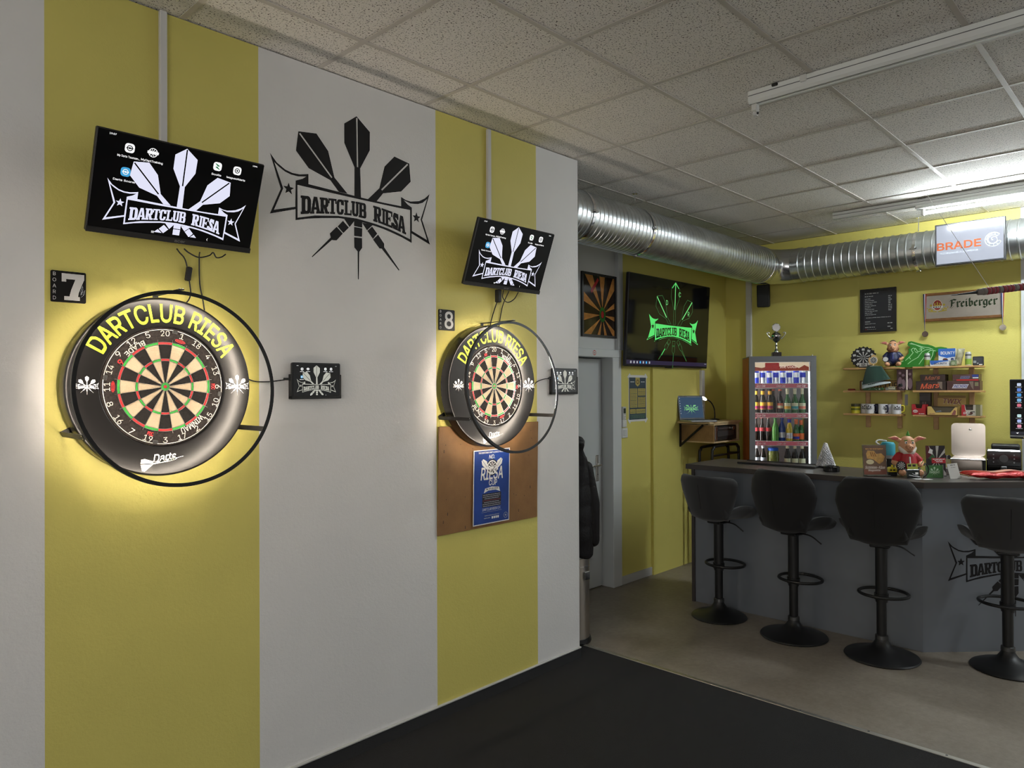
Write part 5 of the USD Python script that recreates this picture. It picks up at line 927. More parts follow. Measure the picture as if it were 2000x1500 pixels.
# carton helpers: frame u right, v up, w to the viewer
def carton(name, label, frame, wd, ht, dp, m_, prints=(), cat='box', group=None):
    t = thing(name, label, cat, frame, group); part(t, 'carton', box(-wd/2, wd/2, 0, ht, -dp/2, dp/2, 0.0015), m_)
    for nm, ms, mt in prints: part(t, nm, ms, mt)
    return t
MB_ = M('carton_dark', C(44, 30, 28), 0.35); MRD = M('mars_red', C(205, 92, 62), 0.4); d2 = 0.06
for nm, y, z0, wd, ht, lab in (('chocolate_box', 1.748, 0, 0.236, 0.082, 'lower dark chocolate box with red script in the left stack on the middle shelf'), ('chocolate_box', 1.733, 0.0825, 0.196, 0.058, 'upper dark chocolate box with red script in the left stack on the middle shelf')):
    f_ = sf(y, 1); f_[2, 3] += z0
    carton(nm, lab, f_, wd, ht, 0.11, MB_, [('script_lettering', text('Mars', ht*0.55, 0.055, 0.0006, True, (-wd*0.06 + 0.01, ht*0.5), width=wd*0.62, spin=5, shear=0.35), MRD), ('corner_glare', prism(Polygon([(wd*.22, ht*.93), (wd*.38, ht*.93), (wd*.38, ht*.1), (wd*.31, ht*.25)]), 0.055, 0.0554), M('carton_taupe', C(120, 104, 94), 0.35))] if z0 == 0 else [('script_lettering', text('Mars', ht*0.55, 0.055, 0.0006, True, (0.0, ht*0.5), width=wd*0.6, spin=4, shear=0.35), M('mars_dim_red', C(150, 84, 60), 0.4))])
SNB = M('snickers_brown', C(72, 46, 44), 0.35)
for y, z0, wd, ht, lab in ((1.500, 0, 0.246, 0.082, 'lower brown chocolate box with a blue-lettered white panel, right stack'), (1.482, 0.0825, 0.195, 0.055, 'upper brown chocolate box with a blue and white corner, right stack')):
    f_ = sf(y, 1); f_[2, 3] += z0; x0, x1 = -wd*0.34, wd*0.15
    pan = Polygon([(x0, ht*.22), (x1-0.01, ht*.22), (x1+0.006, ht*.66), (x0+0.014, ht*.66)]) if z0 == 0 else Polygon([(-wd*.22, ht*.3), (wd*.14, ht*.3), (wd*.18, ht*.75), (-wd*.18, ht*.75)])
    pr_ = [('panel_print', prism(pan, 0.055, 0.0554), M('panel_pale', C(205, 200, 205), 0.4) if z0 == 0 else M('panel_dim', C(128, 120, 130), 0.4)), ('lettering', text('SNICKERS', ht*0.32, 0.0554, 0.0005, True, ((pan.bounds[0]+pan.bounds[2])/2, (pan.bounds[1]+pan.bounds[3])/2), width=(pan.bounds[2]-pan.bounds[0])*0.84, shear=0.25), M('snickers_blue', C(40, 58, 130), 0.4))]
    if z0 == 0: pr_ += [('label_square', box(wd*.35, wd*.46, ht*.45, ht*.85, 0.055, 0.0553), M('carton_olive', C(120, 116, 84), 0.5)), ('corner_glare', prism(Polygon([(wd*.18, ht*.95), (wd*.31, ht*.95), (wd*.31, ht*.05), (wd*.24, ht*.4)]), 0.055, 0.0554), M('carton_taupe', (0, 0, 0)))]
    else: pr_ += [('blue_corner', box(wd*.25, wd*.49, ht*.55, ht*.95, 0.055, 0.0554), M('snickers_blue', (0, 0, 0))), ('white_corner', box(wd*.27, wd*.49, ht*.36, ht*.55, 0.055, 0.0554), paper_white), ('red_stripe', box(-wd*.35, wd*.49, ht*.05, ht*.2, 0.055, 0.0554), REDP)]
    carton('chocolate_box', lab, f_, wd, ht, 0.11, SNB, pr_)
BTY = M('bounty_blue', C(52, 104, 186), 0.4); CWH = M('carton_white', C(210, 210, 212), 0.45)
carton('coconut_bar_box', 'tall blue and white coconut bar box on the top right shelf', sf(1.636, 0, 7.258), 0.132, 0.155, 0.05, CWH, [('blue_band', box(-0.066, 0.066, 0.10, 0.155, 0.025, 0.0254), BTY), ('blue_swoosh', prism(Polygon([(-0.066, 0.10), (0.066, 0.10), (0.066, 0.082), (0.0, 0.072), (-0.05, 0.088)]), 0.025, 0.0254), BTY), ('lettering', text('BOUNTY', 0.026, 0.0254, 0.0006, True, (0.008, 0.116), width=0.11), paper_white), ('bar_picture', prism(affinity.scale(disc(-0.012, 0.058, 0.020), 1.0, 0.62), 0.025, 0.0256), M('choc_brown', C(80, 44, 38), 0.4)), ('print_mark', prism(disc(0.042, 0.06, 0.012), 0.025, 0.0255), M('label_navy', C(60, 70, 110), 0.5))])
carton('coconut_bar_box', 'low white and blue coconut bar tray in front on the top right shelf', sf(1.680, 0, 7.195), 0.144, 0.050, 0.07, CWH, [('blue_swoosh', prism(Polygon([(-0.072, 0.05), (0.072, 0.05), (0.072, 0.042), (0, 0.034), (-0.05, 0.012), (-0.064, 0.016)]), 0.035, 0.0354), BTY), ('lettering', text('BOUNTY', 0.016, 0.0354, 0.0006, True, (0.012, 0.022), width=0.10), M('label_navy', (0, 0, 0)))])
def shelf_can(y, label):
    t = thing('drink_can', label, 'can', FZ((7.20, y, LV[0]+0.0006)), 'green and white drink cans on the top right shelf'); r, h = 0.0235, 0.118
    part(t, 'body', lathe([(0, 0), (r*.8, 0), (r, .008), (r, h-.012), (r*.82, h), (0, h-.002)], 24), M('can_white', (0.62, 0.63, 0.60), 0.3, 0.5), 35); part(t, 'green_print', lathe([(r-.004, h*.08), (r+.0005, h*.08), (r+.0005, h*.5), (r-.004, h*.5), (r-.004, h*.08)], 24), M('can_green', C(130, 160, 60), 0.35), 35); part(t, 'dark_lettering', lathe([(r-.004, h*.72), (r+.0005, h*.72), (r+.0005, h*.82), (r-.004, h*.82), (r-.004, h*.72)], 24), M('can_print_dark', C(70, 70, 72), 0.4), 35)
shelf_can(1.781, 'green and white can before the green hand cutout on the top shelf'); shelf_can(1.466, 'green and white can beside the black tin on the top shelf')
t = thing('jar', 'small square glass jar with a green label beside the coconut bar tray', 'jar', sf(1.576, 0, 7.20)); part(t, 'glass', box(-0.022, 0.022, 0, 0.046, -0.02, 0.02, 0.006), M('jar_green', C(110, 128, 96), 0.2)); part(t, 'lid', box(-0.021, 0.021, 0.046, 0.052, -0.019, 0.019, 0.003), M('lid_grey', C(120, 124, 120), 0.4)); part(t, 'label', prism(disc(0, 0.023, 0.014), 0.02, 0.0206), M('label_sage', C(150, 160, 130), 0.5))
t = thing('snack_pouch', 'crumpled pale pouch leaning between the coconut box and the can', 'pouch', sf(1.522, 0, 7.22)); part(t, 'pouch', shell(lambda u, v: (-0.030+0.03*u+0.028*(v-0.5)*2, 0.004+0.142*u, 0.004*math.sin(9*u+5*v)), 16, 10, 0.022), M('pouch_grey', C(168, 164, 136), 0.3, var=(40, 0.3)), 60); part(t, 'top_seal', box(-0.022, 0.026, 0.138, 0.150, -0.003, 0.003), M('pouch_seal', C(196, 194, 180), 0.3))
t = thing('gift_tin', 'flat black tin with a faint picture at the right end of the top shelf', 'tin', sf(1.400, 0, 7.24, ) @ np.eye(4)); part(t, 'tin', prism(rrect(-0.04, 0.04, 0, 0.078, 0.008), -0.012, 0.012), M('tin_black', C(38, 40, 44), 0.3)); part(t, 'picture', prism(rrect(-0.032, 0.032, 0.012, 0.068, 0.006), 0.012, 0.0124), M('tin_picture', C(52, 56, 66), 0.3)); part(t, 'pale_print', [box(-0.035, -0.013, 0.022, 0.042, 0.0124, 0.0128), box(-0.008, 0.004, 0.014, 0.024, 0.0124, 0.0128)], M('tin_grey', C(140, 146, 150), 0.4)); part(t, 'white_print', box(0.008, 0.032, 0.004, 0.012, 0.0124, 0.0128), paper_white)
# green hand cutout
t = thing('foam_hand', 'big green cutout of a throwing hand outlined in white on the top shelf', 'cutout', sf(1.88, 0, 7.2985))
H = lambda pts: [((p[0]-320)/12.5*0.0040*1.0, (680-p[1])/12.5*0.00452) for p in pts]
hand = Polygon(H([(-260, 682), (-110, 590), (0, 430), (110, 335), (95, 230), (165, 190), (70, 110), (90, 55), (150, 42), (300, 90), (440, 130), (570, 145), (680, 180), (760, 225), (900, 212), (1030, 240), (1000, 330), (760, 300), (735, 420), (690, 540), (600, 682)])).buffer(0.006)
part(t, 'cutout', prism(hand.intersection(sbox(-1, 0.0, 1, 1)), -0.006, 0.006), M('foam_green', C(44, 128, 38), 0.5)); WL = M('foam_white', C(170, 215, 165), 0.5)
ls = [[(120, 90), (260, 120), (480, 230)], [(150, 75), (300, 135), (480, 190), (620, 215), (700, 250)], [(0, 510), (110, 420), (200, 320), (170, 280), (150, 240), (200, 205), (250, 215), (230, 260)], [(90, 425), (130, 475)], [(60, 600), (150, 530), (320, 440), (430, 300), (520, 260), (640, 250)], [(350, 610), (400, 540), (560, 340), (640, 275), (760, 290)], [(640, 500), (690, 400), (715, 280)], [(260, 210), (320, 300), (420, 270), (400, 210)], [(250, 290), (310, 330)], [(360, 230), (430, 240)], [(-230, 660), (-170, 590), (-60, 520)]]
part(t, 'outline', prism(unary_union([LineString(H(l)).buffer(0.0030) for l in ls]).intersection(hand), 0.006, 0.0068), WL)
# sweets on the lowest right shelf
RDC = M('carton_red', C(176, 36, 44), 0.4); TWG = M('carton_gold', C(206, 172, 100), 0.4)
t = carton('coffee_packet', 'tall black packet standing behind the red tray on the lowest shelf', sf(1.808, 2, 7.25), 0.090, 0.196, 0.05, M('packet_black', C(30, 26, 27), 0.3), [('grey_band', box(-0.042, 0.042, 0.125, 0.165, 0.025, 0.0254), M('packet_grey', C(58, 56, 60), 0.4)), ('pale_print', [box(-0.02, -0.012, 0.095, 0.115, 0.025, 0.0254), box(0.0, 0.008, 0.095, 0.115, 0.025, 0.0254)], M('packet_pale', C(120, 112, 108), 0.4))], 'packet')
def tray(name, label, y, x, wd, ht, dp, m_, dip, prints):
    t = thing(name, label, 'box', sf(y, 2, x)); a = wd/2
    part(t, 'front_wall', prism(dip, dp/2-0.003, dp/2), m_); part(t, 'side_wall', [box(-a, -a+0.003, 0, ht, -dp/2, dp/2), box(a-0.003, a, 0, ht, -dp/2, dp/2)], m_); part(t, 'floor_panel', box(-a, a, 0, 0.003, -dp/2, dp/2), m_); part(t, 'rear_wall', box(-a, a, 0, ht, -dp/2, -dp/2+0.003), M('carton_inside', C(84, 74, 58), 0.7))
    for nm, ms, mt in prints: part(t, nm, ms, mt)
    return t
tray('wafer_box', 'red open wafer box with a white oval logo on the lowest shelf', 1.838, 7.185, 0.116, 0.094, 0.075, RDC, Polygon([(-0.058, 0), (0.058, 0), (0.058, 0.094), (0.03, 0.094), (0.022, 0.058), (-0.02, 0.058), (-0.03, 0.094), (-0.058, 0.094)]), [('oval_logo', prism(affinity.scale(disc(-0.028, 0.032, 0.020), 1.0, 0.65), 0.0375, 0.038), paper_white), ('logo_lettering', text('KitKat', 0.012, 0.038, 0.0004, True, (-0.028, 0.032), width=0.032, spin=8), RDC), ('print_line', lines(0.0, 0.045, 0.010, 0.005, 0.0375, 8), paper_white)])
tray('caramel_bar_box', 'gold caramel bar box with a wide scooped front on the lowest shelf', 1.651, 7.175, 0.236, 0.076, 0.085, TWG, Polygon([(-0.118, 0), (0.118, 0), (0.118, 0.072), (0.098, 0.072), (0.062, 0.026), (-0.052, 0.024), (-0.085, 0.076), (-0.118, 0.076)]), [('bar_contents', prism(sbox(-0.112, 0.003, 0.112, 0.018), -0.038, 0.036), M('wrapper_brown', C(84, 72, 42), 0.3, var=(50, 0.4))), ('silver_wrapper', rot(box(-0.05, -0.01, 0.03, 0.045, -0.02, 0.02, 0.005), 12), M('wrapper_silver', C(100, 104, 110), 0.3)), ('picture', prism(Polygon([(0.07, 0.005), (0.10, 0.005), (0.105, 0.04), (0.092, 0.05), (0.082, 0.03)]), 0.0425, 0.043), M('wrapper_plum', C(140, 80, 76), 0.4)), ('print_line', lines(-0.10, -0.05, 0.012, 0.005, 0.0425, 12), M('wrapper_plum', (0, 0, 0)))])
t = thing('caramel_bar_box', 'raised gold caramel box lid with slanted lettering behind the scooped box', 'box', sf(1.608, 2, 7.265)); part(t, 'panel', box(-0.108, 0.108, 0.0, 0.172, -0.005, 0.004), TWG); part(t, 'dark_top', box(-0.108, 0.108, 0.150, 0.172, 0.004, 0.0044), M('carton_bronze', C(150, 120, 60), 0.4)); part(t, 'lettering', text('TWIX', 0.040, 0.004, 0.0006, True, (0.004, 0.122), width=0.14, spin=-3, shear=0.2), M('wrapper_plum', (0, 0, 0))); part(t, 'lettering_edge', text('TWIX', 0.040, 0.0036, 0.0006, True, (0.000, 0.115), width=0.14, spin=-3, shear=0.2), M('twix_cream', C(226, 205, 170), 0.4))
tray('wafer_box', 'white and red open wafer box at the right end of the lowest shelf', 1.440, 7.19, 0.138, 0.094, 0.08, M('carton_cream', C(196, 188, 172), 0.45), Polygon([(-0.069, 0), (0.034, 0), (0.069, 0), (0.069, 0.094), (0.018, 0.094), (0.016, 0.05), (-0.035, 0.05), (-0.045, 0.094), (-0.069, 0.094)]), [('red_corner', prism(Polygon([(-0.069, 0), (-0.035, 0.0), (-0.03, 0.02), (-0.042, 0.05), (-0.046, 0.094), (-0.069, 0.094)]), 0.04, 0.0404), RDC), ('end_panel', box(0.036, 0.069, 0.0, 0.094, 0.04, 0.0404), M('carton_olive', (0, 0, 0))), ('lettering', text('KitKat', 0.02, 0.0404, 0.0005, True, (-0.03, 0.026), width=0.05, spin=10, shear=0.2), paper_white), ('lettering_shadow', prism(affinity.scale(disc(-0.006, 0.022, 0.016), 1.3, 0.8), 0.04, 0.0403), M('choc_brown', (0, 0, 0))), ('print_line', lines(0.0, 0.03, 0.034, 0.006, 0.0404, 15), print_black), ('contents', box(-0.05, 0.03, 0.003, 0.075, -0.03, 0.03), M('choc_dark', C(60, 46, 38), 0.5))])

# left shelf, top: mini dartboard, small trophy, pig figurine
t = thing('number_wheel', 'round black number wheel with white cards and dart wedges, left on the top shelf', 'dart wheel', sf(2.333, 0, 7.25)); r = 0.108; cy = 0.098
part(t, 'disc', prism(unary_union([affinity.scale(disc(0, cy, r, 24), 1.0, 0.90)] + [disc(r*math.cos(k*PI/10), cy+r*0.9*math.sin(k*PI/10), 0.008, 6) for k in range(20)]).intersection(sbox(-1, 0, 1, 1)), -0.006, 0.006), print_black)
part(t, 'white_wedge', prism(unary_union([affinity.translate(affinity.scale(sector(0.006, 0.062, k*36-6, k*36+6), 1, 0.9, origin=(0, 0)), 0, cy) for k in range(10)]), 0.006, 0.0064), PRW)
for k in range(10):
    if k != 5:
        q_ = rad(k*36); part(t, 'white_card', rot(box(-0.013, 0.013, -0.010, 0.010, 0.006, 0.0075), -k*36*0.6).apply_translation([0.084*math.sin(q_), cy+0.076*math.cos(q_), 0]), PRW)
p = part(t, 'emblem_card', box(-0.035, 0.035, 0.012, 0.046, 0.006, 0.008), PRW); part(p, 'club_emblem', prism(emblem(0.045, (0.0, 0.028), ink=EM_SIMPLE), 0.008, 0.0085), print_black)
t = thing('small_trophy', 'small gold trophy with a round dart medallion on the top shelf edge', 'trophy', sf(2.223, 0, 7.18)); GO = M('trophy_gold', (0.85, 0.60, 0.28), 0.3, 0.45)
part(t, 'base', box(-0.026, 0.026, 0, 0.018, -0.015, 0.015, 0.003), M('trophy_cream', C(226, 200, 170), 0.3)); part(t, 'stem', cyl(0.006, (0.0, 0.018, 0), (0.0, 0.034, 0), 12), GO); part(t, 'figure', prism(Polygon([(-0.030, 0.030), (-0.042, 0.065), (-0.036, 0.092), (-0.022, 0.085), (-0.012, 0.112), (0.004, 0.118), (0.034, 0.085), (0.030, 0.050), (0.01, 0.030)]).buffer(0.004), -0.006, 0.0), GO)
md = part(t, 'medallion', prism(disc(0.002, 0.068, 0.031), 0.0, 0.006), PRW); part(md, 'board_print', prism(unary_union([affinity.translate(sector(0.004, 0.026, k*36-9, k*36+9), 0.002, 0.068) for k in range(10)]), 0.006, 0.0065), print_black)
SKN = M('figurine_skin', C(216, 160, 122), 0.45)
def pig(frame, label, k, shirt, trousers, hair, beard, hairm, collar=None):
    """A seated pig money-box figurine; frame: z up, facing +y of its own frame."""
    t = thing('pig_figurine', label, 'figurine', frame); S = lambda p: tuple(c*k for c in p); Bn = lambda *b: [(S(p0), r0*k, S(p1), r1*k) for p0, r0, p1, r1 in b]
    bones = Bn(((0, 0, 0.28), 0.23, (0, 0, 0.42), 0.20), ((0, 0.02, 0.72), 0.19, (0, 0.04, 0.80), 0.16), ((0, 0.02, 0.62), 0.18, (0, 0, 0.5), 0.14), ((0, 0.17, 0.70), 0.085, (0, 0.25, 0.69), 0.075), ((0, 0.10, 0.635), 0.12, (0, 0.14, 0.62), 0.09))
    for sx in (-1, 1):
        bones += Bn(((sx*0.20, 0, 0.47), 0.075, (sx*0.30, 0.06, 0.32), 0.065), ((sx*0.30, 0.06, 0.32), 0.06, (sx*0.24, 0.19, 0.27), 0.055), ((sx*0.12, 0.06, 0.12), 0.11, (sx*0.19, 0.27, 0.09), 0.08), ((sx*0.19, 0.27, 0.085), 0.075, (sx*0.205, 0.30, 0.10), 0.075))
        bones += Bn(((sx*0.15, 0.02, 0.83), 0.05, (sx*0.27, 0.02, 0.90), 0.055), ((sx*0.27, 0.02, 0.90), 0.055, (sx*0.41, 0.03, 0.90), 0.015))
    b = part(t, 'body', blob(bones, 0.035*k, 6), SKN, True)
    for sx in (-1, 1):
        part(b, 'inner_ear', ball(sx*0.28*k, 0.072*k, 0.895*k, 0.085*k, 0.012*k, 0.035*k, 2), M('figurine_pink', C(196, 108, 100), 0.5), True); part(b, 'eye', ball(sx*0.075*k, 0.185*k, 0.80*k, 0.028*k, 0.02*k, 0.032*k, 2), paper_white, True); part(b, 'pupil', ball(sx*0.072*k, 0.202*k, 0.80*k, 0.014*k, 0.008*k, 0.018*k, 2), print_black, True); part(b, 'nostril', ball(sx*0.03*k, 0.322*k, 0.695*k, 0.012*k, 0.008*k, 0.016*k, 1), M('figurine_dark', C(120, 66, 56), 0.5), True)
        part(b, 'brow', rot(box(sx*0.075*k-0.035*k, sx*0.075*k+0.035*k, 0.165*k, 0.19*k, 0.845*k, 0.86*k), sx*10, (0, 1, 0), (sx*0.075*k, 0, 0.85*k)), hairm)
    part(b, 'mouth', tube(smoothline([S((-0.06, 0.225, 0.60)), S((0, 0.245, 0.585)), S((0.06, 0.225, 0.60))]), 0.008*k, 6), M('figurine_dark', (0, 0, 0)), True)
    sh = Bn(((0, 0, 0.27), 0.245, (0, 0, 0.43), 0.212), ((0, 0, 0.43), 0.205, (0, 0.0, 0.53), 0.15)); 
    for sx in (-1, 1): sh += Bn(((sx*0.17, 0, 0.47), 0.095, (sx*0.265, 0.04, 0.375), 0.085))
    part(t, 'shirt', blob(sh, 0.035*k, 6), shirt, True)
    tr = Bn(((0, 0, 0.215), 0.20, (0, 0, 0.24), 0.215))
    for sx in (-1, 1): tr += Bn(((sx*0.10, 0.05, 0.14), 0.13, (sx*0.17, 0.19, 0.115), 0.105))
    part(t, 'trousers', blob(tr, 0.035*k, 4), trousers, True)
    if beard: part(t, 'beard', blob(Bn(((-0.15, 0.06, 0.66), 0.06, (-0.08, 0.13, 0.575), 0.065), ((-0.08, 0.13, 0.575), 0.065, (0.08, 0.13, 0.575), 0.065), ((0.15, 0.06, 0.66), 0.06, (0.08, 0.13, 0.575), 0.065)), 0.03*k, 3), beard, True)
    if hair == 'cap': part(t, 'hair', blob(Bn(((0, -0.02, 0.87), 0.125, (0, 0.0, 0.885), 0.115)), 0.03*k, 3), hairm, True)
    else: part(t, 'hair_tuft', [lathe([(0, 0.0), (0.045*k, 0.0), (0.038*k, 0.05*k), (0.015*k, 0.11*k), (0, 0.15*k)], 14, at=S((-0.02, 0.03, 0.94)))], hairm, True)
    bc = S((0.24, 0.345, 0.27)); bd_ = part(t, 'toy_dartboard', cyl(0.105*k, np.array(bc)-[0, 0.012*k, 0], np.array(bc)+[0, 0.012*k, 0], 28), print_black)
    wd_ = unary_union([sector(0.004*k, 0.082*k, q_*36-9, q_*36+9) for q_ in range(10)]) if collar else disc(0, 0, 0.085*k)
    part(bd_, 'white_field', rot(prism(wd_, 0.012*k, 0.016*k), -90, (1, 0, 0)).apply_translation(bc), PRW)
    part(t, 'shirt_front', blob(Bn(((0, 0.235, 0.28), 0.02, (0, 0.205, 0.45), 0.02)), 0.03*k, 1), collar or M('shirt_sheen', C(60, 66, 130), 0.4), True)
    part(t, 'dart', [cyl(0.008*k, S((-0.24, 0.22, 0.28)), S((-0.30, 0.25, 0.42)), 8)], hairm)
    return t
def face_dir(at, deg): return FZ(at, deg-90)
pig(face_dir((7.215, 2.066, LV[0]+0.006), 195), 'seated pig figurine in a dark blue shirt on the top left shelf', 0.245, M('shirt_navy', C(28, 34, 72), 0.4, var=(40, 0.5)), print_black, 'cap', M('beard_brown', C(126, 82, 52), 0.7), M('hair_dark', C(52, 44, 30), 0.7))
# left shelf, middle
t = thing('knit_hat', 'dark green felt hat with a pale band hanging over the left shelf', 'hat', sf(2.19, 1, 7.092)); HG = M('felt_green', C(24, 56, 44), 0.9, sheen=0.3)
def hat_mesh(z0, z1, wtop, wbot, off):
    v, f, n, m = [], [], 28, 14
    for i in range(m):
        s_ = i/(m-1); w_ = wtop + (wbot-wtop)*s_**0.9; cx_ = off[0]*s_
        for k in range(n):
            a_ = 2*PI*k/n; x_ = cx_ + w_*math.cos(a_); v.append((x_, z1+(z0-z1)*s_ + 0.22*x_*s_, 0.045*(0.5+0.5*s_)*math.sin(a_)*(1+0.1*math.sin(5*a_))))
    for i in range(m-1):
        for k in range(n): a_, b_, c_, d_ = i*n+k, i*n+(k+1) % n, (i+1)*n+(k+1) % n, (i+1)*n+k; f += [(a_, b_, c_), (a_, c_, d_)]
    v += [(0, z1+0.006, 0), (off[0], z0, 0)]; e = len(v)
    for k in range(n): f += [(e-2, (k+1) % n, k), (e-1, (m-1)*n+k, (m-1)*n+(k+1) % n)]
    h_ = trimesh.Trimesh(v, f); h_.fix_normals(); return h_
part(t, 'crown', hat_mesh(0.075, 0.222, 0.062, 0.122, (0.015, 0)), HG, 50); part(t, 'band', mv(hat_mesh(0.040, 0.080, 0.122, 0.126, (0.004, 0)), 0.013, 0, 0.002), M('felt_pale', C(176, 184, 186), 0.9), 50)
part(t, 'band_lettering', mv(rot(lines(-0.04, 0.035, 0.0, 0.007, 0.0485, 6, n=2), 12), 0.0, 0.062, 0.001), M('felt_green', (0, 0, 0)))
t = thing('name_plate', 'framed plate with dark capitals half hidden behind the green hat', 'sign', sf(2.20, 1, 7.285)); part(t, 'plate', prism(rrect(-0.178, 0.178, 0, 0.092, 0.012).difference(rrect(-0.172, 0.172, 0.006, 0.086, 0.010)), -0.004, 0.004), M('plate_rust', C(96, 54, 26), 0.5)); part(t, 'backing', prism(rrect(-0.172, 0.172, 0.006, 0.086, 0.010), -0.003, 0.001), M('plate_tan', C(150, 120, 62), 0.5)); part(t, 'lettering', text('DARTCLUB', 0.052, 0.001, 0.001, True, (0.0, 0.046), width=0.31), M('plate_dark', C(50, 30, 18), 0.5))
solo('candy_bar', 'flat dark red bar lying at the left end of the middle left shelf', 'packet', box(-0.029, 0.029, 0, 0.016, -0.02, 0.02, 0.004), M('packet_red', C(120, 24, 20), 0.4), sf(2.422, 1, 7.19))
t = thing('dart_case', 'green dart case with white dart prints under the hat brim', 'case', sf(2.225, 1, 7.185)); part(t, 'case', prism(rrect(-0.082, 0.082, 0, 0.026, 0.008), -0.03, 0.03), M('case_green', C(64, 104, 62), 0.45)); part(t, 'dart_print', prism(unary_union([Polygon([(-0.04, 0.006), (-0.02, 0.018), (-0.015, 0.016)]), Polygon([(0.01, 0.022), (0.04, 0.008), (0.036, 0.005)]), disc(0.06, 0.013, 0.007)]), 0.03, 0.0304), paper_white)
t = thing('dart_set', 'clear box of silver darts with a cream label on the middle left shelf', 'dart box', sf(2.068, 1, 7.175)); part(t, 'box', box(-0.05, 0.034, 0, 0.028, -0.02, 0.02, 0.004), M('dart_box_silver', C(150, 152, 148), 0.2, 0.5)); part(t, 'label', box(-0.02, 0.034, 0.012, 0.036, 0.018, 0.0215), M('dart_label', C(190, 186, 160), 0.5)); part(t, 'print', lines(-0.015, 0.03, 0.026, 0.006, 0.0215, 5), M('can_print_dark', (0, 0, 0)))
t = thing('travel_cup', 'black and white cup with a dark lid beside the photograph', 'cup', FZ((7.18, 1.985, LV[1]+0.0006))); part(t, 'body', lathe([(0, 0), (0.022, 0), (0.026, 0.034), (0, 0.034)], 24), paper_white, 35); part(t, 'lid', lathe([(0, 0.034), (0.031, 0.034), (0.033, 0.04), (0.030, 0.058), (0.02, 0.066), (0, 0.066)], 24), matt_black, 35)
t = thing('group_photograph', 'tall glossy photograph of people hanging at the right end of the left shelf', 'photograph', F(172, (7.15, 1.952, LV[1]+0.002))); part(t, 'print', box(-0.068, 0.068, 0.0, 0.19, -0.002, 0.0), M('photo_brown', C(70, 50, 50), 0.15, var=(22, 0.5)))
for k, (x_, h_) in enumerate([(-0.04, 0.12), (-0.012, 0.10), (0.045, 0.11)]): part(t, 'figure_print', prism(unary_union([disc(x_, h_+0.035, 0.012), affinity.scale(disc(x_, h_*0.55, 0.02), 1.0, h_*0.5/0.02*0.9)]), 0.0, 0.0004), M('photo_mauve', C(128, 104, 112), 0.2))
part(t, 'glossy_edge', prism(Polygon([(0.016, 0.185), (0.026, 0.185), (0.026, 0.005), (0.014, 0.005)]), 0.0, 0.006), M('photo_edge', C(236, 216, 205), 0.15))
# mugs
def mug(y, x, label, m_, hm, band=None, handle=None, group='mugs on the lowest left shelf', em=True, deg=0.0):
    t = thing('mug', label, 'mug', FZ((x, y, LV[2]+0.0006))); r, h = 0.0395, 0.091
    part(t, 'body', lathe([(0, 0), (r-.004, 0), (r, .004), (r, h-.002), (r-.0015, h), (r-.004, h-.003), (r-.005, .01), (0, .01)], 36), m_, 35)
    if em:
        v = prism(emblem(0.062, (0, 0.05), ink=EM_SIMPLE), 0, 0.0006).subdivide_to_size(0.01); q_ = np.array(v.vertices); a_ = rad(180+deg) + q_[:, 0]/r; R_ = r + 0.0002 + q_[:, 2]
        part(t, 'club_emblem', trimesh.Trimesh(np.stack([R_*np.cos(a_), R_*np.sin(a_), q_[:, 1]], 1), v.faces, process=False), print_black)
    if band: part(t, 'rim_band', lathe([(r-.003, h*.72), (r+.0005, h*.72), (r+.0005, h), (r-.003, h), (r-.003, h*.72)], 36), band, 35)
    if handle is not None:
        ca, sa = math.cos(rad(handle)), math.sin(rad(handle)); part(t, 'handle', tube([((r-.002+p_)*ca, (r-.002+p_)*sa, z_) for p_, z_ in smoothline([(0, 0.078), (0.02, 0.076), (0.028, 0.05), (0.02, 0.022), (0, 0.018)], 5)], 0.006, 8), hm, True)
    return t
MUGW = M('mug_white', (0.68, 0.68, 0.70), 0.25); MUGN = M('mug_navy', C(30, 32, 60), 0.3)
t = mug(2.388, 7.195, 'yellow printed cup with a dark rim at the left end of the mug row', M('mug_yellow', C(206, 196, 50), 0.35), None, M('mug_rim_dark', C(70, 64, 30), 0.4), None, em=False); part(t, 'green_print', lathe([(0.038, 0.03), (0.0400, 0.03), (0.0400, 0.05), (0.038, 0.05), (0.038, 0.03)], 36), M('mug_olive', C(120, 126, 30), 0.4))
mug(2.315, 7.235, 'shaded white emblem mug behind, between the yellow cup and the front mug', MUGW, MUGN, deg=10); mug(2.258, 7.19, 'white emblem mug facing forward, second of the front row', MUGW, MUGN, handle=260)
mug(2.200, 7.268, 'dark-handled mug standing back in the middle of the row', MUGN, MUGN, em=False); mug(2.147, 7.19, 'white mug with its navy handle turned to the right', MUGW, MUGN, handle=235, deg=55); mug(2.082, 7.24, 'white mug standing back, left of the last mug', MUGW, MUGN, em=False); mug(2.033, 7.19, 'white emblem mug with a yellow handle at the right end', MUGW, M('mug_yellow', (0, 0, 0)), handle=285, deg=25)
solo('bookmark_card', 'pale narrow card pinned behind the last mug', 'card', prism(rrect(-0.013, 0.013, 0, 0.10, 0.006), 0, 0.0015), M('card_grey', C(150, 146, 150), 0.4), bw(1.987, 1.592, 0.002))

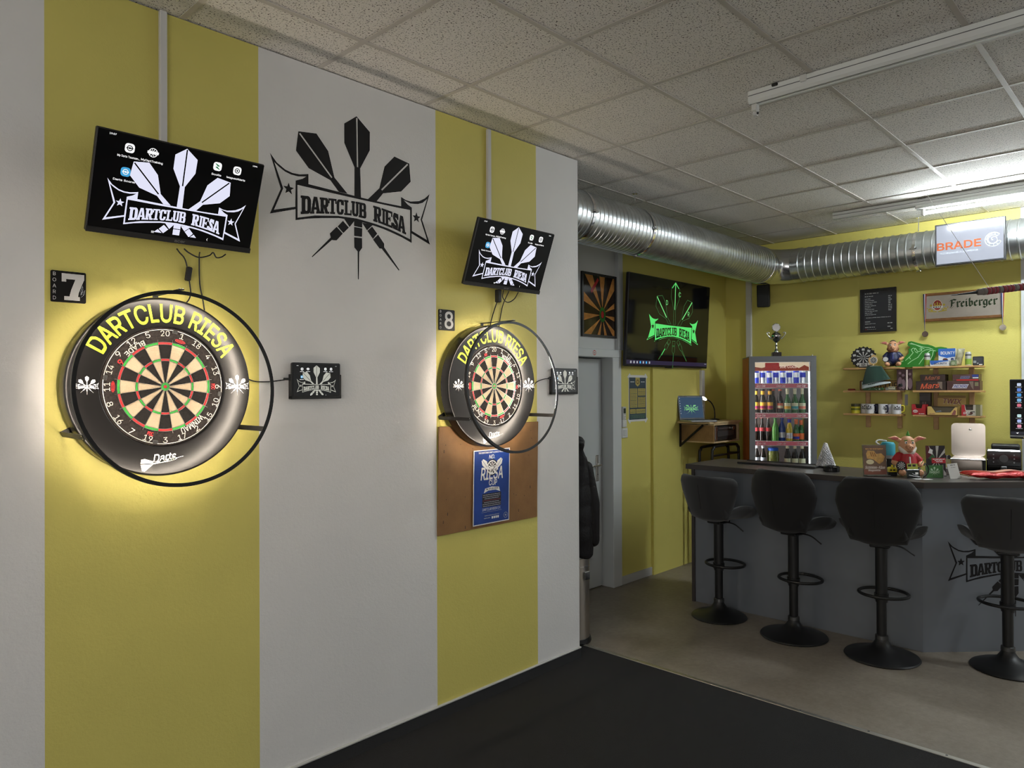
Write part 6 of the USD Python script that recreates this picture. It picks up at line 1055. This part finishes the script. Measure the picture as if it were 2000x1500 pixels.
# ------------------------------------------------------------------ things on the bar
def ob(x, y, az=215.0, z=ZT, **k): return F(az, (x, y, z), **k)
t = thing('serving_tray', 'long black bar mat lying on the left half of the bar', 'bar mat', FZ((5.72, 2.49, ZT), 93)); part(t, 'mat', box(-0.31, 0.31, -0.10, 0.10, 0, 0.010, 0.004), M('rubber_black', (0.012, 0.012, 0.013), 0.4)); part(t, 'raised_edge', [box(-0.31, 0.31, s_*0.10-0.006, s_*0.10+0.006, 0.0, 0.016, 0.003) for s_ in (-1, 1)], M('rubber_black', (0, 0, 0)))
t = thing('ashtray', 'round black metal dish beside the silver ornament tree', 'dish', FZ((5.545, 2.015, ZT))); part(t, 'dish', lathe([(0, 0), (0.056, 0), (0.058, 0.004), (0.058, 0.036), (0.052, 0.040), (0.048, 0.034), (0.046, 0.012), (0, 0.012)], 40), gloss_black, 35)
t = thing('ornament_tree', 'small silver glitter cone tree standing on the bar before the fridge', 'ornament', FZ((5.80, 2.152, ZT))); part(t, 'foot', lathe([(0, 0), (0.03, 0), (0.03, 0.012), (0, 0.012)], 20), matt_black)
rnd = random.Random(11); sc = []
for k in range(230):
    z_ = 0.012 + 0.175*(k/230); r_ = 0.062*(1-k/245)+0.004; a_ = k*2.39996; q_ = ball(0, 0, 0, 0.010*(1-0.4*k/230), 0.005, 0.009, 1); q_ = rot(rot(q_, rnd.uniform(-40, 40), (1, 0, 0)), math.degrees(a_)); sc.append(mv(q_, r_*math.cos(a_), r_*math.sin(a_), z_))
part(t, 'cone', lathe([(0, 0.012), (0.06, 0.012), (0.004, 0.19), (0, 0.19)], 24), M('foil_silver', (0.62, 0.62, 0.64), 0.35, 0.8)); part(t, 'glitter_scales', sc, M('glitter_silver', (0.7, 0.7, 0.72), 0.3, 0.8), kind='stuff')
t = thing('snack_brochure', 'brown snack advertisement card in a clear upright stand on the bar', 'table sign', ob(5.47, 1.685, 222, tilt=-6)); a = 0.079
part(t, 'card', box(-a, a, 0.010, 0.215, 0.0, 0.003), M('card_taupe', C(120, 96, 80), 0.35, var=(10, 0.2))); part(t, 'stand', [box(-a-0.004, a+0.004, 0, 0.220, -0.004, -0.001), box(-a-0.004, a+0.004, 0.0, 0.006, -0.004, 0.05), box(a, a+0.003, 0, 0.22, -0.004, 0.004)], M('clear_acrylic', (0.55, 0.55, 0.52), 0.1, trans=0.85))
part(t, 'heading', text('NEU IM SORTIMENT', 0.011, 0.003, 0.0005, True, (0.0, 0.190), width=0.125), M('snack_tan', C(214, 160, 98), 0.5))
TO = M('toast_gold', C(206, 160, 92), 0.5, var=(60, 0.2)); part(t, 'toast_picture', prism(Polygon([(-0.055, 0.155), (-0.045, 0.175), (-0.005, 0.172), (0.01, 0.15), (0.045, 0.155), (0.066, 0.135), (0.055, 0.105), (0.03, 0.088), (-0.01, 0.12), (-0.05, 0.125)]).buffer(0.004), 0.003, 0.0036), TO); part(t, 'toast_lines', prism(unary_union([LineString([(-0.03+k*0.014, 0.166-k*0.002), (-0.02+k*0.014, 0.138)]).buffer(0.003) for k in range(3)]), 0.0036, 0.004), M('toast_brown', C(150, 100, 50), 0.5))
part(t, 'oval_badge', prism(affinity.scale(disc(-0.034, 0.098, 0.027), 1.0, 0.62), 0.003, 0.0036), M('badge_cream', C(216, 204, 164), 0.5)); part(t, 'red_base', box(-a, a, 0.010, 0.042, 0.003, 0.0034), M('card_russet', C(134, 82, 66), 0.4))
part(t, 'script_lettering', text('Schinken-Käse', 0.019, 0.0034, 0.0005, True, (0.0, 0.060), width=0.138, shear=0.2), M('snack_white', C(222, 210, 200), 0.5)); part(t, 'script_lettering', text('Baguette', 0.013, 0.0034, 0.0005, True, (-0.006, 0.040), width=0.085, shear=0.2), M('snack_white', (0, 0, 0)))
t = thing('drinking_bottle', 'turquoise and black drinking bottle with a white loop behind the brochure', 'bottle', FZ((5.80, 1.700, ZT))); part(t, 'body', lathe([(0, 0), (0.042, 0), (0.044, 0.01), (0.044, 0.10), (0, 0.10)], 28), matt_black, 35); part(t, 'collar', lathe([(0.03, 0.10), (0.046, 0.10), (0.046, 0.125), (0, 0.125), (0, 0.10)], 28), M('bottle_grey', C(160, 165, 165), 0.3), 35); part(t, 'lid', lathe([(0, 0.125), (0.050, 0.125), (0.050, 0.20), (0.040, 0.218), (0, 0.222)], 28), M('turquoise', C(58, 168, 190), 0.4), 35); part(t, 'loop', tube(smoothline([(0.0, 0.045, 0.19), (-0.02, 0.075, 0.215), (0.0, 0.06, 0.232), (0.01, 0.01, 0.226)]), 0.006, 8), white_plastic, True)
t = thing('counter_bell', 'small yellow and black bell box beside the pig in red', 'bell', ob(5.575, 1.612, 222)); part(t, 'base', box(-0.030, 0.030, 0, 0.026, -0.025, 0.025, 0.003), matt_black); part(t, 'cover', prism(Polygon([(-0.030, 0.026), (0.030, 0.026), (0.026, 0.048), (0.010, 0.060), (-0.012, 0.058), (-0.026, 0.046)]), -0.024, 0.024), M('bell_yellow', C(222, 204, 50), 0.4)); part(t, 'print', lines(-0.02, 0.02, 0.040, 0.010, 0.024, 3, n=2), print_black); part(t, 'knob', cyl(0.008, (0.006, 0.058, 0), (0.006, 0.075, 0), 12), M('bell_yellow', (0, 0, 0)))
pig(face_dir((5.62, 1.525, ZT+0.004), 214), 'seated pig figurine in a red shirt with a white beard on the bar', 0.292, M('shirt_red', C(170, 26, 36), 0.45), print_black, 'tuft', M('beard_white', C(226, 218, 208), 0.8), M('hair_green', C(70, 140, 50), 0.6), paper_white)
t = thing('dart_blister', 'blister pack of dart tips with a lime header leaning against the red pig', 'packet', ob(5.50, 1.452, 222, tilt=-8)); part(t, 'header', box(-0.036, 0.036, 0.060, 0.100, 0, 0.002), M('header_lime', C(168, 174, 72), 0.5)); part(t, 'header_print', lines(-0.03, 0.03, 0.087, 0.014, 0.002, 9, n=2), print_black); part(t, 'window', box(-0.044, 0.044, 0, 0.060, 0, 0.006, 0.002), M('blister_dark', C(30, 36, 34), 0.15)); part(t, 'silver_tips', [rot(box(-0.035, 0.035, 0.012, 0.018, 0.006, 0.008), -12), rot(box(-0.02, 0.04, 0.024, 0.028, 0.006, 0.008), -25)], CS); part(t, 'label', box(0.014, 0.034, 0.026, 0.040, 0.006, 0.0065), paper_white)
t = thing('rubber_band', 'black looped cable beside the blister pack', 'cable', ob(5.55, 1.402, 222)); part(t, 'loop', tube(smoothline([(0.0, 0.006, 0.0), (0.028, 0.03, 0), (0.034, 0.07, 0), (0.015, 0.10, 0), (0.0, 0.09, 0.01)]), 0.004, 8), matt_black, True)
for k, (x_, y_, lb) in enumerate([(5.475, 1.415, 'small white slip of paper nearest the blister pack'), (5.49, 1.365, 'small white slip of paper under the green card'), ]): solo('paper_slip', lb, 'paper slip', box(-0.03, 0.03, -0.02, 0.02, 0, 0.0015), paper_white, FZ((x_, y_, ZT), -40))
t = thing('event_poster_stand', 'tilted dartboard picture card with a red panel standing on the bar', 'table sign', ob(5.72, 1.362, 222, tilt=-5)); a = 0.066
part(t, 'card', box(-a, a, 0, 0.215, 0, 0.003), M('card_black', C(40, 32, 34), 0.35)); part(t, 'white_wedges', prism(unary_union([Polygon([(0.005, 0.11), (0.26*math.sin(rad(q_-6)), 0.11+0.26*math.cos(rad(q_-6))), (0.26*math.sin(rad(q_+6)), 0.11+0.26*math.cos(rad(q_+6)))]) for q_ in (-66, -30, 6, 42, 78, 150, 186, 220)]).intersection(sbox(-a, 0.005, a, 0.213)), 0.003, 0.0034), M('wedge_grey', C(176, 172, 166), 0.4)); part(t, 'maroon_corner', prism(Polygon([(-a, 0.12), (-0.03, 0.14), (-0.045, 0.213), (-a, 0.213)]), 0.0034, 0.0037), M('card_maroon', C(84, 20, 28), 0.4)); part(t, 'green_flight', prism(Polygon([(-0.05, 0.13), (-0.02, 0.155), (0.0, 0.125), (-0.025, 0.10)]), 0.0037, 0.004), M('flight_green', C(46, 92, 52), 0.4)); part(t, 'white_flight', prism(Polygon([(-0.052, 0.165), (-0.038, 0.195), (-0.018, 0.185), (-0.024, 0.155)]), 0.0037, 0.004), paper_white)
p = part(t, 'red_panel', box(-0.03, a, 0.092, 0.128, 0.0037, 0.0045), M('panel_red', C(180, 36, 46), 0.4)); part(p, 'print', [lines(-0.022, 0.06, 0.120, 0.006, 0.0045, 3), lines(-0.01, 0.05, 0.111, 0.005, 0.0045, 4), lines(0.0, 0.045, 0.102, 0.005, 0.0045, 5)], paper_white)
t = thing('club_card', 'green card with a white dart emblem in front of the dartboard picture', 'card', ob(5.625, 1.355, 222, tilt=-4)); part(t, 'card', box(-0.052, 0.060, 0, 0.086, 0, 0.004), M('card_green', C(66, 116, 62), 0.35)); part(t, 'club_emblem', prism(emblem(0.075, (0.004, 0.040), ink=EM_SIMPLE), 0.004, 0.0045), M('emblem_pale', C(180, 206, 176), 0.5)); part(t, 'sleeve', [box(-0.056, -0.052, 0, 0.09, -0.001, 0.006), box(0.060, 0.064, 0, 0.09, -0.001, 0.006)], M('clear_acrylic', (0, 0, 0)))
t = thing('counter_clutter', 'small stand of silver and red dart flights right of the green card', 'dart stand', ob(5.87, 1.345, 222)); part(t, 'block', box(-0.03, 0.03, 0, 0.05, -0.025, 0.025, 0.004), M('stand_grey', C(110, 104, 98), 0.4)); rnd = random.Random(4)
for k in range(6):
    x_ = -0.026+k*0.0105; p = part(t, 'dart', cyl(0.0028, (x_, 0.05, 0), (x_, 0.11, 0.004*(k % 3)), 8), steel); part(p, 'flight', prism(Polygon([(x_-0.009, 0.112), (x_+0.009, 0.112), (x_+0.012, 0.132), (x_, 0.142), (x_-0.012, 0.132)]), 0.004*(k % 3)-0.001, 0.004*(k % 3)+0.001), [print_black, M('flight_silver', C(170, 168, 160), 0.3), print_black, M('flight_red', C(110, 30, 34), 0.4), M('flight_silver', (0, 0, 0)), print_black][k])
t = thing('code_stand', 'white leaning card with faint grey print on the bar', 'card', ob(5.66, 1.232, 226, tilt=-14, spin=6)); part(t, 'card', box(-0.037, 0.037, 0, 0.105, 0, 0.002), M('card_white', C(196, 194, 188), 0.5)); part(t, 'faint_print', [lines(-0.015, 0.018, 0.094, 0.008, 0.002, 4), lines(-0.014, 0.02, 0.078, 0.003, 0.002, 5)], M('print_grey', C(130, 128, 124), 0.5)); part(t, 'foot', box(-0.04, 0.04, 0, 0.003, -0.03, 0.0), white_plastic)
t = thing('sweets_bag', 'flat red foil bag of snacks lying on the right end of the bar', 'snack bag', FZ((5.86, 0.98, ZT+0.012), -52)); part(t, 'bag', shell(lambda u, v: ((u-0.5)*0.52, (v-0.5)*0.16, 0.020+0.006*math.sin(14*u)*math.sin(PI*v)+0.003*math.sin(31*u+7*v)), 40, 14, 0.036), M('foil_red', C(178, 34, 34), 0.22, 0.25, bump=(25, 0.01)), 60); part(t, 'end_seal', box(-0.275, -0.25, -0.075, 0.075, 0.012, 0.018), M('foil_tan', C(150, 110, 74), 0.4)); part(t, 'white_print', shell(lambda u, v: (-0.12+u*0.36, -0.035+v*0.07, 0.041+0.006*math.sin(14*(u*0.36-0.12+0.26)/0.52)+0.002), 20, 6, 0.004), M('foil_pink', C(216, 150, 140), 0.3), 60)
# appliances on the rear worktop
t = thing('contact_grill', 'open brushed steel contact grill with a tall raised lid behind the bar', 'contact grill', F(190, (6.60, 1.352, 0.957))); BS = M('grill_steel', (0.62, 0.56, 0.50), 0.26, 1.0, aniso=0.7)
part(t, 'body', box(-0.112, 0.098, 0.02, 0.236, -0.14, 0.12, 0.006), BS); part(t, 'side_cheek', box(0.098, 0.118, 0.02, 0.234, -0.14, 0.115, 0.004), matt_black); part(t, 'top_edge', box(-0.116, 0.12, 0.236, 0.248, -0.15, 0.124, 0.004), chrome)
part(t, 'raised_lid', prism(rrect(-0.116, 0.116, 0.248, 0.512, 0.03), -0.145, -0.12), BS); part(t, 'lid_knob', [ball(0.016, 0.462, -0.115, 0.012, 0.007, 0.007, 2)], chrome, True)
for sx in (-0.09, 0.09): part(t, 'foot', cyl(0.012, (sx, -0.002, 0.08), (sx, 0.022, 0.08), 12), matt_black)
t = thing('coffee_machine', 'glossy black coffee machine with front dials behind the bar', 'coffee machine', F(190, (6.62, 1.118, 0.957)))
part(t, 'body', box(-0.11, 0.11, 0.0, 0.325, -0.20, 0.06, 0.010), gloss_black); part(t, 'hopper', box(-0.08, 0.105, 0.325, 0.357, -0.17, 0.0, 0.008), matt_black); part(t, 'front_panel', box(-0.108, 0.108, 0.20, 0.318, 0.06, 0.075, 0.005), gloss_black); part(t, 'dial', cyl(0.028, (0.0, 0.258, 0.075), (0.0, 0.258, 0.083), 28), M('dial_black', (0.03, 0.03, 0.03), 0.3)); part(t, 'spout', box(-0.02, 0.02, 0.10, 0.20, 0.06, 0.09, 0.005), M('spout_grey', (0.06, 0.06, 0.06), 0.3)); part(t, 'drip_tray', box(-0.10, 0.10, 0.0, 0.03, 0.06, 0.14, 0.004), matt_black)
for k in range(6): part(t, 'button', cyl(0.005, ((-0.065 if k < 3 else 0.065), 0.23+(k % 3)*0.028, 0.075), ((-0.065 if k < 3 else 0.065), 0.23+(k % 3)*0.028, 0.079), 10), M('button_grey', (0.25, 0.25, 0.25), 0.3))
t = thing('mouse_pad', 'white mouse pad near the right end of the bar under a computer mouse', 'mouse pad', FZ((6.26, 0.885, ZT), -45))
part(t, 'pad', box(-0.11, 0.13, -0.10, 0.10, 0.0, 0.006, 0.002), M('pad_white', C(205, 206, 210), 0.6))
t = thing('computer_mouse', 'red and black computer mouse on the white pad', 'computer mouse', FZ((6.25, 0.872, ZT+0.006), -60)); part(t, 'body', ball(0, 0, 0.018, 0.062, 0.034, 0.020, 3), matt_black, True); part(t, 'red_shell', ball(-0.012, 0, 0.022, 0.045, 0.031, 0.020, 3), M('mouse_red', C(120, 24, 40), 0.25), True)
t = thing('desktop_monitor', 'black desktop monitor with a column of app icons at the right picture edge', 'monitor', F(180, (7.05, 0.872, 1.595)))
part(t, 'housing', box(-0.275, 0.275, -0.255, 0.225, -0.03, 0.0, 0.005), black_plastic); part(t, 'display', box(-0.268, 0.268, -0.225, 0.218, 0.0, 0.001), SCR); part(t, 'chin_strip', box(-0.275, 0.275, -0.240, -0.228, 0.0, 0.002), M('chin_grey', (0.2, 0.2, 0.2), 0.35)); part(t, 'status_light', cyl(0.004, (-0.18, -0.246, 0), (-0.18, -0.246, 0.003), 10), GLOW('led_yellow', C(225, 205, 60), 1.0)); part(t, 'wall_arm', [box(-0.05, 0.05, -0.05, 0.05, -0.05, -0.03), box(-0.02, 0.02, -0.02, 0.02, -0.279, -0.05)], black_plastic)
cols = [C(200, 215, 240), C(90, 130, 215), C(60, 150, 220), C(120, 180, 225), C(215, 110, 130), None, C(190, 225, 225), C(170, 190, 240), C(225, 150, 175)]
for k, c in enumerate(cols):
    if c: p = part(t, 'app_icon', prism(rrect(-0.225, -0.197, 0.17-k*0.042, 0.195-k*0.042, 0.006), 0.001, 0.0014), GLOW('desk_icon_%d' % k, c, 0.9)); part(p, 'caption', lines(-0.235, -0.187, 0.163-k*0.042, 0.004, 0.001, k), GLOW('screen_grey', (0, 0, 0)))
part(t, 'taskbar', box(-0.268, 0.268, -0.222, -0.198, 0.001, 0.0012), GLOW('taskbar_navy', C(26, 30, 44), 0.8)); part(t, 'taskbar_mark', prism(Polygon([(-0.235, -0.208), (-0.215, -0.204), (-0.222, -0.216)]), 0.0012, 0.0015), SWH)

# ------------------------------------------------------------------ hanging things
t = thing('display_panel', 'bright hanging display with orange bakery lettering in front of the air duct', 'display', F(180, (6.80, 1.372, 2.937)))
a, b = 0.247, 0.172
part(t, 'frame', box(-a, a, -b, b, -0.03, -0.001, 0.003), black_plastic); part(t, 'screen', box(-a+0.012, a-0.014, -b+0.014, b-0.012, -0.001, 0.001), M('panel_screen', (0.05, 0.05, 0.06), 0.12, emit=0.52, ecol=C(214, 222, 236), coat=0.2))
BRO = M('bakery_orange', C(120, 56, 28), 0.7, spec=0.1, emit=0.16, ecol=C(196, 96, 50))
part(t, 'bakery_lettering', text('BRADE', 0.058, 0.001, 0.0006, True, (-0.075, -0.014), width=0.315), BRO); part(t, 'small_lettering', text('Bäckerei & Konditorei', 0.0145, 0.001, 0.0005, False, (-0.075, -0.070), width=0.265), M('bakery_grey', C(150, 156, 164), 0.4, emit=0.3, ecol=C(150, 156, 164)))
sp = [(0.165+(0.052*math.exp(-0.0)*(1-q_/22))*math.cos(q_*0.5+0.9), -0.002+0.052*(1-q_/22)*math.sin(q_*0.5+0.9)) for q_ in np.linspace(0, 21, 90)]
sg = unary_union([LineString(sp).buffer(0.0014), LineString([(0.165+0.056*math.cos(q_), -0.002+0.056*math.sin(q_)) for q_ in np.linspace(0.7, 5.9, 40)]).buffer(0.0014), LineString([(0.165+0.034*math.cos(q_), -0.002+0.034*math.sin(q_)) for q_ in np.linspace(0.7, 5.9, 40)]).buffer(0.0014)] + [LineString([(0.165+0.034*math.cos(q_), -0.002+0.034*math.sin(q_)), (0.165+0.056*math.cos(q_), -0.002+0.056*math.sin(q_))]).buffer(0.0012) for q_ in np.linspace(0.7, 5.9, 10)])
part(t, 'pretzel_spiral', prism(sg, 0.001, 0.0014), M('bakery_sage', C(160, 170, 150), 0.4, emit=0.3, ecol=C(160, 170, 150)))
part(t, 'duct_bracket', box(-0.05, 0.05, -0.03, 0.05, -0.119, -0.03), black_plastic)
# giant dart on a thin line from the ceiling
t = thing('giant_dart', 'giant promotional dart with a red and grey grip hanging over the bar', 'dart')
P0 = np.array([5.024, 1.113, 2.320]); DV = np.array([0.308, -0.323, 0.051]); DV /= np.linalg.norm(DV)
part(t, 'point', cyl(0.0015, P0, P0+DV*0.17, 12, 0.009), print_black, True)
def along(prof, s0): 
    m = lathe(prof, 28); m.apply_transform(trimesh.geometry.align_vectors([0, 0, 1], DV)); m.apply_translation(P0+DV*s0); return m
part(t, 'nose', along([(0, 0), (0.012, 0), (0.019, 0.008), (0.020, 0.035), (0, 0.035)], 0.16), M('grip_grey', C(120, 112, 108), 0.5), 35)
for k in range(16):
    s_ = 0.195+k*0.024
    part(t, 'grip_ring', along([(0, 0), (0.0195, 0), (0.0225, 0.004), (0.0225, 0.015), (0.0195, 0.019), (0, 0.019)], s_), M('grip_red', C(140, 44, 56), 0.5) if k % 4 else M('grip_grey', (0, 0, 0)), 35); part(t, 'grip_groove', along([(0, 0), (0.0185, 0), (0.0185, 0.006), (0, 0.006)], s_+0.0185), M('grip_grey', (0, 0, 0)), 35)
part(t, 'shaft', along([(0, 0), (0.013, 0), (0.011, 0.25), (0, 0.25)], 0.575), print_black, 35)
for ax in (np.array([0, 0, 1.0]), np.cross(DV, [0, 0, 1.0])):
    fl_ = prism(Polygon([(0.0, 0.011), (0.05, 0.07), (0.20, 0.075), (0.24, 0.03), (0.24, -0.03), (0.20, -0.075), (0.05, -0.07), (0.0, -0.011)]), -0.001, 0.001); m = np.eye(4); ax = ax/np.linalg.norm(ax); m[:3, 0], m[:3, 1], m[:3, 2], m[:3, 3] = DV, ax, np.cross(DV, ax), P0+DV*0.80
    part(t, 'flight', fl_.apply_transform(m), REDP)
LINE = M('nylon_line', (0.75, 0.75, 0.72), 0.3)
part(t, 'hanging_line', tube([P0+DV*0.235+[0, 0, 0.02], (6.20, 1.54, CEIL-0.003)], 0.0018, 5), LINE); part(t, 'hanging_line', tube([P0+DV*0.62+[0, 0, 0.012], (6.20, 0.9, CEIL-0.003)], 0.0018, 5), LINE)
